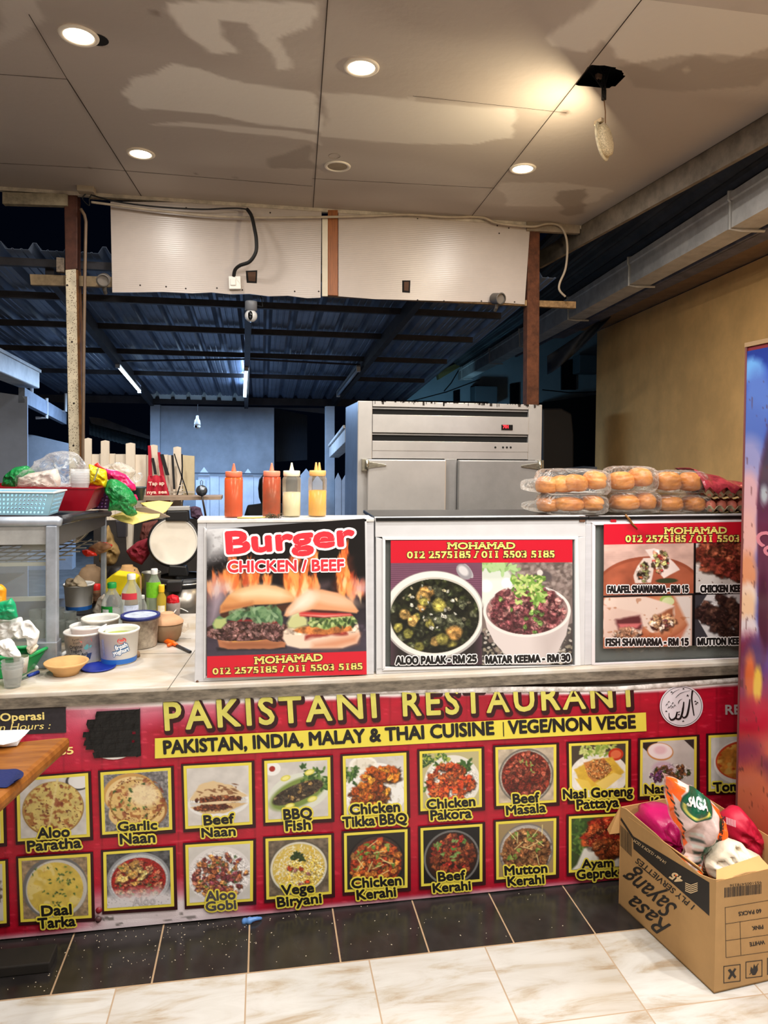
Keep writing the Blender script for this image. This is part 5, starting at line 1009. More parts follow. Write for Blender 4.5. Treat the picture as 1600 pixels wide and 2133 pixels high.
# --- two curries
po2 = thing('curry_poster', 'red-headed poster of a green curry beside a mince bowl', 'poster', cab(1003, 1385, .01))
def curries():
    w_, h_ = 360, 248; p = Pic(w_, h_, (110, 70, 90)); p.rng = np.random.RandomState(31)
    def uv(x, y): return (x-118)/1318, (y-157)/905
    P = lambda pts, col, **k: p.poly([uv(*a) for a in pts], col, **k)
    E = lambda x, y, rx, ry, col, *a: p.ell(*uv(x, y), rx/1318, ry/905, col, *a)
    p.tex(6, .12); 
    for k in range(26): y = 320+k*7; p.line([uv(110, y), uv(780, y+4)], .004, (150, 100, 126) if k % 2 else (84, 50, 66), .6)
    P([(110, 700), (780, 700), (780, 1070), (110, 1070)], (40, 34, 34), soft=.1); E(680, 380, 60, 22, (180, 176, 178), 1.0); E(650, 385, 66, 46, (150, 146, 150), .8); E(645, 378, 44, 28, (210, 206, 206), .8, .4)
    E(430, 700, 372, 322, (170, 164, 160)); E(428, 694, 362, 312, (232, 228, 220)); E(436, 700, 332, 276, (196, 190, 178)); E(436, 706, 322, 268, (30, 30, 20)); p.inside(*uv(436, 706), 322/1318, 268/905); p.tex(16, .5)
    p.chunks(150, *uv(436, 700), .24, .29, .015, .04, [(34, 38, 22), (50, 54, 30), (24, 26, 16), (92, 94, 70)], (12, 13, 8), .9, .6, .2)
    p.chunks(16, *uv(420, 740), .2, .25, .03, .05, [(150, 140, 66), (176, 130, 70), (120, 116, 54), (190, 150, 84)], (14, 14, 8), .4, .75, .12); p.chunks(30, *uv(430, 640), .2, .2, .006, .014, [(200, 196, 180), (150, 140, 110)], (20, 20, 14), .8); p.free()
    for x in (390, 490): p.ring(*uv(x, 430), .035, .045, .12, (60, 50, 60)) if 0 else None
    # right half
    P([(780, 320), (1436, 320), (1436, 1065), (780, 1065)], (120, 104, 98)); 
    for i in range(420): x, y = 900+p.rng.rand()*540, 320+p.rng.rand()*260; E(x, y, 15, 12, [(150, 132, 126), (84, 72, 68), (176, 160, 152)][i % 3], 0, .6, .5)
    p.mask = (p.X > uv(780, 0)[0])*1.; E(830, 470, 180, 150, (206, 212, 200), 0, .15); P([(780, 440), (960, 440), (990, 600), (780, 640)], (222, 226, 216), soft=.03); E(960, 470, 40, 40, (240, 240, 236)); E(810, 490, 46, 46, (240, 240, 236), 0, .3); p.leaves(24, *uv(890, 350), .1, .04, .03, [(170, 200, 140), (140, 176, 110)]); p.free()
    P([(780, 820), (900, 1000), (1436, 760), (1436, 1065), (780, 1065)], (56, 50, 48)); 
    for i in range(330): x, y = 780+p.rng.rand()*656, 800+p.rng.rand()*265; E(x, y, 13, 9, [(206, 198, 186), (30, 28, 28), (150, 140, 120)][i % 3], p.rng.rand()*3, .3, .8)
    P([(795, 700), (815, 790), (870, 900), (960, 1000), (1000, 1062), (1270, 1062), (1330, 970), (1390, 850), (1420, 700)], (214, 202, 198)); P([(1180, 860), (1420, 700), (1390, 850), (1300, 1010), (1200, 1062)], (180, 166, 162), soft=.1, al=.6)
    E(1106, 672, 318, 190, (230, 222, 216)); E(1106, 670, 296, 172, (150, 120, 116)); p.inside(*uv(1106, 660), 290/1318, 182/905); p.chunks(300, *uv(1100, 680), .21, .2, .012, .026, [(160, 100, 100), (126, 72, 76), (190, 132, 126), (106, 56, 60)], (60, 26, 30), .7); p.chunks(14, *uv(1090, 690), .19, .17, .012, .018, [(96, 130, 60), (120, 150, 80)], (40, 50, 20)); p.free()
    E(1230, 420, 60, 40, (90, 80, 80), .2, .3); E(1200, 395, 22, 22, (216, 206, 200), 0, .3); p.leaves(60, *uv(1110, 520), .09, .11, .022, [(120, 160, 70), (170, 196, 110), (90, 126, 50), (200, 210, 130)])
    P([(110, 150), (1440, 150), (1440, 320), (110, 320)], (204, 22, 44)); p.a *= .95
    printed(p, [(814, 1126), (1192.6, 1124.5), (1192.6, 1384), (814, 1386)], cab, .0062).build('printed_sheet', vcmat('poster_print', .3, .45), po2, fix=False)
    header(cab, po2, .0072, ('MOHAMAD', 932, 1143.6, 1073, 1143, 13), ('012 2575185 / 011 5503 5185', 848.5, 1162.5, 1155, 1160.5, 13))
    wm2 = mat('print_pure_white', (232, 228, 228), .4)
    outlined(cab, po2, .0072, 'ALOO PALAK - RM 25', 825, 1383.5, 992.5, 1379.5, 14.5, BLK, wm2, .06, .08, 'open'); outlined(cab, po2, .0072, 'MATAR KEEMA - RM 30', 1012.5, 1381.5, 1187.5, 1377, 14, BLK, wm2, .06, .08, 'open')
curries()
# --- shawarma and kebab
po3 = thing('shawarma_poster', 'red-headed poster of shawarma wraps and kebabs', 'poster', cab(1450, 1350, .01))
def shawarma():
    w_, h_ = 340, 234; x0, y0, x1, y1 = 543, 468, 1760, 1265; p = Pic(w_, h_, (12, 11, 12)); p.rng = np.random.RandomState(41)
    def uv(x, y): return (x-x0)/(x1-x0), (y-y0)/(y1-y0)
    P = lambda pts, col, **k: p.poly([uv(*a) for a in pts], col, **k)
    E = lambda x, y, rx, ry, col, *a: p.ell(*uv(x, y), rx/(x1-x0), ry/(y1-y0), col, *a)
    R4 = lambda a, b, c, d: [(a, b), (c, b), (c, d), (a, d)]
    P(R4(543, 600, 1122, 926), (206, 170, 158)); 
    for k in range(14): p.line([uv(543, 610+k*9), uv(1122, 600+k*10)], .003, (186, 146, 132), .5)
    msk = ((p.Y > uv(0, 600)[1]) & (p.Y < uv(0, 926)[1]) & (p.X < uv(1122, 0)[0]))*1.; p.mask = msk
    E(830, 880, 340, 200, (150, 76, 52)); E(830, 886, 326, 186, (166, 88, 62)); p.tex(14, .15); E(800, 870, 60, 14, (40, 40, 26), 0, .3); E(950, 840, 70, 16, (50, 60, 36), 0, .3)
    P([(810, 635), (870, 628), (930, 650), (1035, 770), (930, 825), (880, 760), (850, 700)], (232, 214, 206), soft=.006, wob=.01); P([(735, 800), (760, 740), (800, 690), (850, 690), (865, 760), (850, 850), (745, 850)], (226, 208, 198), soft=.006, wob=.01)
    p.chunks(30, *uv(802, 785), .036, .075, .007, .017, [(170, 176, 110), (176, 90, 60), (206, 190, 160), (60, 50, 34)]); p.chunks(40, *uv(905, 710), .042, .085, .007, .018, [(196, 70, 64), (190, 190, 120), (214, 150, 120), (70, 56, 40)]); p.free()
    p.mask = ((p.Y > uv(0, 938)[1]) & (p.X < uv(1114, 0)[0]))*1.
    P(R4(543, 938, 1114, 1270), (196, 120, 92)); E(880, 1060, 230, 170, (172, 96, 64), -.1); E(930, 1060, 170, 130, (200, 132, 96), -.1, .3); P([(1000, 940), (1114, 940), (1114, 1270), (1020, 1270), (1090, 1130)], (222, 210, 204), soft=.02); E(950, 970, 46, 36, (150, 176, 90)); E(960, 975, 40, 28, (206, 214, 160))
    P([(543, 975), (560, 940), (820, 940), (1000, 1000), (1010, 1060), (960, 1160), (850, 1175), (800, 1130), (640, 1060)], (228, 204, 190), soft=.01, wob=.015); P([(543, 985), (600, 1000), (800, 1050), (800, 1120), (780, 1180), (640, 1200), (543, 1190)], (222, 192, 178), soft=.01, wob=.02); P([(620, 1080), (790, 1060), (800, 1140), (740, 1190), (640, 1170)], (96, 44, 46), soft=.02, wob=.04); P([(640, 1110), (790, 1110), (760, 1140), (650, 1140)], (206, 110, 110), soft=.015); p.chunks(34, *uv(700, 1175), .07, .03, .012, .025, [(222, 190, 170), (190, 140, 110)]); P([(860, 1080), (1000, 1010), (1010, 1060), (980, 1130), (880, 1165)], (150, 90, 60), soft=.02, wob=.04); p.chunks(44, *uv(920, 1110), .06, .05, .012, .026, [(230, 206, 186), (206, 160, 120), (110, 60, 60)])
    p.speckle(30, (160, 90, 50), .72, .05, .5); p.free()
    p.mask = ((p.Y > uv(0, 602)[1]) & (p.Y < uv(0, 922)[1]) & (p.X > uv(1136, 0)[0]))*1.
    P(R4(1136, 600, 1800, 926), (206, 198, 194)); p.chunks(230, *uv(1400, 690), .24, .13, .016, .034, [(130, 56, 42), (110, 44, 36), (160, 84, 60)]); p.chunks(60, *uv(1420, 790), .12, .07, .016, .03, [(130, 56, 42), (110, 44, 36)]); p.speckle(60, (80, 40, 30), .8, .03, .7); p.free()
    p.mask = ((p.Y > uv(0, 938)[1]) & (p.X > uv(1132, 0)[0]))*1.
    P(R4(1132, 938, 1800, 1270), (56, 54, 60)); P([(1132, 1060), (1210, 938), (1800, 938), (1800, 1270), (1250, 1270)], (206, 202, 204)); 
    for a, b in (((1160, 1040), (1420, 1250)), ((1210, 1010), (1500, 1200)), ((1290, 960), (1560, 1150))):
        for f in np.linspace(0, 1, 16): p.chunks(4, *uv(a[0]+(b[0]-a[0])*f, a[1]+(b[1]-a[1])*f), .028, .04, .016, .03, [(62, 40, 36), (46, 30, 28), (90, 60, 50)], (20, 12, 12))
    p.free(); P(R4(540, 460, 1800, 600), (204, 22, 44)); P([(690, 460), (830, 540), (800, 560), (690, 500)], (150, 30, 34), soft=.03, al=.5); p.a *= .95
    printed(p, [(1258, 1092), (1652, 1085), (1650, 1338), (1256.5, 1351)], cab, .0062).build('printed_sheet', vcmat('poster_print', .3, .45), po3, fix=False)
    header(cab, po3, .0072, ('MOHAMAD', 1384, 1112.2, 1514, 1111, 13), ('012 2575185 / 011 5503 5185', 1303.6, 1128.8, 1595, 1128, 13))
    wm2 = mat('print_pure_white', (232, 228, 228), .4)
    for s, a in (('FALAFEL SHAWARMA - RM 15', (1266, 1234.4, 1433.6, 1233.4, 13.5)), ('FISH SHAWARMA - RM 15', (1262.6, 1344.8, 1434, 1343.6, 13.5)), ('CHICKEN KEBAB', (1460, 1233.4, 1562, 1232, 13.5)), ('MUTTON KEBAB', (1454, 1343.2, 1560, 1341.5, 13))): outlined(cab, po3, .0072, s, *a, BLK, wm2, .06, .08, 'open')
shawarma()
# egg tray inside the third cabinet
pulp = mat('egg_tray_pulp', (164, 150, 120), .9, var=.15, scale=30)
def egg_tray(o, nx, ny, name, label, group=None, eggs=True, pitch=.047, egg_col=(206, 120, 90), m=None):
    t = thing(name, label, 'egg tray', o, group); o = V3(o); m = m or pulp
    P = []; k = 6
    for j in range(ny*k+1):
        r = []
        for i in range(nx*k+1):
            u, v = i/k, j/k; h = -.5*(math.cos(2*math.pi*u)+math.cos(2*math.pi*v)); r.append(o+V3((u*pitch, v*pitch, .002+.019*(1-math.tanh(h*1.4)) )))
        P.append(r)
    MB().grid(P).build('tray', m, t, True, solid=.002)
    if eggs:
        em = mat('brown_egg', egg_col, .5, var=.12)
        for j in range(ny):
            for i in range(nx):
                MB().lathe([(0, -.024)]+[(.0205*math.sin(a)*(1-.12*math.cos(a)), -.026*math.cos(a)) for a in [math.pi*q/9 for q in range(1, 9)]]+[(0, .028)], o+V3(((i+.5)*pitch, (j+.5)*pitch, .032)), 12).build('egg', em, t, True)
    return t
egg_tray((cab(1300, 1380).x, YC+.06, CT+.012), 9, 3, 'egg_tray', 'egg tray standing behind the glass under the shawarma poster', eggs=False)
# ================================================================== ON THE CABINET TOPS
def bottle(cx, yb_, label, body, fill, cap, level, twin=False):
    c = pz(cx, yb_, BARZ+.0012); c = V3((c.x, c.y, BARZ+.0012)); s = mpp(c)
    t = thing('sauce_bottle', label, 'sauce bottle', c, 'squeeze bottles on the cabinet'); r = 19.2*s; H_ = 84*s
    MB().lathe([(0, .001), (r*.93, .001), (r*.98, .006), (r*.98, H_*.45), (r*1.0, H_*.9), (r*.97, H_*.94), (r*.82, H_), (r*.82, H_+2*s)], c, 32).build('bottle_body', body, t, True)
    if fill: MB().lathe([(0, .003), (r*.90, .003), (r*.94, .008), (r*.945, H_*level), (r*.6, H_*level*1.01), (0, H_*level*1.015)], c, 32).build('sauce', fill, t, True)
    MB().lathe([(r*.86, H_), (r*.9, H_+1*s), (r*.9, H_+10*s), (r*.86, H_+11*s), (0, H_+11*s)], c, 32).build('screw_cap', cap, t, True)
    for dx in ((-3.4*s, 3.4*s) if twin else (0,)): MB().lathe([(5.3*s if not twin else 3.8*s, H_+10.5*s), (4.2*s if not twin else 3.4*s, H_+15*s), (1.9*s, H_+26*s), (1.7*s, H_+27.5*s), (0, H_+28*s)], c+V3((dx, 0, 0)), 16).build('nozzle', cap, t, True)
ketch = mat('chilli_sauce', (216, 82, 6), .25, var=.10, scale=9); ket2 = mat('tomato_sauce', (172, 60, 26), .25, var=.35, scale=16); mayo = mat('white_sauce', (238, 226, 184), .3, var=.04); must = mat('mustard_sauce', (250, 186, 0), .3, var=.05)
clearb = film('bottle_plastic', (236, 232, 222), .12, .25, .6); capo = mat('orange_cap', (232, 118, 84), .4, sss=.1); capw = mat('cream_cap', (240, 234, 205), .4, sss=.1); capy = mat('amber_cap', (240, 184, 112), .4, sss=.1)
bottle(486.5, 1077, 'orange sauce bottle standing apart at the end of the row', film('bottle_plastic_orange', (240, 190, 150), .12, .2, .5), ketch, capo, .985)
bottle(565.5, 1076, 'red sauce bottle with mottled sauce and a salmon cap', film('bottle_plastic_orange', (240, 190, 150), .12, .2, .5), ket2, mat('salmon_cap', (236, 140, 112), .4, sss=.1), .985)
bottle(607, 1075.5, 'half-full bottle of white sauce with a cream cap', clearb, mayo, capw, .60)
bottle(661, 1075, 'yellow mustard bottle with a twin-nozzle cap', clearb, must, capy, .64, True)
# brush and wiry scraps before the bottles
bc = pz(530, 1079, BARZ+.004); ec = pz(562, 1078, BARZ+.004)
tag(MB().tube([V3((bc.x-.06, bc.y, BARZ+.005)), V3((bc.x, bc.y-.0, BARZ+.005)), V3((ec.x, ec.y, BARZ+.006))], [.003, .004, .002], 8).build('yellow_stick', mat('yellow_stick', (214, 190, 110), .5), smooth=True), 'thin yellow stick lying before the red sauce bottle', 'stick')
rg = random.Random(9); mb = MB()
for i in range(16):
    a = V3((ec.x+rg.uniform(-.005, .045), ec.y-.004+rg.uniform(-.008, .008), BARZ+.002)); mb.tube(bez([a, a+V3((rg.uniform(-.015, .015), rg.uniform(-.01, .01), rg.uniform(.006, .02))), a+V3((rg.uniform(-.02, .02), rg.uniform(-.01, .01), rg.uniform(.002, .012)))], 4), .0012, 5)
tag(mb.build('dried_sprig', mat('dried_stalk', (88, 78, 56), .7, var=.4), smooth=True), 'small tangle of dried stalks lying before the bottles', 'stalks')
# bread buns packed in clear bags
crust = mat('bun_crust', (212, 146, 70), .4, scale=7, bump=.25, bscale=16, col2=(174, 104, 42)); crust2 = mat('bun_side', (226, 178, 104), .5, var=.1, scale=9)
bag = film('bread_bag', (250, 248, 244), .015, .08, .8, 1., .9, 16)
def bun_mesh(c, rx, ry, rz, seed, ax=0):
    mb = MB(); rg = random.Random(seed); n, m_ = 40, 26; P = []
    wr = [(rg.uniform(0, 6.28), rg.uniform(-.2, .9), rg.uniform(-1, 1)) for _ in range(3)]
    for j in range(m_+1):
        r = []; ph = -math.pi/2+math.pi*j/m_
        for i in range(n):
            th = 2*math.pi*i/n; e = .84
            sp = lambda v: math.copysign(abs(v)**e, v)
            x, y, z = sp(math.cos(ph))*sp(math.cos(th)), sp(math.cos(ph))*sp(math.sin(th)), sp(math.sin(ph))
            k = 1+.05*fbm((x*1.7+seed*3.1, y*1.7, z*1.7), 2)
            for a, b, d in wr:
                w_ = abs((z-b)+(x*math.cos(a)+y*math.sin(a))*.5*d); k -= .06*math.exp(-(w_/.03)**2)
            if z < -.6: z = -.6+(z+.6)*.5
            r.append(c+V3((x*rx*k, y*ry*k, z*rz*k)))
        P.append(r+[r[0]])
    return mb.grid(P)
def pack(label, cells, z0, dy, seed, tail=None):
    cx = sum(q[0] for q in cells)/len(cells); c0 = at(cx, 1060, mpp(pY(cx, 1060, YC+.2))*FPX); t = thing('bread_pack', label, 'bread pack', (c0.x, YC+.2+dy, z0), 'bagged buns stacked on the cabinet'); lo, hi = V3((9, 9, 9)), V3((-9, -9, -9))
    for k, (px, py, rx, rz, yy) in enumerate(cells):
        c = pY(px, py, YC+.09+dy+yy); s = mpp(c); RX, RZ = rx*s, rz*s
        c.z = max(c.z, z0+RZ*.81)
        bun_mesh(c, RX, .055, RZ, seed*7+k).build('bun', crust, t, True)
        b = V3((RX, .06, RZ)); lo = V3([min(a, q-e) for a, q, e in zip(lo, c, b)]); hi = V3([max(a, q+e) for a, q, e in zip(hi, c, b)])
    # crinkled bag around the buns
    mb = MB(); n, m_ = 44, 22; P = []; ctr = (lo+hi)/2; h = (hi-lo)/2*1.05+V3((.012, .006, .004)); h.z = min(h.z, (hi.z-z0)/1.0)
    for j in range(m_+1):
        r = []; ph = -math.pi/2+math.pi*j/m_
        for i in range(n):
            th = 2*math.pi*i/n; e = .5; sp = lambda v: math.copysign(abs(v)**e, v)
            x, y, z = sp(math.cos(ph))*sp(math.cos(th)), sp(math.cos(ph))*sp(math.sin(th)), sp(math.sin(ph))
            k = 1+.035*mnoise.fractal(V3((x*5+seed, y*5, z*5)), 1, 2, 3)
            p = ctr+V3((x*h.x*k, y*h.y*k, z*h.z*k))
            if tail and x*tail > .75: p.x += tail*.05*(abs(x)-.75)*4; p.z = p.z*.55+(z0+.02)*.45
            p.z = max(p.z, z0+.001); r.append(p)
        P.append(r+[r[0]])
    mb.grid(P).build('clear_bag', bag, t, True)
Z0 = BARZ+.0035
pack('bagged buns at the near end of the lower row, beside the freezer', [(1142, 1052, 22, 17, .05), (1185, 1051, 30, 17, .0), (1231, 1049, 24, 18, .0)], Z0, 0, 1, -1)
pack('bagged buns in the middle of the lower row', [(1300, 1047, 30, 19, 0), (1341, 1045, 22, 20, 0)], Z0, 0, 2)
pack('bagged buns of the lower row beside the egg trays', [(1392, 1050, 28, 18.5, 0), (1443, 1050, 22, 18.5, 0)], Z0, 0, 3)
Z1 = Z0+.088
pack('bagged buns at the near end of the upper row, beside the freezer', [(1139, 1016, 22, 20, .05), (1170, 1010, 24, 20, .03), (1197, 1008, 26, 20, .0), (1238, 1002, 22, 22, .0)], Z1-.008, 0, 4, -1)
pack('bagged buns in the middle of the upper row, the highest pack', [(1293, 1003, 26, 21, 0), (1332, 996, 24, 22, 0)], Z1, 0, 5)
pack('bagged buns of the upper row beside the red egg wrapping', [(1390, 1004, 26, 22, 0), (1436, 1005, 22, 22, 0)], Z1-.002, 0, 6)
# egg trays at the end of the row
def eggs():
    c = pY(1474, 1064, YC+.03); egg_tray((c.x, YC+.02, Z0), 6, 4, 'egg_tray', 'lower egg tray with brown eggs beside the bread packs', eggs=True, egg_col=(196, 110, 92))
    egg_tray((c.x-.005, YC+.02, Z0+.062), 6, 4, 'egg_tray', 'upper egg tray under red shrink wrap beside the bread packs', eggs=True, egg_col=(206, 120, 100))
    mb = MB(); P = []
    for j in range(9):
        r = []
        for i in range(19):
            u, v = i/18, j/8; x = c.x-.03+.34*u; z = Z0+.115+.068*(1-u)**1.2*(1 if v > .4 else v/.4)-.01*u+(.012*math.sin(u*20+v*3) if v > .1 else 0)*.4
            r.append((x, YC+.0+.22*v, z if v > .12 else Z0+.10+.015*math.sin(u*30)))
        P.append(r)
    tag(mb.grid(P).build('shrink_wrap', mat('red_shrink_wrap', (176, 60, 72), .2, var=.4, scale=30, trans=.3), smooth=True, solid=.001), 'crumpled red shrink wrap drawn over the upper egg tray', 'wrapping')
eggs()
# ================================================================== STEEL FREEZER
def freezer():
    YZ = 4.30; t = thing('steel_freezer', 'tall stainless steel freezer with hinged doors and a vented head', 'freezer', (pY(940, 1000, YZ).x, YZ, 0))
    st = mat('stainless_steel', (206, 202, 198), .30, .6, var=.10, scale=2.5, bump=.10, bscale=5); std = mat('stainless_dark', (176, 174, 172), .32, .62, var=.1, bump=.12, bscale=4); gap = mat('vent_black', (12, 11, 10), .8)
    z = lambda y: pY(940, y, YZ).z; X = lambda x: pY(x, 950, YZ).x
    x0, x1, zt = X(745), X(1128), z(839); xa, xb = X(775), X(1100)
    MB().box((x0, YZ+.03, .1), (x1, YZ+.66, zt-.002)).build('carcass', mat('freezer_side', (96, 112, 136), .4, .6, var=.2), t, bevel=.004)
    MB().box((x0, YZ, .1), (xa, YZ+.03, zt)).build('corner_post', st, t, bevel=.003); MB().box((xb, YZ, .1), (x1, YZ+.03, zt)).build('corner_post', st, t, bevel=.003)
    def band(ya, yb_, nm, m, dy=0., xl=xa+.001, xr=xb-.001): return MB().box((xl, YZ+dy, z(yb_)), (xr, YZ+.03, z(ya))).build(nm, m, t, bevel=.002)
    band(839, 850, 'head_panel', st, -.004); band(850, 866, 'vent_gap', gap, .025); band(866, 903, 'control_panel', st, -.006); band(903, 920, 'vent_gap', gap, .025); band(920, 940, 'lower_panel', st, -.004); band(940, 956, 'door_header', st, 0)
    band(851, 855, 'vent_lip', std, .012); band(904, 908, 'vent_lip', std, .012)
    xm0, xm1 = X(926), X(952); MB().box((xm0, YZ-.002, .12), (xm1, YZ+.03, z(956))).build('mullion', std, t, bevel=.002)
    def door(xl, xr, hin, lab):
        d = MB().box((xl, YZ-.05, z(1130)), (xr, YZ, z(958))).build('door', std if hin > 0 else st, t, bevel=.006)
        MB().box((xl+.004, YZ-.004, z(1130)), (xr-.004, YZ+.002, z(957))).build('door_gasket', gap, d)
        hx = xl if hin < 0 else xr; hz = z(968); s = mpp((hx, YZ, hz)); dirn = 1 if hin < 0 else -1
        hm = mat('hinge_chrome', (190, 186, 170), .25, .9, var=.25, scale=60)
        MB().prism([(hx+dirn*a*s, YZ-.062, hz+b*s) for a, b in ((-2, 6), (6, 5), (38, 0), (38, -3), (6, -7), (-2, -9))], (0, .012, 0)).build('strap_hinge', hm, d, bevel=.002)
        MB().box((hx-dirn*12*s if dirn > 0 else hx+2*s, YZ-.045, hz-13*s), (hx-2*s if dirn > 0 else hx+12*s, YZ-.002, hz+11*s)).build('hinge_plate', hm, d, bevel=.002)
        MB().tube([(hx-dirn*2*s, YZ-.06, hz-10*s), (hx-dirn*2*s, YZ-.06, hz+10*s)], 3.5*s, 10).build('hinge_pin', hm, d, True)
        return d
    door(X(764), xm0-.001, -1, ''); door(xm1+.001, X(1116), 1, '')
    for xl, xr in ((X(764), xm0-.001), (xm1+.001, X(1116))): MB().box((xl, YZ-.05, .14), (xr, YZ, z(1136))).build('lower_door', std, t, bevel=.006)
    d = MB().box((X(1043), YZ-.012, z(894)), (X(1066), YZ-.004, z(883))).build('display', mat('display_black', (10, 8, 8), .3), t)
    mb = MB(); write(mb, '701', lambda x, y, l: pY(x, y, YZ-.0125-l), 1048, 892, 1059, 892, 6.5, .02, lift=.0005); mb.build('digits', mat('red_digits', (255, 40, 50), .5, emit=3), d, fix=False)
    for x in (1032, 1048, 1056, 1064): MB().lathe([(0, .003), (.006, .002), (.007, 0)], pY(x, 932, YZ-.005), 10, Matrix.Rotation(math.pi/2, 3, 'X')).build('screw_hole', gap, t)
    rg = random.Random(4); mb = MB()
    for i in range(60): x = rg.uniform(x0+.1, x1-.02); h_ = .003+rg.random()**4*.02; mb.cbox((x, YZ-.006, zt-h_/2), (.003+rg.random()**2*.014, .002, h_))
    mb.build('grime', mat('black_grime', (40, 30, 22), .8), t)['kind'] = 'stuff'
    for a in ((x0+.05, YZ+.08), (x1-.05, YZ+.08), (x0+.05, YZ+.58), (x1-.05, YZ+.58)): MB().tube([(a[0], a[1], 0), (a[0], a[1], .1)], .02, 10).build('foot', gap, t)
freezer()
# ================================================================== SOFT THINGS: bags, cloths and crumpled paper
def puff(name, poly, D, thick, seed, m, amp=.012, par=None, n=56, rings=9, tilt=0., zmin=None, ridge=True, clip=None, fq=22):
    """a full, crumpled body whose outline passes through the given sight lines"""
    P = [V3((x, y, 0)) for x, y in poly]; C_ = sum(P, V3())/len(P); L_ = [0]
    for a, b in zip(P, P[1:]+P[:1]): L_.append(L_[-1]+(b-a).length)
    def outl(f):
        q = f*L_[-1]; k = 0
        while k < len(P)-1 and L_[k+1] < q: k += 1
        s = (q-L_[k])/max(1e-6, L_[k+1]-L_[k]); return P[k].lerp(P[(k+1) % len(P)], s)
    O = [outl(i/n) for i in range(n)]
    O = [(O[i-1]+O[i]*2+O[(i+1) % n])/4 for i in range(n)]
    mb = MB(); yd = V3((0, 1, 0))
    def pt(i, q, sg):
        p = C_+(O[i % n]-C_)*q; d = sg*thick*math.sqrt(max(0, 1-q**2.4)); w = at(p.x, p.y, D+tilt*(p.y-C_.y))
        nz = mnoise.fractal(V3((w.x*fq+seed*3.7, w.z*fq, sg*2+seed)), 1, 2, 4)
        if ridge: nz = .6-2*abs(nz)
        k = min(1, (1-q)*3) if q > .7 else 1
        w = w+yd*(d+sg*amp*nz*k*1.6)+V3((amp*.5*mnoise.noise(V3((w.x*30, w.z*30, seed))), 0, amp*.5*mnoise.noise(V3((w.z*30, w.x*30, seed+5)))))*(1 if q < .99 else .6)
        if zmin is not None: w.z = max(w.z, zmin)
        if clip: w = clip(w)
        return w
    rows = [[pt(i, max(.02, j/rings), -1) for i in range(n+1)] for j in range(rings+1)]+[[pt(i, j/rings if j else .02, 1) for i in range(n+1)] for j in range(rings-1, -1, -1)]
    for r in rows: r[-1] = r[0]
    mb.grid(rows); k = len(mb.v)
    mb.f.append(tuple(range(n-1, -1, -1))); 
    o = mb.build(name, m, par, True); sub = None
    return o
def puffing(name, label, cat, poly, D, thick, seed, m, group=None, **k): return tag(puff(name, poly, D, thick, seed, m, **k), label, cat, group)
def on(x, y, z=CT, lift=.0008):
    p = pz(x, y, z); p.z = z+lift; return p
def foot(x, yb, r_px, z=CT, lift=.0008):      # centre of a round base whose near rim is seen at (x, yb)
    p = pz(x, yb, z); p.y += r_px*mpp(p); p.z = z+lift; return p, mpp(p)
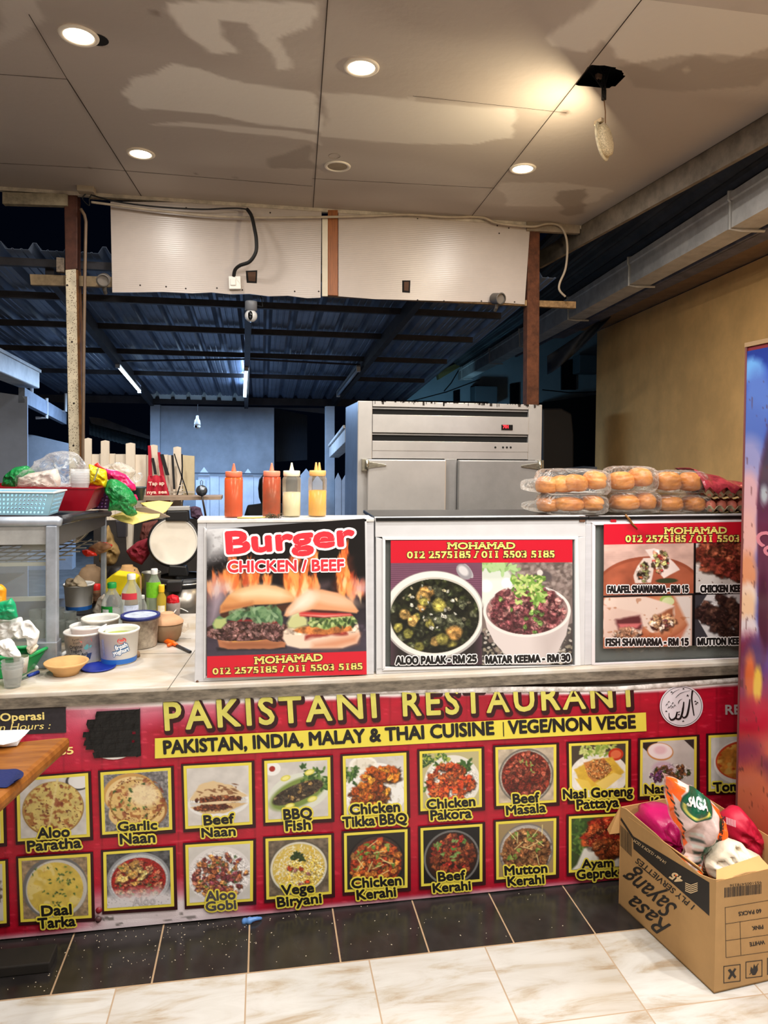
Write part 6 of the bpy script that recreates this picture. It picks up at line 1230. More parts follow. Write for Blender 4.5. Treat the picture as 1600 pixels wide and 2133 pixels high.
# ================================================================== GLASS CASE ON THE COUNTER
TZ = 1.405; CX1 = -.752
def case():
    al = mat('worn_aluminium', (168, 176, 188), .42, .55, var=.25, scale=7); gl = film('case_glass', (240, 244, 242), .06, .10, .8)
    t = thing('glass_case', 'aluminium framed glass food case standing on the counter under the baskets', 'glass case', on(60, 1395)); y0, y1 = 2.80, 3.66; xl = -1.75
    MB().box((CX1-.04, y0, CT+.001), (CX1, y0+.035, TZ-.03)).build('corner_post', al, t, bevel=.004); MB().box((CX1-.022, y1-.03, CT+.001), (CX1, y1, TZ-.07)).build('corner_post', al, t, bevel=.003)
    MB().box((CX1-.10, y0-.004, CT+.001), (CX1+.002, y0+.06, CT+.10)).build('foot_block', mat('case_foot_metal', (150, 156, 164), .45, .5, var=.3), t, bevel=.004)
    MB().tube([(xl, y0+.02, TZ-.016), (CX1+.0, y0+.02, TZ-.016), (CX1+.012, y0+.02, TZ-.018)], [.02, .02, .014], 12).build('top_rail', al, t, True)
    for z in (TZ-.11, CT+.33, CT+.23): pass
    MB().box((xl, y0+.012, TZ-.10), (CX1-.04, y0+.02, TZ-.034)).build('front_band', mat('frosted_band', (150, 150, 148), .5, var=.25, scale=5), t)
    MB().box((xl, y0+.006, CT+.0), (CX1-.04, y0+.024, CT+.03)).build('bottom_rail', al, t)
    MB().box((xl, y0+.03, 1.222), (CX1-.04, y0+.045, 1.235)).build('shelf_edge', mat('shelf_edge_pale', (186, 184, 176), .5), t); MB().box((xl, y0+.03, 1.090), (CX1-.04, y0+.05, 1.105)).build('shelf_edge', mat('shelf_edge_pale', (186, 184, 176), .5), t)
    MB().box((xl, y0+.026, CT+.03), (CX1-.04, y0+.029, TZ-.034)).build('front_glass', gl, t); 
    MB().prism([(CX1-.003, y, z) for y, z in ((y0+.035, TZ-.035), (y1, TZ-.065), (y1, TZ-.115), (y0+.2, TZ-.11), (y0+.035, TZ-.105))], (.002, 0, 0)).build('dark_band', mat('case_dark_panel', (44, 44, 46), .35, var=.3), t)
    P = [(CX1+.005+.028*math.sin(math.pi*f), y0+.05+(y1-y0-.04)*f, TZ-.012-.05*f**1.6) for f in [i/10 for i in range(11)]]
    MB().tube(P, .017, 10).build('rubber_edge', mat('black_rubber', (38, 38, 42), .45), t, True)
    mb = MB().hexa([(xl, y0+.03, TZ-.012), (CX1, y0+.03, TZ-.012), (CX1, y1, TZ-.055), (xl, y1, TZ-.055), (xl, y0+.03, TZ-.003), (CX1, y0+.03, TZ-.003), (CX1, y1, TZ-.046), (xl, y1, TZ-.046)]); mb.build('top_panel', mat('case_top', (52, 50, 48), .4), t)
    wr = mat('wire_chrome', (150, 146, 138), .35, .7)
    for k in range(9): MB().tube([(CX1-.05-.055*k, y0+.12, 1.228), (CX1-.05-.055*k+.0, y1-.1, 1.228)], .0028, 6).build('rack_wire', wr, t)
    for k in range(6): MB().tube([(CX1+.0, y0+.12+.11*k, 1.231), (-1.5, y0+.12+.11*k, 1.231)], .003, 6).build('rack_wire', wr, t)
    MB().box((xl, y0+.06, 1.096), (CX1-.30, y1-.25, 1.102)).build('glass_shelf', gl, t)
    MB().box((CX1-.5, y0+.55, CT+.0015), (CX1-.005, y1-.035, CT+.008)).build('floor_plate', mat('case_floor', (96, 92, 84), .4), t)
case()
# inside the case
sty = mat('white_foam', (230, 226, 218), .7)
b_ = at(68, 1160, 2.96); t = thing('foam_box', 'white foam takeaway box on the wire shelf inside the glass case', 'box', (b_.x, b_.y, 1.236))
MB().prism([V3((at(x, y, 2.96).x, at(x, y, 2.96).y, max(1.236, at(x, y, 2.96).z))) for x, y in [(36, 1148), (60, 1122), (104, 1118), (108, 1176), (64, 1175)]], (0, .12, .0)).build('box_body', sty, t, bevel=.006)
for i, (x, y, D, lb) in enumerate([(158, 1142, 3.25, 'clear plastic tub lying on the wire shelf beside the sausages'), (128, 1150, 3.2, 'clear plastic tub on the wire shelf behind the case post')]):
    c = at(x, y, D); R = V3((.75, -.2, -.62)).to_track_quat('Z', 'Y').to_matrix(); s = D/FPX; c.z = 1.238+.05
    MB().lathe([(0, -20*s), (15*s, -20*s), (19*s, 14*s), (21*s, 15*s), (21*s, 18*s)], c, 28, R).build('plastic_tub', film('milky_plastic', (245, 240, 228), .38, .25, .5)); tag(bpy.data.objects['plastic_tub' if i == 0 else 'plastic_tub.001'], lb, 'tub')
t = thing('sausage_pack', 'clear pack of brown sausages with red ends on the wire shelf', 'food pack', at(205, 1150, 3.45))
puff('pack_film', [(178, 1152), (186, 1138), (206, 1128), (228, 1132), (233, 1140), (222, 1150), (190, 1160)], 3.45, .03, 2, film('pack_film', (200, 150, 110), .5, .15, .5), .004, t)
redf = mat('red_wrapper', (222, 46, 28), .35, var=.15)
puff('red_end', [(170, 1146), (180, 1144), (200, 1152), (203, 1158), (180, 1160), (172, 1152)], 3.42, .02, 3, redf, .005, t); puff('red_end', [(206, 1128), (218, 1127), (235, 1136), (230, 1144), (216, 1135)], 3.47, .02, 4, redf, .005, t)
for k in range(2): MB().tube([at(186, 1151-k*7, 3.45), at(222, 1141-k*6, 3.46)], .011, 10).build('sausage', mat('sausage_brown', (120, 84, 52), .4), t, True)
def bucket(x, yb, rb, rt, h, label, name, m, cat='tub', z=CT, band=None, lid=None, lidm=None, fill=None, lift=.0008, rim=True):
    c, s = foot(x, yb, rb, z, lift); t = thing(name, label, cat, c)
    pr = [(0, .001), (rb*s*.97, .001), (rb*s, .004), (rt*s, h*s*.93)]
    if rim: pr += [(rt*s*1.05, h*s*.93), (rt*s*1.06, h*s*.985), (rt*s*1.03, h*s)]
    pr += [(rt*s*.97, h*s), (rt*s*.94, h*s*.9), (rb*s*.94, .012), (0, .012)]
    MB().lathe(pr, c, 40).build('tub_body', m, t, True)
    if band: MB().lathe([(rb*s*1.003, .003), (rb*s*1.006+(rt-rb)*s*.17, h*s*.17)], c, 40).build('colour_band', band, t, True)
    if fill: MB().lathe([(0, h*s*.78), (rt*s*.9, h*s*.8)], c, 32).build('contents', fill, t, True)
    if lid:
        lm = lid; MB().lathe([(0, h*s+.004), (rt*s*.93, h*s+.004), (rt*s*.97, h*s+.008), (rt*s*1.09, h*s+.008), (rt*s*1.1, h*s-.006), (rt*s*1.07, h*s-.006)], c, 40).build('lid', lm, t, True)
        MB().lathe([(0, h*s+.0046), (rt*s*.90, h*s+.0046)], c, 40).build('lid_print', lidm, t, True)
    return t, c, s
whitep = mat('tub_white', (232, 230, 226), .35, var=.05); oldp = mat('tub_white_worn', (222, 218, 208), .4, var=.14, scale=14); bluep = mat('tub_blue', (44, 110, 196), .35); navy = mat('lid_navy', (34, 44, 110), .35); pale = mat('lid_print_pale', (186, 196, 214), .45, var=.35, scale=30)
bucket(158, 1278, 25, 29, 54, 'white bucket with a blue foot stuffed with papers inside the case', 'paper_bucket', whitep, 'bucket', band=bluep, lift=.009)
puffing('crumpled_paper', 'crumpled grey paper and sticks in the bucket inside the case', 'paper', [(133, 1222), (140, 1205), (152, 1208), (160, 1198), (176, 1210), (182, 1222)], 3.32, .05, 5, mat('grey_paper', (176, 160, 136), .9, var=.3, scale=20), amp=.01)
def jar(x, yb, r, h, label, body, cap, cat='jar', labelm=None, lift=.009):
    c, s = foot(x, yb, r, CT, lift); t = thing('spice_jar', label, cat, c)
    MB().lathe([(0, .001), (r*s, .001), (r*s, h*.68*s), (r*.85*s, h*.72*s), (0, h*.72*s)], c, 24).build('jar_body', body, t, True)
    MB().lathe([(r*.95*s, h*.70*s), (r*.97*s, h*.98*s), (r*.9*s, h*s), (0, h*s)], c, 24).build('cap', cap, t, True)
    if labelm: MB().lathe([(r*1.01*s, h*.16*s), (r*1.01*s, h*.56*s)], c, 24).build('paper_label', labelm, t, True)
spice = mat('spice_brown', (120, 84, 56), .4, var=.4, scale=60)
jar(182, 1268, 9, 42, 'small spice jar with a dark green cap inside the case', spice, mat('cap_dark_green', (20, 96, 52), .4), labelm=mat('jar_label', (196, 176, 150), .6, var=.4, scale=60))
jar(198, 1262, 9, 40, 'small spice jar with a red cap inside the case', spice, mat('cap_red', (206, 34, 34), .4), labelm=mat('jar_label2', (110, 80, 60), .6, var=.4, scale=60))
clay = mat('clay', (196, 152, 98), .75, var=.15, scale=8); clayd = mat('clay_grey', (150, 122, 92), .8, var=.15, scale=8)
def dome(x, yb, r, h, label, m, lift=.009):
    c, s = foot(x, yb, r, CT, lift); t = thing('clay_bowl', label, 'clay bowl', c)
    MB().lathe([(r*.98*s, 0), (r*s, .006), (r*.98*s, h*.35*s), (r*.86*s, h*.66*s), (r*.6*s, h*.9*s), (r*.34*s, h*.96*s), (r*.33*s, h*s), (0, h*s)], c, 36).build('bowl', m, t, True)
dome(182, 1252, 30, 66, 'upturned clay bowl standing behind the jars inside the case', clayd)
dome(259, 1262, 33, 78, 'upturned tan clay bowl standing by the yellow box', clay, .001)
# stacked glass mugs behind the case front
mug = film('clear_glass', (225, 230, 228), .04, .04, 1.)
for k, (x, yb) in enumerate([(60, 1338), (82, 1340), (104, 1342), (126, 1340), (70, 1318), (95, 1316), (118, 1314), (142, 1322), (148, 1342)]):
    c, s = foot(x, yb, 13, CT, .001); t = thing('glass_mug', 'clear glass mug in the cluster at the foot of the glass case', 'glass mug', c, 'clear glass mugs in the case')
    if k > 3 and k < 7: c = c+V3((0, 0, .0))
    MB().lathe([(0, .001), (10*s, .001), (11*s, .01), (13*s, 44*s), (12*s, 44*s), (10*s, .014), (0, .012)], c, 20).build('mug_body', mug, t, True)
    MB().tube([c+V3((12*s, -.002, 34*s)), c+V3((19*s, -.004, 32*s)), c+V3((20*s, -.004, 20*s)), c+V3((11*s, -.002, 12*s))], 2*s, 8).build('handle', mug, t, True)
# ================================================================== ON TOP OF THE CASE
def tray_box(name, label, cat, top, botm, Dn, h_lift, m, rim=None, holes=False, ztop=None, dep=.25, zb=None):
    """open tapered tray: top and bottom front corners by sight line at distance Dn, walls running back"""
    t = thing(name, label, cat, at(botm[0][0], botm[0][1], Dn)); A, B = at(top[0][0], top[0][1], Dn-.02), at(top[1][0], top[1][1], Dn-.02); C2, D2 = at(botm[0][0], botm[0][1], Dn), at(botm[1][0], botm[1][1], Dn)
    zt = (A.z+B.z)/2; A.z = B.z = zt; z0 = zb if zb is not None else (C2.z+D2.z)/2; C2.z = D2.z = z0; bk = V3((0, dep, 0)); ins = V3((0, dep-.04, 0))
    q = [C2, D2, D2+ins, C2+ins, A, B, B+bk, A+bk]
    def wall(a, b, c, d, nm):
        n = max(4, int((b-a).length/.007)); k = 11; mb = MB(); mb.grid([[a.lerp(b, i/n).lerp(d.lerp(c, i/n), j/k) for i in range(n+1)] for j in range(k+1)])
        if holes:
            mb.f = [f for idx, f in enumerate(mb.f) if not ((idx // n) % 2 == 1 and (idx % n) % 2 == 1 and 1 < idx % n < n-2 and 0 < idx//n < k-1)]
        return mb.build(nm, m, t, solid=.0022)
    wall(q[0], q[1], q[5], q[4], 'front_wall'); wall(q[1], q[2], q[6], q[5], 'side_wall'); wall(q[2], q[3], q[7], q[6], 'back_wall'); wall(q[3], q[0], q[4], q[7], 'side_wall')
    MB().prism(q[:4], (0, 0, .003)).build('bottom', m, t)
    rp = q[4:8]; rb = MB()
    for a, b in zip(rp, rp[1:]+rp[:1]): rb.beam(a, b, .009, .005)
    rb.build('rim', rim or m, t); return t
lbl = mat('light_blue_plastic', (160, 206, 226), .35, var=.04)
red_ = mat('dark_red_plastic', (150, 12, 30), .3, var=.06); purp = mat('purple_plastic', (84, 50, 96), .4, var=.1)
tray_box('plastic_basket', 'light blue perforated plastic basket on the case before the red tray', 'basket', ((-70, 1026), (112, 1024)), ((-60, 1072), (100, 1071)), 2.70, 0, lbl, mat('basket_rim_pale', (220, 228, 232), .4), True, dep=.17, zb=TZ+.002)
tray_box('plastic_tray', 'deep dark red plastic tray full of bags on top of the case', 'tray', ((-60, 1017), (199, 1015)), ((-50, 1068), (178, 1064)), 2.93, 0, red_, dep=.30, zb=TZ-.0)
tray_box('plastic_basket', 'small purple plastic basket beside the dark red tray', 'basket', ((188, 1023), (238, 1021)), ((192, 1064), (228, 1060)), 3.16, 0, purp, None, True, dep=.2, zb=TZ-.012)
clr = film('clear_bag', (248, 250, 250), .05, .08, .8, 1., .9, 14); clr2 = film('milky_bag', (246, 240, 230), .25, .14, .6, .8, .7, 18); grn = film('green_bag', (40, 160, 84), .55, .22, .5, .6, .7, 18); pink = mat('pink_bag', (206, 30, 96), .3, var=.2, scale=20, bump=.3, bscale=30)
puffing('green_bag', 'green plastic bag tucked in at the end of the red tray', 'bag', [(2, 1012), (10, 990), (30, 974), (58, 970), (75, 985), (70, 1014), (30, 1018)], 3.12, .06, 11, grn)
puffing('clear_bag', 'large clear plastic bag billowing out of the red tray', 'bag', [(32, 1016), (30, 992), (62, 975), (90, 950), (118, 939), (150, 940), (174, 956), (184, 972), (180, 1000), (150, 1014), (90, 1018)], 3.06, .09, 12, clr, amp=.04, fq=11)
puffing('noodle_bag', 'milky bag of pale food lying inside the clear bag', 'bag', [(34, 1014), (36, 994), (70, 984), (120, 976), (128, 1000), (124, 1016), (80, 1018)], 3.08, .05, 13, mat('milky_food', (226, 210, 198), .4, var=.1, bump=.4, bscale=20))
c = at(167, 1000, 2.99); s = 2.99/FPX; t = thing('plastic_cups', 'stack of clear ribbed plastic cups in the red tray', 'cup stack', V3((c.x, c.y, c.z-17*s)))
for k in range(9): MB().lathe([(15.5*s, (k*3.4-18)*s), (18.5*s, (k*3.4-6)*s), (19.2*s, (k*3.4-5)*s), (18.6*s, (k*3.4-4)*s)], c, 28).build('cup', film('cup_clear', (245, 245, 245), .3, .2, .6), t, True)
gold = mat('yellow_foil', (222, 196, 22), .28, .2, var=.25, scale=16, bump=.5, bscale=26)
t = thing('yellow_packet', 'crumpled shiny yellow foil packet standing by the cups', 'packet', at(204, 1012, 3.05)); puff('foil', [(183, 1012), (184, 966), (200, 972), (222, 980), (225, 1000), (220, 1016), (200, 1012)], 3.05, .035, 14, gold, .01, t); MB().beam(at(205, 974, 2.995), at(196, 1002, 2.995), .006, .004).build('grey_seal', mat('seal_grey', (140, 140, 120), .5), t)
puffing('red_packet', 'tip of a bright red packet behind the yellow foil packet', 'packet', [(196, 968), (204, 963), (210, 972), (222, 978), (200, 976)], 3.12, .015, 15, redf, amp=.003)
puffing('pink_bag', 'bright pink plastic bag lying over the purple basket', 'bag', [(220, 975), (240, 980), (266, 992), (282, 1010), (283, 1022), (262, 1024), (236, 1010), (222, 994)], 3.2, .05, 16, pink)
puffing('green_bag', 'crumpled green plastic bag hanging over the end of the case', 'bag', [(220, 1006), (228, 996), (246, 1000), (262, 1008), (280, 1030), (288, 1048), (276, 1058), (288, 1072), (274, 1076), (255, 1066), (240, 1062), (225, 1066), (230, 1040), (216, 1022)], 3.08, .055, 17, grn, amp=.018)
puffing('clear_bag', 'clear plastic bag behind the pink bag', 'bag', [(206, 974), (230, 966), (254, 963), (276, 972), (284, 985), (270, 1000), (240, 990), (215, 984)], 3.36, .05, 18, clr2)
puffing('clear_bag', 'knotted end of a clear bag above the black bowl', 'bag', [(276, 998), (282, 986), (294, 984), (299, 992), (292, 1002), (284, 1006)], 3.34, .03, 19, clr, amp=.006)
c = at(288, 1026, 3.45); s = 3.45/FPX; tag(MB().lathe([(0, -16*s), (10*s, -16*s), (14*s, 8*s), (16*s, 9*s), (16*s, 12*s), (13*s, 12*s), (10*s, -13*s), (0, -13*s)], c, 24).build('black_bowl', mat('dark_teal_plastic', (34, 52, 58), .4), smooth=True), 'dark plastic bowl behind the green bag', 'bowl')
tag(puff('red_ribbon', [(272, 1028), (284, 1030), (288, 1040), (284, 1046), (276, 1040)], 3.2, .012, 21, pink, .003), 'end of a pink bag handle beside the green bag', 'bag handle')
ylw = mat('yellow_paper', (232, 206, 116), .7, var=.12, scale=20, stretch=(1, 10, 1))
def leaf(pts, D0, lab):
    mb = MB().prism([V3((at(x, y, D0).x, at(x, y, D0).y, at(x, y, D0).z))+V3((0, (1080-y)*.006, 0)) for x, y in pts], (0, 0, .003)); return tag(mb.build('yellow_sheet', ylw), lab, 'sheet')
leaf([(228, 1077), (262, 1066), (300, 1064), (330, 1068), (331, 1078), (300, 1085), (281, 1090), (255, 1085)], 3.12, 'yellow paper sheet jutting from under the green bag')
leaf([(280, 1054), (320, 1050), (351, 1053), (342, 1068), (335, 1072), (310, 1066)], 3.3, 'second yellow paper sheet behind the grey blade')
bl = mat('grey_blade', (150, 132, 116), .45, .3, var=.15); tag(MB().prism([at(x, y, 3.16) for x, y in [(272, 1059), (300, 1056), (330, 1066), (354, 1077), (345, 1078), (318, 1070), (290, 1066)]], (0, .004, .002)).build('flat_blade', bl), 'long grey blade lying on the yellow sheets', 'blade')
# ================================================================== COUNTER CLUTTER
yw = mat('yellow_card', (232, 206, 20), .5)
c = on(250, 1275); t = thing('yellow_box', 'yellow plastic box behind the green-capped bottle', 'box', c); MB().prism([at(x, y, 3.5) for x, y in [(218, 1240), (220, 1208), (238, 1196), (268, 1200), (283, 1206), (284, 1240)]], (0, .12, 0)).build('box_body', yw, t, bevel=.006)
t['label'] = 'yellow box standing before the upturned clay bowl'
puffing('crumpled_bag', 'crumpled pale paper bag leaning by the green-capped bottle', 'paper bag', [(192, 1275), (205, 1245), (218, 1236), (222, 1260), (205, 1282)], 3.34, .02, 23, mat('pale_paper', (196, 184, 170), .8, var=.15), amp=.005)
def pet(x, yb, prof, label, body, cap, capr, caph, name='plastic_bottle', cat='bottle', fillm=None, fill=0, lab=None, lab2=None):
    r = max(a for a, b in prof); c, s = foot(x, yb, r*.9, CT); t = thing(name, label, cat, c); H_ = prof[-1][1]
    MB().lathe([(0, .001)]+[(a*s, b*s+.001) for a, b in prof], c, 28).build('bottle_body', body, t, True)
    MB().lathe([(capr*s, (H_-1)*s), (capr*1.03*s, (H_+caph-2)*s), (capr*.9*s, (H_+caph)*s), (0, (H_+caph)*s)], c, 20).build('cap', cap, t, True)
    if fillm: MB().lathe([(0, .003)]+[(a*s*.94, min(b, fill)*s+.003) for a, b in prof if b <= fill]+[(prof[0][0]*s*.94, fill*s), (0, fill*s)], c, 28).build('liquid', fillm, t, True)
    for L_ in (lab, lab2):
        if L_:
            m, b0, b1, a0, a1, nm = L_; mb = MB(); n = 14
            mb.grid([[c+V3((r*1.012*s*math.sin(a0+(a1-a0)*i/n), -r*1.012*s*math.cos(a0+(a1-a0)*i/n), b*s)) for i in range(n+1)] for b in (b0, b1)]); mb.build(nm, m, t, True)
    return t
pb = film('clear_bottle', (238, 242, 240), .12, .08, .9); gl_ = mat('label_green', (30, 140, 52), .45)
whl = mat('label_white', (230, 230, 232), .5, var=.2, scale=60)
pet(229, 1312, [(17, 0), (21, 3), (21, 12), (20, 16), (21, 48), (18, 60), (10, 74), (8, 78), (8, 84)], 'clear ribbed bottle with a green cap and green label', pb, mat('cap_green', (30, 150, 66), .4), 9, 10, fillm=film('cloudy_liquid', (225, 228, 226), .3, .2, .4), fill=40, lab=(gl_, 22, 48, -1.1, .25, 'green_label'), lab2=(whl, 26, 42, -.8, -.1, 'white_label'))
pet(270, 1308, [(18, 0), (21, 3), (21, 60), (18, 74), (9, 90), (8, 94), (8, 98)], 'tall clear bottle with a white cap and red band', pb, mat('cap_white', (232, 232, 228), .4), 8.5, 10, lab=(mat('label_red_clear', (200, 56, 70), .4), 58, 71, -.9, .7, 'red_band'), lab2=(mat('label_bluewhite', (196, 206, 230), .5, var=.25, scale=50), 18, 46, -.6, .9, 'blue_label'))
pet(294, 1300, [(9, 0), (10.5, 3), (10.5, 34), (6, 46), (5, 52)], 'small empty clear bottle between the taller bottles', pb, mat('cap_grey', (190, 190, 188), .4), 5.5, 6)
pet(319, 1296, [(13, 0), (16, 3), (16, 66), (13, 78), (6.5, 92), (6, 98)], 'tall bottle with a lime green label and white cap', film('green_tint_bottle', (220, 236, 214), .2, .1, .8), mat('cap_white', (232, 232, 228), .4), 6.8, 10, fillm=mat('yellow_oil', (214, 184, 40), .2), fill=20, lab=(mat('label_lime', (120, 196, 40), .45, var=.2, scale=40), 50, 82, -1.3, 1.0, 'lime_label'))
pet(335, 1298, [(8, 0), (9.5, 3), (9.5, 52), (5.5, 60), (5, 64)], 'slim oil bottle with a yellow cap and white label', film('oil_bottle', (220, 190, 70), .5, .1, .6), mat('cap_yellow', (230, 184, 30), .4), 6, 14, lab=(mat('label_cream', (226, 216, 190), .5, var=.2, scale=60), 12, 36, -.7, .9, 'white_label'))
t = thing('red_lid_jar', 'small clear jar with a crinkled red cover behind the oil bottle', 'jar', on(360, 1284)); c, s = foot(360, 1284, 12); MB().lathe([(0, .001), (13*s, .001), (14*s, 26*s), (10*s, 28*s)], c, 24).build('jar_body', film('jar_glass', (220, 206, 200), .3, .1, .7), t, True)
puff('red_cover', [(346, 1256), (348, 1242), (360, 1237), (372, 1242), (374, 1256), (362, 1262)], mpp(c)*FPX, .03, 24, mat('red_foil', (206, 22, 38), .3, bump=.5, bscale=40), .006, t)
c, s = foot(312, 1282, 18); tag(MB().lathe([(0, .001), (19*s, .001), (19*s, 84*s), (20*s, 85*s), (19*s, 87*s), (18*s, 86*s), (17*s, .01), (0, .01)], c, 28).build('metal_tin', mat('tin_grey', (132, 130, 122), .4, .6, var=.15), smooth=True), 'plain grey metal tin behind the bottles', 'tin')
# yoghurt tubs
def wrap(c, s, rb, rt, h, a_c, mbf):     # lettering round a tub: x in px from the middle, y in px up
    def onto(x, y, l):
        k = y/h; r = (rb+(rt-rb)*k*.93)*s+.0006+l; a = a_c+x/((rb+rt)/2); return c+V3((r*math.sin(a), -r*math.cos(a), y*s))
    return onto
smudge = mat('tub_smudged', (206, 204, 200), .45, var=.22, scale=20)
t, c, s = bucket(167, 1385, 35, 39, 62, 'worn white yoghurt tub without lid, with dark lettering', 'yoghurt_tub', smudge, fill=mat('tub_dregs', (206, 186, 180), .6, var=.2))
O = wrap(c, s, 35, 39, 62, 0., None); fl_ = lambda x, y, l: O(x-(167), 1385-y+3, l)
ink = mat('label_ink', (50, 54, 60), .5)
for st, a in (('Original', (146, 1356, 172, 1353, 7)), ('Yogurt', (148, 1364, 171, 1361, 6.5)), ('Yogurt Asli', (144, 1373, 182, 1368, 6))): mb = MB(); write(mb, st, fl_, *a, .02, lift=.0004); mb.build('lettering', ink, t, fix=False)
mb = MB(); write(mb, 'Farm', fl_, 152, 1340, 166, 1337, 5, .0, lift=.0004, shear=.3); write(mb, 'Fresh', fl_, 154, 1346.5, 168, 1343.5, 5, .0, lift=.0004, shear=.3); mb.build('script_lettering', ink, t, fix=False)
def patch(t, onto, pts, m, nm, l=.0003): return MB().add([onto(x, y, l) for x, y in pts], [tuple(range(len(pts)))]).build(nm, m, t, fix=False)
patch(t, fl_, [(166, 1338), (178, 1333), (188, 1335), (190, 1342), (180, 1344), (170, 1342)], mat('label_coral', (214, 90, 84), .45), 'red_mark'); patch(t, fl_, [(174, 1354), (180, 1346), (190, 1350), (188, 1354), (178, 1358)], mat('label_teal', (90, 156, 160), .45), 'teal_mark'); patch(t, fl_, [(181, 1366), (190, 1365), (187, 1378), (178, 1379)], mat('label_navy', (44, 60, 100), .45), 'navy_mark')
t, c, s = bucket(241, 1387, 35, 39, 68, 'white yoghurt tub with a blue foot and fresh yoghurt lettering', 'yoghurt_tub', whitep, band=bluep, fill=mat('green_sauce', (150, 160, 70), .5, var=.2))
O = wrap(c, s, 35, 39, 68, 0., None); fl2 = lambda x, y, l: O(x-241, 1387-y+3, l)
for st, a in (('fresh', (242, 1358, 264, 1352, 9)), ('yoghurt', (237, 1368, 268, 1361, 8.5))):
    mb = MB(); write(mb, st, fl2, *a, .05, .10, lift=.0004); mb.build('lettering_edge', mat('label_blue', (38, 96, 150), .45), t, fix=False); mb = MB(); write(mb, st, fl2, *a, .05, lift=.0010); mb.build('lettering', mat('label_pure_white', (236, 238, 240), .45), t, fix=False)
MB().add([fl2(253+8.5*math.cos(i*.3), 1339+6*math.sin(i*.3), .0004) for i in range(21)], [tuple(range(21))]).build('red_mark', mat('label_red', (206, 52, 56), .45), t, fix=False); MB().add([fl2(253+5*math.cos(i*.3), 1338.5+2.4*math.sin(i*.3), .0009) for i in range(21)], [tuple(range(21))]).build('red_mark_core', mat('label_coral', (214, 90, 84), .45), t, fix=False)
patch(t, fl2, [(207, 1340), (212, 1336), (216, 1338), (218, 1372), (212, 1372)], mat('label_violet', (150, 156, 196), .5, var=.2, scale=80), 'small_print')
t, c, s = bucket(287, 1354, 33, 36, 62, 'stained yoghurt tub with a navy blue lid beside the clay pot', 'yoghurt_tub', mat('tub_stained', (214, 204, 188), .5, var=.3, scale=16, col2=(120, 104, 92)), lid=navy, lidm=pale)
t, c, s = bucket(202, 1362, 32, 36, 68, 'white yoghurt tub without lid at the back of the group', 'yoghurt_tub', oldp, band=bluep)
t, c, s = bucket(176, 1372, 32, 35, 62, 'white yoghurt tub half hidden behind the lettered tub', 'yoghurt_tub', whitep)
c = at(208, 1309, 2.93); R = Matrix.Rotation(-.10, 3, 'X') @ Matrix.Rotation(.05, 3, 'Y'); s = 2.93/FPX; t = thing('tub_lid', 'navy blue tub lid resting tilted on the open tubs', 'lid', c); MB().lathe([(0, 0), (33*s, 0), (37*s, .004), (37.5*s, -.004), (36*s, -.005)], c, 36, R).build('lid_disc', navy, t, True); MB().lathe([(0, .0012), (31*s, .0012)], c, 36, R).build('lid_print', pale, t, True)
# clay pot, dish, lid, knives
c, s = foot(345, 1340, 24); t = thing('clay_pot', 'brown clay pot with a clay lid beside the stained tub', 'clay pot', c)
MB().lathe([(0, .001), (22*s, .001), (27*s, 8*s), (31*s, 24*s), (32*s, 34*s), (30*s, 38*s)], c, 36).build('pot_body', clayd, t, True)
MB().lathe([(33*s, 37*s), (33*s, 40*s), (24*s, 48*s), (14*s, 54*s), (13.5*s, 57*s), (12*s, 58*s), (0, 57*s)], c, 36).build('pot_lid', mat('clay_lid', (206, 160, 122), .75, var=.12), t, True)
puffing('onion_bag', 'small clear bag of pale food beside the clay pot', 'bag', [(372, 1312), (380, 1298), (392, 1296), (394, 1310), (384, 1318)], mpp(c)*FPX, .02, 25, clr2, amp=.004)
c, s = foot(131, 1412, 26); t = thing('clay_dish', 'shallow tan clay dish on the counter before the tubs', 'clay dish', c); MB().lathe([(0, .001), (25*s, .001), (26*s, 6*s), (42*s, 22*s), (44*s, 26*s), (42*s, 27*s), (38*s, 24*s), (22*s, 12*s), (0, 11*s)], c, 40).build('dish', clay, t, True)
c, s = foot(197, 1402, 34); tag(MB().lathe([(0, .001), (33*s, .001), (35*s, .005), (34*s, .007), (31*s, .004), (0, .004)], c, 40).build('tub_lid', mat('lid_blue', (24, 44, 140), .3), smooth=True), 'bright blue tub lid lying flat on the counter', 'lid')
t = thing('clay_cover', 'grey-brown clay lid leaning behind the fresh yoghurt tub', 'clay lid', on(280, 1372)); c, s = foot(276, 1372, 14); MB().lathe([(0, .001), (13*s, .001), (12*s, 8*s), (5*s, 16*s), (0, 17*s)], c, 24).build('lid', clayd, t, True)
org = mat('orange_handle', (240, 104, 20), .4); t = thing('utility_knife', 'orange-handled utility knife lying on the marble top', 'knife', on(352, 1345))
K = lambda x, y, z=.009: V3((pz(x, y, CT).x, pz(x, y, CT).y, CT+z))
MB().tube([K(334, 1338), K(340, 1336), K(350, 1341), K(360, 1344), K(368, 1348)], [.006, .0115, .011, .0105, .007], 12).build('handle', org, t, True); MB().tube([K(349, 1349, .008), K(356, 1347, .01)], [.005, .008], 10).build('thumb_slide', org, t, True)
MB().beam(K(367, 1347, .007), K(397, 1361, .006), .012, .008).build('blade_sleeve', mat('sleeve_black', (44, 42, 42), .4), t, bevel=.002)
t = thing('white_ladle', 'white plastic rice paddle leaning on the green tray', 'paddle', on(75, 1394)); MB().tube([on(74, 1395)+V3((0, 0, .006)), at(100, 1378, 2.72), at(124, 1366, 2.72), at(144, 1356, 2.72)], [.010, .0095, .008, .008], 10).build('handle', mat('paddle_white', (224, 224, 220), .4), t, True)
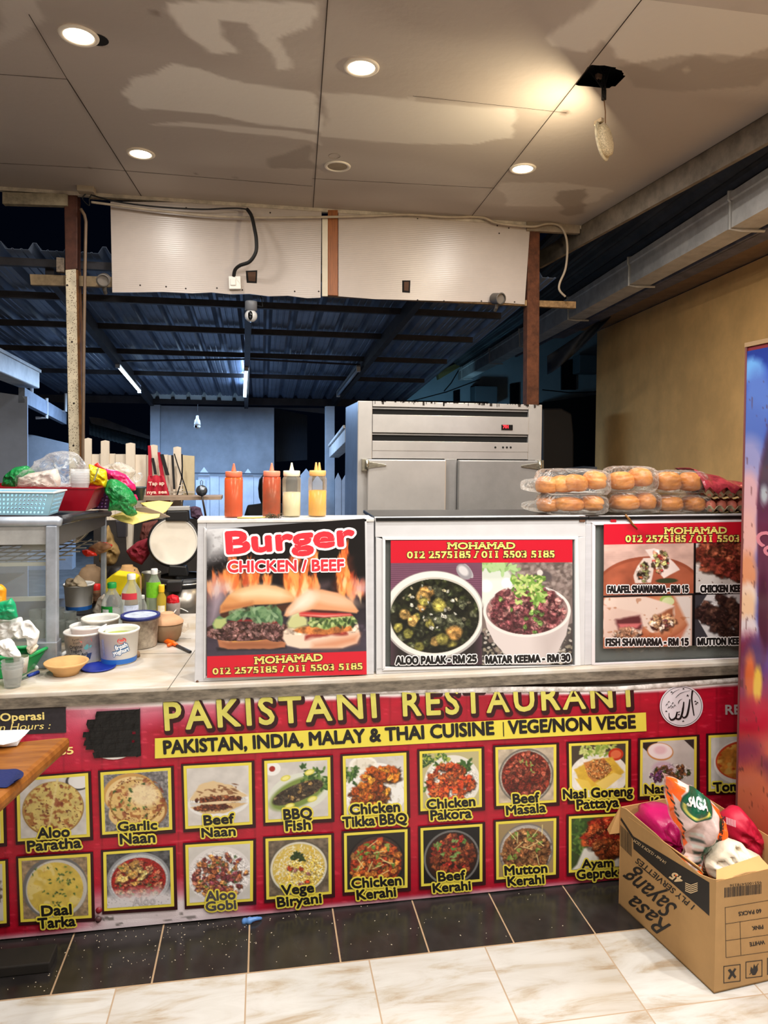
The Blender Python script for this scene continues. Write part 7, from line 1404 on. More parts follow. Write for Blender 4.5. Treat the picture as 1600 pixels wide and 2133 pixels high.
t = thing('fruit_knife', 'small blue-handled knife lying before the green tray', 'knife', on(60, 1412)); MB().beam(K(36, 1420, .004), K(60, 1411, .004), .010, .002).build('blade', mat('knife_steel', (180, 180, 184), .25, .8), t); MB().tube([K(58, 1412, .007), K(80, 1404, .007)], [.006, .007], 10).build('handle', mat('knife_blue', (34, 60, 150), .4), t, True)
# green tray with papers
gp = mat('green_plastic', (30, 160, 84), .3, var=.06); t = thing('green_tray', 'green plastic tray full of papers at the end of the counter', 'tray', on(20, 1412))
z0, z1 = CT+.003, CT+.078
FR, FL, BR = pz(42, 1410, z0), pz(-120, 1424, z0), pz(86, 1384, z0); BL = FL+(BR-FR); tFR, tBR, tFL = pz(60, 1367, z1), pz(106, 1346, z1), pz(-150, 1378, z1); tBL = tFL+(tBR-tFR)
for a, b, c2, d, nm in ((FL, FR, tFR, tFL, 'front_wall'), (FR, BR, tBR, tFR, 'side_wall'), (BR, BL, tBL, tBR, 'back_wall'), (BL, FL, tFL, tBL, 'side_wall')): MB().add([a, b, c2, d], [(0, 1, 2, 3)]).build(nm, gp, t, solid=.003)
MB().prism([FL, FR, BR, BL], (0, 0, .003)).build('bottom', gp, t); mb = MB(); R4_ = [tFL, tFR, tBR, tBL]
for a, b in zip(R4_, R4_[1:]+R4_[:1]): mb.tube([a, b], .007, 10)
mb.build('rim', gp, t, True)
tf = lambda x, y, l: (lambda q: q)(at(x, y, 2.60)) 
def trayface(x, y, l):
    n = (FR-FL).cross(tFL-FL).normalized(); d = ray(x, y); k = (FL-CAM).dot(n)/d.dot(n); p = CAM+d*k; return p+n*(-.005-l if n.y > 0 else .005+l)
mb = MB(); write(mb, 'MILO', trayface, 11, 1392, 43, 1388, 10, .05, .09, lift=.0004); mb.build('lettering_edge', mat('mark_white', (216, 226, 218), .5), t, fix=False); mb = MB(); write(mb, 'MILO', trayface, 11, 1392, 43, 1388, 10, .05, lift=.0010); mb.build('lettering', mat('mark_green', (24, 96, 60), .4), t, fix=False)
pap = film('white_paper', (244, 242, 238), .72, .5, .25)
for i, (pts, D, lb) in enumerate([([(-10, 1330), (-5, 1290), (30, 1288), (46, 1284), (50, 1310), (30, 1330), (10, 1340)], 2.53, 'crumpled white tissue paper at the back of the green tray'), ([(26, 1318), (40, 1296), (60, 1290), (84, 1316), (76, 1342), (62, 1350), (55, 1330), (40, 1330)], 2.52, 'stiff white wrapping paper curling over the green tray'), ([(-12, 1352), (-8, 1338), (18, 1328), (30, 1340), (45, 1368), (20, 1370), (5, 1366)], 2.44, 'flat white sheet hanging in the front of the green tray')]):
    puffing('wrapping_paper', lb, 'paper', pts, D, .02, 30+i, pap, amp=.012)
c = at(44, 1345, 2.50); s = 2.50/FPX; t = thing('cup_of_sauce', 'small clear cup with brown sauce among the papers', 'cup', V3((c.x, c.y, CT+.006))); c.z = CT+.03; MB().lathe([(0, 0), (11*s, 0), (15*s, 34*s), (14*s, 34*s)], c, 24).build('cup_body', film('cup_frost', (236, 230, 220), .4, .25, .5), t, True); MB().lathe([(0, 1*s), (10.5*s, 1*s), (12.5*s, 18*s), (0, 18*s)], c, 24).build('sauce', mat('brown_sauce', (140, 104, 60), .4), t, True)
t = thing('garlic_scraps', 'twisted pale scraps in the corner of the green tray', 'scraps', at(70, 1350, 2.55)); puff('scrap', [(58, 1358), (56, 1345), (64, 1350), (74, 1340), (80, 1346), (74, 1356), (66, 1362)], 2.55, .02, 35, mat('pale_scrap', (226, 214, 194), .6, var=.2), .008, t)
for i in range(3):
    c, s = foot(20, 1437-i*0, 18, CT, .0008+i*.012)
    tag(MB().lathe([(0, .001), (15*s, .001), (15.5*s, .004), (21*s, 40*s), (22.4*s, 41*s), (22*s, 42*s), (20.4*s, 40*s), (14*s, .005), (0, .003)], c, 32).build('plastic_cup', film('cup_thin', (240, 242, 242), .04, .08, .8), smooth=True), ['lowest of the nested clear plastic cups before the green tray', 'middle of the nested clear plastic cups before the green tray', 'topmost of the nested clear plastic cups before the green tray'][i], 'cup', 'nested clear cups')
puffing('orange_bag', 'orange bag at the front of the glass case', 'bag', [(-30, 1270), (-30, 1215), (4, 1216), (13, 1226), (12, 1255), (2, 1272)], 2.54, .025, 37, mat('orange_bag', (226, 146, 24), .35, var=.1), amp=.006)
t = thing('green_packet', 'small shiny green packet in front of the glass case', 'packet', at(16, 1290, 2.5)); puff('packet', [(-20, 1288), (-12, 1256), (14, 1250), (24, 1244), (32, 1256), (38, 1286), (20, 1292), (0, 1290)], 2.50, .02, 38, mat('green_foil', (26, 150, 100), .25, bump=.3, bscale=30), .006, t)
tag(MB().tube(bez([on(392, 1275), on(375, 1276)+V3((0, 0, .02)), on(366, 1284)+V3((0, 0, .03)), on(352, 1292)], 6), .003, 6).build('white_string', mat('cord_white', (226, 222, 214), .5), smooth=True), 'white cord looping behind the clay pot', 'cord')
# ================================================================== BEHIND THE COUNTER: board, apron, rice cooker
t = thing('prep_table', 'low steel preparation table in the dark behind the counter', 'table', (-.75, 3.95, 0)); dkst = mat('dark_steel', (70, 68, 66), .5, .5)
MB().box((-1.5, 3.68, .76), (-.1, 4.3, .80)).build('table_top', dkst, t)
for x, y in ((-1.46, 3.72), (-.14, 3.72), (-1.46, 4.26), (-.14, 4.26)): MB().box((x-.02, y-.02, 0), (x+.02, y+.02, .76)).build('leg', dkst, t)
def cooker():
    YK = 3.86; t = thing('rice_cooker', 'steel rice cooker with its white-lined lid standing open', 'rice cooker', pY(375, 1285, YK)); blk = mat('cooker_black', (30, 29, 30), .4); c = pY(378, 1205, YK); s = mpp(c)
    ss = mat('cooker_steel', (150, 142, 132), .3, .8, var=.2); MB().lathe([(0, .802), (50*s, .802), (52*s, .82), (52*s, c.z-.03), (0, c.z-.03)], V3((c.x, c.y+.02, 0)), 40).build('body', ss, t, True)
    MB().lathe([(53*s, -.035), (57*s, -.02), (57*s, .0), (53*s, .012), (46*s, .012)], V3((c.x, c.y+.02, c.z)), 40).build('rim', blk, t, True)
    MB().tube([(c.x+56.5*s*math.sin(a), c.y+.02-56.5*s*math.cos(a), c.z-.012) for a in [i*.2-1.5 for i in range(16)]], .004, 8).build('rim_trim', mat('cooker_trim', (206, 204, 200), .25, .8), t, True)
    MB().prism([pY(x, y, YK-.16) for x, y in [(346, 1212), (380, 1210), (378, 1234), (346, 1234)]], (0, .05, 0)).build('latch', blk, t, bevel=.006)
    cl = pY(362, 1128, YK+.06); R = V3((.02, -1, .10)).to_track_quat('Z', 'Y').to_matrix(); k = mpp(cl)
    MB().lathe([(0, -.05), (40*k, -.045), (52*k, -.02), (53*k, .0), (50*k, .006), (46*k, .004)], cl, 48, R).build('lid_shell', blk, t, True)
    MB().lathe([(0, .003), (44*k, .003), (46.5*k, .005)], cl, 48, R).build('lid_lining', mat('lid_lining', (226, 216, 200), .45, var=.06, scale=4), t, True)
    MB().lathe([(46*k, .006), (47.2*k, .007), (48.4*k, .006)], cl, 48, R).build('lid_ring', mat('lid_ring_white', (206, 200, 190), .4), t, True)
    MB().prism([pY(x, y, YK+.03) for x, y in [(352, 1178), (388, 1180), (392, 1200), (350, 1200)]], (0, .06, 0)).build('hinge', blk, t, bevel=.006); MB().prism([pY(x, y, YK+.05) for x, y in [(346, 1064), (392, 1063), (394, 1086), (344, 1086)]], (0, .06, 0)).build('handle', blk, t, bevel=.008); MB().prism([pY(x, y, YK+.045) for x, y in [(345, 1056), (394, 1055), (395, 1063), (345, 1064)]], (0, .05, 0)).build('handle_top', mat('handle_grey', (160, 158, 154), .4), t, bevel=.003)
cooker()
dark = mat('dark_clutter', (26, 23, 24), .5)
tag(MB().prism([pY(x, y, 4.0) for x, y in [(240, 1085), (263, 1085), (262, 1120), (244, 1120)]], (0, .06, 0)).build('socket_box', mat('dark_box', (40, 38, 44), .5), bevel=.004), 'dark box on the pale post behind the yellow sheets', 'box')
tag(MB().prism([pY(x, y, 4.05) for x, y in [(262, 1085), (277, 1085), (274, 1150), (264, 1150)]], (0, .04, 0)).build('pale_post', mat('pale_post', (196, 186, 170), .6, var=.1)), 'short pale post in the dark beside the rice cooker', 'post')
t = thing('black_kettle', 'black kettle standing in the dark behind the clay bowl', 'kettle', V3((pY(246, 1180, 3.95).x, 3.95, .801))); c = V3((pY(246, 1180, 3.95).x, 3.95, .801)); MB().lathe([(0, 0), (.055, 0), (.06, .03), (.055, .2), (.035, .23), (0, .235)], c, 24).build('body', dark, t, True); MB().tube([c+V3((.05, -.02, .2)), c+V3((.085, -.03, .22)), c+V3((.09, -.03, .1)), c+V3((.06, -.02, .05))], .008, 8).build('handle', dark, t, True)
puffing('brown_bag', 'crumpled brown paper bag in the dark behind the case', 'bag', [(206, 1170), (212, 1110), (226, 1092), (240, 1130), (252, 1150), (238, 1178), (222, 1180)], 3.85, .05, 40, mat('brown_paper', (140, 112, 66), .85, var=.2), amp=.012)
puffing('red_cloth', 'dark red cloth hanging in the shade beside the rice cooker', 'cloth', [(262, 1148), (285, 1128), (310, 1120), (312, 1155), (295, 1178), (275, 1168)], 3.82, .03, 41, mat('dark_red_cloth', (120, 16, 34), .8), amp=.01)
puffing('brown_apron', 'brown cloth hanging below the yellow sheets', 'cloth', [(296, 1090), (330, 1082), (318, 1130), (300, 1150), (290, 1120)], 4.1, .03, 42, mat('brown_cloth', (92, 44, 36), .8), amp=.01)
tag(MB().prism([pY(x, y, 4.55) for x, y in [(195, 1085), (420, 1080), (420, 1468), (195, 1468)]], (0, .03, 0)).build('dark_board', mat('dark_board', (44, 38, 34), .8, var=.3)), 'dark board behind the rice cooker below the white boards', 'board')
YW = 4.6; wb_ = mat('cream_board_paint', (220, 206, 186), .65, var=.12, scale=6, stretch=(1, 1, .3))
t = thing('white_board_fence', 'cream painted board fence with uneven stakes behind the case', 'fence', pY(290, 1085, YW))
for x0, x1, yt in ((180, 207, 946), (207, 240, 945), (240, 272, 946), (272, 305, 947), (305, 331, 948), (331, 350, 947), (350, 380, 948)): MB().prism([pY(x, y, YW) for x, y in [(x0+.4, yt), (x1-.4, yt), (x1-.4, 1085), (x0+.4, 1085)]], (0, .02, 0)).build('board', wb_, t)
MB().prism([pY(x, y, YW) for x, y in [(381, 948), (405, 950), (405, 1035), (381, 1033)]], (0, .02, 0)).build('board', mat('raw_board', (196, 180, 146), .7, var=.15), t)
for x0, x1, yt in ((176, 190, 912), (210, 227, 917), (262, 281, 922), (311, 328, 926), (361, 377, 930)): MB().prism([pY(x, y, YW-.022) for x, y in [(x0, yt+2), ((x0+x1)/2, yt), (x1, yt+2), (x1, 1085), (x0, 1085)]], (0, .02, 0)).build('stake', wb_, t)
MB().prism([pY(x, y, YW-.024) for x, y in [(290, 1023), (406, 1023), (406, 1027), (290, 1026)]], (0, .002, 0)).build('rail', mat('rail_dull_paint', (176, 166, 150), .7), t)  # thin rail strip in a duller tone than the boards
tag(MB().prism([pY(x, y, YW-.20) for x, y in [(284, 1035), (461, 1034), (461, 1041), (284, 1043)]], (0, .17, 0)).build('shelf_plank', mat('grey_plank', (150, 128, 108), .7, var=.25)), 'thin wooden plank shelf along the cream board fence', 'shelf')
ar = mat('apron_red', (176, 26, 48), .8, var=.1, bump=.3, bscale=20); YA = YW-.06
t = thing('red_apron', 'red apron with white lettering hung on a fence stake', 'apron', pY(325, 1060, YA))
MB().grid([[pY(a+(b-a)*i/12, y+(2 if i % 4 == 0 else 0), YA+.012*math.sin(i*1.1+y*.03)) for i in range(13)] for a, b, y in ((308, 342, 990), (306, 346, 1005), (305, 350, 1020), (304, 354, 1034), (303, 356, 1060))]).build('bib', ar, t, True, solid=.003)
MB().grid([[pY(x, y, YA-.005) for x in (a, b)] for a, b, y in ((308, 314, 928), (309, 316, 955), (309, 317, 992))]).build('neck_strap', ar, t, solid=.003); MB().grid([[pY(x, y, YA-.005) for x in (a, b)] for a, b, y in ((328, 334, 942), (331, 339, 970), (334, 342, 992))]).build('neck_strap', ar, t, solid=.003)
AP = lambda x, y, l: pY(x, y, YA-.02-l)
for st, a in (('Tap ap', (310, 1011, 342, 1009.5, 7)), ('nya sea', (307, 1028.5, 348, 1027.5, 6.5))): mb = MB(); write(mb, st, AP, *a, .05, lift=.0); mb.build('lettering', mat('apron_lettering', (226, 196, 176), .7), t, fix=False)
bs = mat('black_strap', (20, 18, 20), .7); S_ = lambda nm, lb, pts, wd: tag(MB().grid([[pY(x-wd, y, YA-.012), pY(x+wd, y, YA-.012)] for x, y in pts]).build(nm, bs, solid=.002), lb, 'strap')
S_('black_strap', 'broad black strap hanging behind the red apron', [(337, 946), (342, 965), (349, 990)], 4); S_('black_strap', 'black strap inside the neck of the red apron', [(318, 954), (322, 975), (324, 988)], 3)
S_('black_strap', 'long black tie on the stake nearest the raw board', [(359, 948), (361, 980), (363, 1019)], 2.5); 
t = thing('black_apron', 'black striped apron bunched up on the stake beside the raw board', 'apron', pY(375, 1060, YA)); 
for pts, wd in (([(363, 945), (370, 968), (379, 994), (386, 1014), (391, 1031)], 1.3), ([(379, 946), (380, 970), (379, 994), (374, 1015), (369, 1031)], 1.6)): MB().grid([[pY(x-wd, y, YA-.014), pY(x+wd, y, YA-.014)] for x, y in pts]).build('tie', bs, t, solid=.002)
puff('bunched_cloth', [(379, 996), (382, 1010), (383, 1034), (381, 1056), (370, 1056), (371, 1030), (375, 1010)], YA*1.005, .02, 44, bs, .006, t)
for k in range(5): MB().beam(pY(373, 1012+k*9, YA-.045), pY(382, 1010+k*9, YA-.045), .002, .004).build('white_stripe', mat('stripe_white', (196, 192, 188), .7), t)
t = thing('steel_ladle', 'steel ladle hanging on the plank shelf', 'ladle', pY(422, 1070, YW-.23)); c = pY(420, 1022, YW-.24); s = mpp(c); stl = mat('ladle_steel', (110, 116, 124), .3, .85)
MB().lathe([(0, .02), (7*s, .016), (11.5*s, 0), (11.8*s, -.002), (10.6*s, -.001), (6*s, .012), (0, .016)], c, 28, Matrix.Rotation(math.pi/2, 3, 'X')).build('bowl', stl, t, True); MB().tube([pY(421, 1033, YW-.24), pY(424, 1050, YW-.235), pY(429, 1078, YW-.23)], .006, 8).build('handle', mat('ladle_handle', (60, 50, 46), .5), t, True)
MB().tube([pY(x, y, YW-.24) for x, y in [(418, 1010), (417.6, 1003), (420, 1000), (422.4, 1003), (422, 1010)]], .0022, 6).build('hook', stl, t)
puffing('purple_cloth', 'dark purple cloth hanging beside the rice cooker lid', 'cloth', [(395, 1056), (408, 1054), (418, 1058), (424, 1080), (410, 1082), (398, 1078)], 4.1, .02, 45, mat('purple_cloth', (70, 48, 66), .85), amp=.008)
tag(MB().tube([pY(412, 842, 9.0), pY(411, 868, 9.0)], .004, 6).build('lamp_wire', bk), 'thin wire that holds the bulb camera from the roof', 'wire')
c = pY(411, 878, 9.0); s = mpp(c); t = thing('bulb_camera', 'white bulb-shaped camera hanging before the grey wall', 'security camera', c); MB().lathe([(0, 13*s), (2.5*s, 12*s), (3*s, 6*s), (5.5*s, 2*s), (6.5*s, -4*s), (6.5*s, -8*s), (0, -8*s)], c, 20).build('socket', mat('camera_white', (225, 225, 225), .3), t, True); MB().lathe([(0, 6*s), (5*s, 4*s), (6.8*s, 0), (5*s, -4*s), (0, -6*s)], c+V3((0, 0, -10*s)), 20).build('ball_head', mat('camera_white', (225, 225, 225), .3), t, True); MB().lathe([(0, 7.2*s), (2.6*s, 6.6*s)], c+V3((-1*s, 0, -10*s)), 14, V3((-.2, -1, -.1)).to_track_quat('Z', 'Y').to_matrix()).build('lens', mat('camera_lens_black', (10, 10, 12), .1), t)
# ================================================================== DRINKS FRIDGE
def fridge():
    X0, Y1, ZT = 1.772, 2.39, 2.07; t = thing('drinks_fridge', 'tall drinks fridge whose side shows a blurred cola picture', 'fridge', (X0+.3, 2.1, 0))
    MB().box((X0+.002, 1.80, .02), (X0+.6, Y1, ZT)).build('cabinet', mat('fridge_body', (120, 30, 34), .4), t, bevel=.008)
    p = Pic(90, 300, (60, 84, 190)); p.rng = np.random.RandomState(8); F_ = lambda x, y, l=0: (lambda d: CAM+d*((X0-l)/d.x))(ray(x, y))
    uv = lambda x, y: ((x-1553)/107, (y-710)/1230)
    E = lambda x, y, rx, ry, c, so=.6, al=1, rot=0: p.ell((x-1548)/110, (y-690)/1250, rx/110, ry/1250, c, rot, so, al)
    E(1575, 730, 40, 40, (40, 60, 150)); E(1566, 770, 26, 26, (110, 170, 236)); E(1580, 830, 30, 60, (90, 120, 200)); E(1560, 900, 40, 60, (84, 110, 190)); E(1560, 970, 34, 60, (150, 150, 200)); E(1558, 1040, 26, 60, (214, 170, 180), .5); E(1556, 1120, 24, 60, (226, 176, 172), .5); E(1556, 1200, 22, 50, (222, 150, 110), .6); E(1558, 1240, 18, 26, (240, 220, 210), .6); E(1555, 1270, 20, 40, (236, 196, 160)); E(1558, 1310, 22, 26, (226, 214, 220), .5)
    p.poly([((x-1548)/110, (y-690)/1250) for x, y in [(1600, 900), (1582, 980), (1576, 1050), (1578, 1160), (1580, 1300), (1590, 1360), (1700, 1400), (1700, 880)]], (92, 36, 70), .04); p.poly([((x-1548)/110, (y-690)/1250) for x, y in [(1600, 900), (1583, 985), (1580, 1040), (1700, 1040), (1700, 900)]], (64, 66, 84), .05, .8); E(1592, 1030, 8, 20, (170, 180, 190), .6); E(1590, 1280, 10, 90, (70, 20, 50), .6)
    p.blend(np.clip((p.Y-.52)/.10, 0, 1)*1., (176, 50, 70)); p.blend(np.clip((p.Y-.62)/.1, 0, 1), (214, 104, 74)); E(1560, 1360, 26, 40, (130, 40, 70), .8); E(1572, 1370, 20, 40, (90, 60, 110), .8); E(1562, 1410, 12, 50, (224, 110, 60), .7); E(1578, 1428, 9, 40, (238, 196, 80), .5, 1, .2); E(1570, 1500, 40, 40, (196, 30, 60), .8); E(1590, 1610, 20, 30, (90, 30, 80), .8); E(1556, 1570, 30, 30, (150, 40, 80), .8); E(1570, 1650, 40, 60, (222, 120, 90), .8)
    q = p.nz(60); p.speckle(70, (90, 50, 50), .8, .03, .6); p.a *= .92
    rows = []
    for j in range(p.h):
        v = j/(p.h-1); z = ZT-.02-(ZT-.06)*v; rows.append([V3((X0, Y1-.58*i/(p.w-1), z)) for i in range(p.w)])
    mb = MB().grid(rows); 
    # the picture follows the sight lines of the visible strip
    A = np.zeros((p.h, p.w, 3)); 
    for j in range(p.h):
        for i in range(p.w):
            w_ = rows[j][i]-CAM; dd = w_.dot(_f); x = 800+FPX*w_.dot(_r)/dd; y = PY-FPX*w_.dot(_u)/dd
            a = min(p.w-1, max(0, int((x-1548)/110*p.w))); b = min(p.h-1, max(0, int((y-690)/1250*p.h))); A[j, i] = p.a[b, a]
    p.a = A; mb.c = p.lin(); mb.build('side_picture', vcmat('fridge_print', .22, .5), t, fix=False)
    mb = MB(); write(mb, 'Coca', F_, 1572, 1118, 1622, 1196, 34, .03, lift=.0012, shear=.25); mb.build('script_lettering', mat('faded_script', (196, 120, 136), .45), t, fix=False)
    MB().box((X0-.004, 1.80, ZT-.004), (X0+.604, Y1+.004, ZT+.012)).build('top_trim', mat('fridge_top_trim', (150, 120, 84), .5), t)
    MB().box((X0-.002, Y1-.006, .02), (X0+.004, Y1+.003, ZT-.004)).build('edge_trim', mat('fridge_edge', (110, 60, 60), .5), t)
    for x, y in ((X0+.05, 1.85), (X0+.55, 1.85), (X0+.05, 2.34), (X0+.55, 2.34)): MB().tube([(x, y, 0), (x, y, .022)], .02, 10).build('foot', mat('fridge_foot', (20, 20, 20), .6), t)
fridge()
# ================================================================== CARDBOARD BOX
def carton():
    N0, L0 = V3((1.385, 1.954, .003)), V3((1.309, 2.407, .003)); e2 = V3((.993, .103, 0)).normalized(); W, H_ = .36, .36; up = V3((0, 0, H_)); e1 = (L0-N0).normalized()
    card = mat('corrugated_card', (166, 130, 84), .8, var=.08, scale=9); cin = mat('card_inside', (190, 146, 92), .85, var=.06)
    t = thing('cardboard_box', 'open cardboard carton full of bags on the floor beside the fridge', 'box', N0+(L0-N0)*.5+e2*W*.5)
    R0, B0 = N0+e2*W, L0+e2*W; th = .004
    nL = V3((-e1.y, e1.x, 0)); nL = nL if nL.x < 0 else -nL; nF = V3((e2.y, -e2.x, 0)); nF = nF if nF.y < 0 else -nF
    def panel(a, b, n, nm, cut=None, m=card):
        pts = [a, b, b+up, a+up]
        if cut: pts = [a, b]+[a.lerp(b, f)+up*h for f, h in cut]
        MB().prism(pts, -n*th).build(nm, m, t)
    panel(N0, L0, nL, 'side_panel', [(1, 1.0), (.93, 1.02), (.6, .99), (.45, .96), (.3, .93), (.15, .925), (.05, .96), (0, .985)]); panel(N0, R0, nF, 'end_panel', [(1, 1.02), (.6, .99), (.3, 1.0), (.12, .975), (0, .985)]); panel(B0, L0, -nF, 'end_panel', [(1, 1.0), (.5, 1.02), (0, 1.02)], cin); panel(B0, R0, -nL, 'side_panel', None, cin)
    MB().prism([N0, R0, B0, L0], V3((0, 0, .004))).build('bottom_panel', card, t)
    def onL(x, y, l=0): d = ray(x, y); k = (N0-CAM).dot(nL)/d.dot(nL); return CAM+d*k+nL*(.0006+l)
    def onF(x, y, l=0): d = ray(x, y); k = (N0-CAM).dot(nF)/d.dot(nF); return CAM+d*k+nF*(.0006+l)
    # flaps: one folded out at the far corner, one bent in over the near end
    a, b = onL(1293, 1680), onL(1291, 1735); MB().add([a, b, b+nL*.03+V3((0, .02, -.01)), at(1266, 1727, 2.66)], [(0, 1, 2, 3)]).build('flap', cin, t, solid=.004)
    a, b = onF(1492, 1836), onF(1606, 1808); MB().add([a, b, b-nF*.05+V3((0, 0, .012)), a-nF*.035+e2*.03+V3((0, 0, .012))], [(0, 1, 2, 3)]).build('flap', cin, t, solid=.004)
    a, b = onL(1310, 1702), onL(1455, 1806); MB().add([a, b, b-nL*.02+V3((0, 0, -.025)), a-nL*.02+V3((0, 0, -.02))], [(0, 1, 2, 3)]).build('flap', cin, t, solid=.003)
    bk_ = mat('carton_print_black', (36, 33, 31), .6); pl = mat('carton_print_pale', (206, 180, 140), .7)
    poly_on(onL, [(1294, 1702), (1320, 1742), (1478, 1838), (1478, 1908), (1320, 1768), (1319, 1748), (1293, 1708)], 0, 'black_band', bk_, t)
    def prt(s, onto, a, m, nm, off=.02, **k): mb = MB(); write(mb, s, onto, *a, off, lift=k.pop('lift', .0006), flip=False, **k); mb.build(nm, m, t, fix=False)
    prt('1/4 Fold • 12.5CM X 12CM', onL, (1389, 1795, 1323, 1748, 5.5), pl, 'size_lettering', .01); prt('45', onL, (1425, 1830, 1403, 1815, 15), pl, 'sheet_count', .04, shear=.2); prt('1 PLY SERVIETTES', onL, (1448, 1886, 1330, 1787, 11), bk_, 'ply_lettering', .02, lift=.0002)
    for k in range(5): poly_on(onL, [(1428, 1838+k*4), (1440, 1843+k*4), (1454, 1838+k*4), (1454, 1840+k*4), (1440, 1845+k*4), (1428, 1840+k*4)], .0006, 'stack_mark', pl, t)
    prt('Sayang', onL, (1412, 1888, 1313, 1806, 36), bk_, 'brand_lettering', .012, lift=.0002, shear=.3); prt('Rasa', onL, (1398, 1927, 1322, 1864, 32), bk_, 'brand_lettering', .012, lift=.0002, shear=.3)
    mb = MB(); rg = random.Random(6); x = 1293
    for k in range(16):
        w_ = rg.uniform(.5, 1.1); x2 = x+w_; y = 1718+(x-1293)*1.0; mb.add([onL(x, y), onL(x2, y+w_), onL(x2, y+44+w_*.6), onL(x, y+44)], [(0, 1, 2, 3)]); x = x2+rg.uniform(.4, .9)
    mb.build('barcode', bk_, t, fix=False); mb = MB(); x = 1509
    for k in range(36):
        w_ = rg.uniform(.6, 2.0); x2 = min(1591, x+w_); y = lambda q: 1849-(q-1509)*.105
        mb.add([onF(x, y(x)), onF(x2, y(x2)), onF(x2, y(x2)+20), onF(x, y(x)+21)], [(0, 1, 2, 3)]); x = x2+rg.uniform(.5, 1.2)
        if x > 1590: break
    mb.build('barcode', bk_, t, fix=False)
    prt('9551005478236', onF, (1586, 1835, 1520, 1842, 5), bk_, 'barcode_digits', .0, lift=.0002)
    L_ = lambda pts, nm='table_line': poly_on(onF, [pts[0], pts[1], (pts[1][0]+(0 if pts[0][0] != pts[1][0] else .9), pts[1][1]+(.9 if pts[0][0] != pts[1][0] else 0)), (pts[0][0]+(0 if pts[0][0] != pts[1][0] else .9), pts[0][1]+(.9 if pts[0][0] != pts[1][0] else 0))], .0002, nm, bk_, t)
    for a, b in (((1509.5, 1890), (1640, 1868)), ((1511, 1924), (1640, 1904)), ((1511, 1959), (1640, 1941)), ((1512, 1994), (1640, 1976))): L_((a, b))
    for a, b in (((1510, 1890), (1512, 1994)), ((1541, 1919), (1543, 1989))): poly_on(onF, [a, (a[0]+.9, a[1]), (b[0]+.9, b[1]), b], .0002, 'table_line', bk_, t)
    prt('60 PACKS', onF, (1585, 1893, 1538, 1899.5, 8), bk_, 'pack_lettering', .03, lift=.0002); prt('PINK', onF, (1589, 1926, 1566, 1929.5, 8), bk_, 'colour_lettering', .03, lift=.0002); prt('WHITE', onF, (1592, 1958, 1561, 1963, 8), bk_, 'colour_lettering', .03, lift=.0002)
    for x0, y0, x1, y1, kind in ((1507, 2012, 1542.5, 2048, 0), (1553, 2003, 1588, 2038, 1), (1598, 1995, 1633, 2030, 0)):
        sk = lambda x, y: (x, y-(x-x0)*.12); o = 1.5; mb = MB()
        for q in ([(x0, y0), (x1, y0), (x1, y0+o), (x0, y0+o)], [(x0, y1-o), (x1, y1-o), (x1, y1), (x0, y1)], [(x0, y0), (x0+o, y0), (x0+o, y1), (x0, y1)], [(x1-o, y0), (x1, y0), (x1, y1), (x1-o, y1)]): mb.add([onF(*sk(*z), .0002) for z in q], [(0, 1, 2, 3)])
        mb.build('handling_frame', bk_, t, fix=False); cx, cy = (x0+x1)/2, (y0+y1)/2
        Z = [[(-9, -8), (-4, -11), (9, 7), (6, 11)], [(9, -9), (5, -11), (-9, 9), (-5, 11)], [(-3, -2), (4, -2), (6, 4), (-6, 4)]] if kind == 0 else [[(-10, 10), (-9, 11), (10, -10), (9, -11)], [(-3, 12), (-8, 3), (-6, -6), (-2, 0), (0, -11), (4, -2), (7, -8), (8, 3), (3, 12)]]
        for k, q in enumerate(Z): poly_on(onF, [sk(cx+a, cy+b) for a, b in q], .0003+.0002*k, 'handling_mark', bk_, t)
    return nL, nF, N0, L0
NL, NF, CN0, CL0 = carton()
def incarton(p):
    for n, o in ((NL, CN0), (NF, CN0)):
        d = (p-o).dot(n)
        if d > -.012: p = p-n*(d+.012)
    d = (p-CL0).dot(-NF)
    return p+NF*(d+.01) if d > -.01 else p
mag = mat('magenta_bag', (180, 14, 92), .35, var=.15, bump=.35, bscale=24)
puffing('magenta_bag', 'magenta plastic bag inside the carton against its long side', 'bag', [(1322, 1722), (1345, 1690), (1356, 1682), (1400, 1678), (1430, 1720), (1432, 1770), (1408, 1792), (1370, 1775), (1340, 1745)], 2.52, .09, 50, mag, amp=.016, clip=incarton)
puffing('red_bag', 'red plastic bag with pale print in the carton beside the fridge', 'bag', [(1505, 1700), (1515, 1688), (1536, 1677), (1552, 1690), (1580, 1730), (1600, 1790), (1590, 1800), (1530, 1770), (1508, 1740)], 2.50, .06, 51, mat('red_bag', (196, 26, 60), .45, var=.12, bump=.2, bscale=24), amp=.008)
def redprint():
    o = bpy.data.objects['red_bag']; f = lambda x, y, l: at(x, y, 2.405-l); wm3 = mat('bag_print_pale', (226, 190, 200), .6); mb = MB()
    for k in range(9): x = 1513+k*2.3; mb.add([f(x, 1702+k*.8, 0), f(x+1.3, 1702+k*.8+.5, 0), f(x+1.5, 1717+k*.8, 0), f(x+.2, 1716.5+k*.8, 0)], [(0, 1, 2, 3)])
    WL['red_bag'] = V3(o.location); mb.build('barcode', wm3, o, fix=False)
redprint()
puffing('white_bag', 'translucent white bag of food at the near end of the carton', 'bag', [(1468, 1808), (1474, 1790), (1492, 1766), (1515, 1750), (1540, 1753), (1562, 1768), (1585, 1785), (1592, 1800), (1560, 1815), (1510, 1826), (1478, 1826)], 2.33, .05, 52, mat('white_food_bag', (226, 212, 190), .3, var=.1, bump=.5, bscale=18, sss=.1), amp=.026, clip=incarton, fq=30)
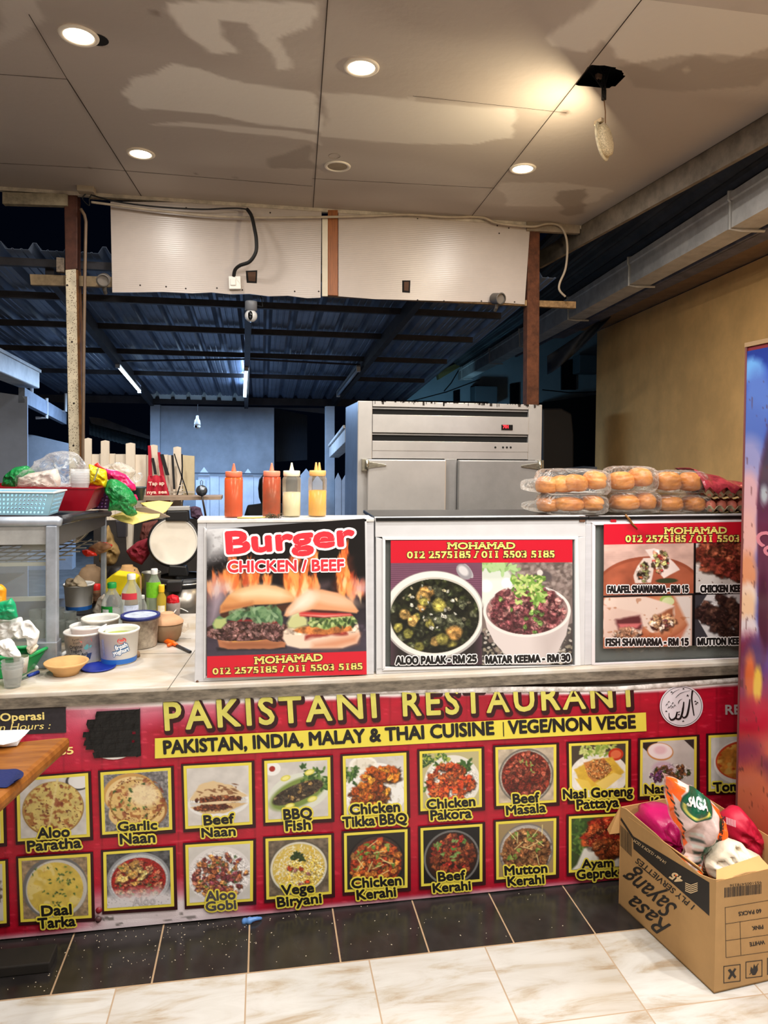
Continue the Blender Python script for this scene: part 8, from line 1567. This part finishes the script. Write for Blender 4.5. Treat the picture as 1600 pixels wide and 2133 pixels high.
puffing('white_bag', 'plain white bag edge showing below the magenta bag', 'bag', [(1362, 1772), (1374, 1770), (1400, 1790), (1416, 1808), (1404, 1812), (1380, 1798)], 2.42, .03, 53, mat('plain_white_bag', (214, 210, 210), .4), amp=.005, clip=incarton)
puffing('packing_paper', 'brown packing paper under the bags in the carton', 'packing', [(1330, 1760), (1400, 1740), (1520, 1740), (1600, 1790), (1600, 1850), (1470, 1850), (1400, 1820)], 2.52, .08, 54, mat('packing_dark', (110, 84, 60), .9), amp=.012, clip=incarton)
# SAGA bag: a printed plastic rice bag standing up out of the carton
def saga():
    t = thing('rice_bag', 'empty orange and clear rice bag with a green oval badge sticking out of the carton', 'rice bag', at(1450, 1815, 2.36)); D = 2.36
    def sx(v):      # left and right edge of the bag down its length
        y = 1616+v*204; Lp = [(1616, 1385), (1640, 1388), (1680, 1393), (1710, 1404), (1745, 1424), (1775, 1428), (1800, 1412), (1820, 1402)]; Rp = [(1616, 1391), (1622, 1408), (1640, 1446), (1665, 1478), (1690, 1502), (1715, 1512), (1745, 1511), (1765, 1490), (1780, 1468), (1800, 1462), (1820, 1462)]
        f = lambda T: next((a[1]+(b[1]-a[1])*(y-a[0])/(b[0]-a[0]) for a, b in zip(T, T[1:]) if a[0] <= y <= b[0]), T[-1][1]); return f(Lp), f(Rp), y
    p = Pic(140, 200, (206, 178, 172)); p.rng = np.random.RandomState(5); X_ = lambda x, y: None
    nU, nV = 140, 200; PX = np.zeros((nV, nU)); PYY = np.zeros((nV, nU)); P = []
    for j in range(nV):
        a, b, y = sx(j/(nV-1)); r = []
        for i in range(nU):
            u = i/(nU-1); x = a+(b-a)*u; PX[j, i] = x; PYY[j, i] = y; wd = (b-a)*D/FPX
            cr = .012*math.sin(x*.12+y*.05)*math.sin(y*.03)+.006*mnoise.noise(V3((x*.08, y*.05, 2)))
            r.append(at(x, y, D)+V3((0, -wd*.28*math.sin(math.pi*u)+cr*(.4+min(1, wd*6)), 0)))
        P.append(r)
    p.X, p.Y, p.asp = (PX-1385)/128, (PYY-1616)/128, 1.0; p.w = p.h = 128
    def full(cx, cy, rx, ry, rot, soft, win, wob=0):
        X, Y = p.X-cx, p.Y-cy; c, n = math.cos(rot), math.sin(rot); d = np.sqrt(((X*c+Y*n)/rx)**2+((-X*n+Y*c)/ry)**2); e = max(soft, 1.2/(min(rx, ry)*128)); return np.clip((1+e/2-d)/e, 0, 1)
    p.ell_al = full; p._win = lambda *a: (slice(None), slice(None)); p.nz = lambda n, o=3: np.random.RandomState(3).rand(nV, nU)
    uv = lambda x, y: ((x-1385)/128, (y-1616)/128); Q = lambda pts, c, **k: p.poly([uv(*a) for a in pts], c, **k); orr = (236, 96, 30)
    Q([(1383, 1614), (1412, 1624), (1398, 1650), (1404, 1690), (1432, 1755), (1426, 1765), (1400, 1720), (1386, 1660)], orr); Q([(1395, 1628), (1420, 1634), (1410, 1650), (1412, 1668), (1398, 1650)], orr); Q([(1476, 1668), (1514, 1700), (1514, 1750), (1492, 1752), (1484, 1720), (1490, 1700)], orr); Q([(1400, 1795), (1430, 1780), (1466, 1805), (1466, 1825), (1398, 1825)], orr); Q([(1425, 1785), (1440, 1768), (1450, 1790), (1440, 1810), (1428, 1800)], (226, 206, 200), soft=.05)
    for k in range(9): x, y = 1390+k*4.3, 1640+k*13; Q([(x-3, y-5), (x+3, y+2), (x+3, y+7), (x-2, y+1)], (40, 40, 30))
    Q([(1490, 1700), (1500, 1694), (1506, 1712), (1500, 1730), (1490, 1730), (1484, 1716)], (50, 66, 40)); Q([(1452, 1752), (1480, 1736), (1492, 1748), (1478, 1768), (1458, 1790), (1452, 1775)], (60, 104, 84)); Q([(1463, 1755), (1482, 1752), (1482, 1762), (1464, 1766)], (150, 160, 150)); 
    for k in range(7): Q([(1433+k*1.5, 1730+k*12), (1450+k, 1726+k*12), (1452+k, 1731+k*12), (1436+k, 1737+k*12)], (60, 70, 66) if k % 2 else (206, 210, 206), soft=.03)
    cx, cy = uv(1443, 1666); p.ell(cx, cy, .272, .262, (24, 62, 46), .5); p.ell(cx, cy, .255, .245, (20, 84, 58), .5)
    for k in range(26):
        a = .5+2.5*k/25+.2; x, y = cx+.225*math.cos(a), cy+.215*math.sin(a); p.ell(x, y, .028, .010, (214, 200, 90), a+.6)
    p.a *= .97; mb = MB().grid(P); mb.c = p.lin(); mb.build('printed_front', vcmat('rice_bag_print', .22, .5, .25, 40), t, True, fix=False)
    mb = MB().grid([[q+V3((0, .012+.02*math.sin(math.pi*i/(nU-1)), 0)) for i, q in enumerate(r)][::3] for r in P[::3]]); mb.build('back_sheet', film('rice_bag_clear', (230, 200, 190), .5, .2, .4), t, True)
    def bagpt(x, y, l):
        a, b, _ = sx((y-1616)/204); u = min(1, max(0, (x-a)/(b-a))); wd = (b-a)*D/FPX; cr = .012*math.sin(x*.12+y*.05)*math.sin(y*.03)+.006*mnoise.noise(V3((x*.08, y*.05, 2)))
        return at(x, y, D)+V3((0, -wd*.28*math.sin(math.pi*u)+cr*(.4+min(1, wd*6))-.0025-l, 0))
    mb = MB(); write(mb, 'SAGA', bagpt, 1416, 1664, 1460, 1677, 17, .05, lift=0); mb.build('lettering', mat('bag_lettering', (232, 232, 226), .4), t, fix=False)
    mb = MB(); write(mb, 'SUPER SPECIAL', bagpt, 1490, 1762, 1512, 1702, 5.5, .04, lift=0, shear=.2); mb.build('small_lettering', mat('bag_lettering_dark', (40, 36, 34), .4), t, fix=False)
saga()
# ================================================================== WOODEN TABLE
def table():
    z = .76; C = pz(149, 1531, z); F1 = pz(-260, 1572, z); N1 = pz(-60, 1716, z); nd = (N1-C); N1 = C+nd.normalized()*.95; F1 = C+(F1-C).normalized()*.75; G1 = N1+(F1-C)
    oak = mat('varnished_oak', (146, 90, 34), .3, col2=(112, 62, 22), scale=2.2, stretch=(2, 14, 2)); nt = oak.node_tree
    for n in nt.nodes:
        if n.type == 'MAPPING': n.inputs['Rotation'].default_value = (0, 0, .35)
    t = thing('wooden_table', 'varnished oak table jutting in before the banner', 'table', C+(G1-C)*.5-V3((0, 0, z)))
    th = V3((0, 0, -.045)); MB().prism([p+th for p in (C, N1, G1, F1)], -th).build('table_top', oak, t, bevel=.016)
    for f, g in ((.45, .5), (.88, .5), (.45, .9), (.88, .9)):
        p = C+(N1-C)*f+(F1-C)*g; MB().box((p.x-.03, p.y-.03, 0), (p.x+.03, p.y+.03, z-.046)).build('leg', oak, t)
    pp = mat('napkin_paper', (226, 226, 226), .85, bump=.2, bscale=30)
    for i in range(5):
        q = [(-40, 1524+i*.6), (40, 1521+i*.6), (62-i*3, 1521+i), (52-i*2, 1532+i*2), (36, 1545+i*2), (6, 1552+i), (-40, 1548)]
        pts = [pz(x, y, z+.002+.003*(5-i)) for x, y in q]; tag(MB().prism(pts, V3((0, 0, .0015))).build('paper_sheet', pp), ['topmost white paper sheet of the stack on the wooden table', 'second white paper sheet from the top on the wooden table', 'third white paper sheet from the top on the wooden table', 'fourth white paper sheet from the top on the wooden table', 'lowest white paper sheet of the stack on the wooden table'][i], 'paper', 'paper sheets on the table')
    cl = mat('navy_cloth', (14, 26, 78), .9, bump=.4, bscale=120)
    P = []; q = [[(-50, 1606), (-10, 1600), (15, 1601), (34, 1598), (42, 1603), (49, 1606)], [(-50, 1622), (-8, 1614), (15, 1615), (32, 1612), (40, 1614), (50, 1615)], [(-50, 1632), (-5, 1630), (12, 1630), (28, 1624), (34, 1625), (40, 1622)], [(-50, 1640), (0, 1639), (14, 1641), (20, 1634), (26, 1630), (32, 1626)]]
    for j, r in enumerate(q): P.append([pz(x, y, z+.004+.022*max(0, math.sin(i*1.3+j*.9))*(1 if 0 < j < 3 else .4)) for i, (x, y) in enumerate(r)])
    tag(MB().grid(P).build('blue_cloth', cl, smooth=True, sub=2, solid=.004), 'folded navy blue cloth near the edge of the wooden table', 'cloth')
table()
# ================================================================== PERSON in dark clothing, turned away, behind the picket fence line
def person():
    c = pY(562, 1100, 5.6); z = 0; x, y = c.x, 5.6; t = None
    J = {'pelvis': (0, 0, .80, .13, .10), 'waist': (0, 0, .95, .115, .09), 'chest': (0, .0, 1.10, .145, .105), 'neck0': (0, .01, 1.235, .06, .055), 'neck1': (0, 0, 1.29, .045, .045), 'head': (0, -.01, 1.36, .072, .085), 'top': (0, 0, 1.46, .06, .065),
         'sl': (-.15, 0, 1.19, .06, .055), 'el': (-.19, .03, .95, .042, .04), 'wl': (-.17, .16, .80, .028, .026), 'sr': (.15, 0, 1.19, .06, .055), 'er': (.19, .03, .95, .042, .04), 'wr': (.17, .16, .80, .028, .026),
         'hl': (-.08, 0, .74, .085, .085), 'kl': (-.09, .02, .42, .055, .055), 'al': (-.09, -.01, .07, .036, .036), 'tl': (-.09, .12, .03, .03, .025), 'hr': (.08, 0, .74, .085, .085), 'kr': (.09, .02, .42, .055, .055), 'ar': (.09, -.01, .07, .036, .036), 'tr': (.09, .12, .03, .03, .025)}
    for s_, sg in (('l', -1), ('r', 1)):
        J['p'+s_] = (sg*.165, .20, .755, .024, .016)
        for k in range(4): J['f%s%d' % (s_, k)] = (sg*.165+(k-1.5)*.017, .235, .70-.006*(1.5-abs(k-1.5)), .008, .008); J['g%s%d' % (s_, k)] = (sg*.165+(k-1.5)*.017, .215, .668, .007, .007)
        J['t'+s_+'0'] = (sg*.135, .215, .735, .009, .009); J['t'+s_+'1'] = (sg*.128, .235, .70, .008, .008)
    Ed = [('pelvis', 'waist'), ('waist', 'chest'), ('chest', 'neck0'), ('neck0', 'neck1'), ('neck1', 'head'), ('head', 'top'), ('chest', 'sl'), ('sl', 'el'), ('el', 'wl'), ('chest', 'sr'), ('sr', 'er'), ('er', 'wr'), ('pelvis', 'hl'), ('hl', 'kl'), ('kl', 'al'), ('al', 'tl'), ('pelvis', 'hr'), ('hr', 'kr'), ('kr', 'ar'), ('ar', 'tr')]
    for s_ in 'lr':
        Ed += [('w'+s_, 'p'+s_), ('p'+s_, 't%s0' % s_), ('t%s0' % s_, 't%s1' % s_)]
        for k in range(4): Ed += [('p'+s_, 'f%s%d' % (s_, k)), ('f%s%d' % (s_, k), 'g%s%d' % (s_, k))]
    ks = list(J); me = bpy.data.meshes.new('person'); me.from_pydata([J[k][:3] for k in ks], [(ks.index(a), ks.index(b)) for a, b in Ed], [])
    o = bpy.data.objects.new('person', me); register(o, None, (x, y, 0)); md = o.modifiers.new('skin', 'SKIN'); 
    if not me.skin_vertices: 
        bm = bmesh.new(); bm.from_mesh(me); bm.verts.layers.skin.verify(); bm.to_mesh(me); bm.free()
    for v, k in zip(me.skin_vertices[0].data, ks): v.radius = J[k][3:5]; v.use_root = (k == 'pelvis')
    md.use_smooth_shade = True; s2 = o.modifiers.new('sub', 'SUBSURF'); s2.levels = s2.render_levels = 2
    pm = mat('dark_clothing', (14, 13, 15), .9); nt = pm.node_tree; tc = nt.nodes.new('ShaderNodeTexCoord'); sp = nt.nodes.new('ShaderNodeSeparateXYZ'); nt.links.new(tc.outputs['Object'], sp.inputs[0])
    def m2(op, a, b):
        n = nt.nodes.new('ShaderNodeMath'); n.operation = op
        for i, v in enumerate((a, b)):
            if isinstance(v, float): n.inputs[i].default_value = v
            else: nt.links.new(v, n.inputs[i])
        return n.outputs[0]
    k = m2('MAXIMUM', m2('GREATER_THAN', sp.outputs[2], 1.265), m2('GREATER_THAN', sp.outputs[1], .172)); mx = nt.nodes.new('ShaderNodeMixRGB'); nt.links.new(k, mx.inputs[0])
    mx.inputs[1].default_value = lin4((14, 13, 15)); mx.inputs[2].default_value = lin4((120, 84, 66)); nt.links.new(mx.outputs[0], nt.nodes['Principled BSDF'].inputs['Base Color'])
    me.materials.append(pm); tag(o, 'person in dark clothing turned away, standing behind the sauce bottles', 'person')
    MB().lathe([(0, 1.49), (.05, 1.48), (.085, 1.43), (.092, 1.36), (.085, 1.29), (.07, 1.25), (.03, 1.24), (0, 1.24)], V3((x, y-.018, 0)), 24, sy=.95).build('hair', mat('black_hair', (8, 7, 8), .6), o, True)
person()
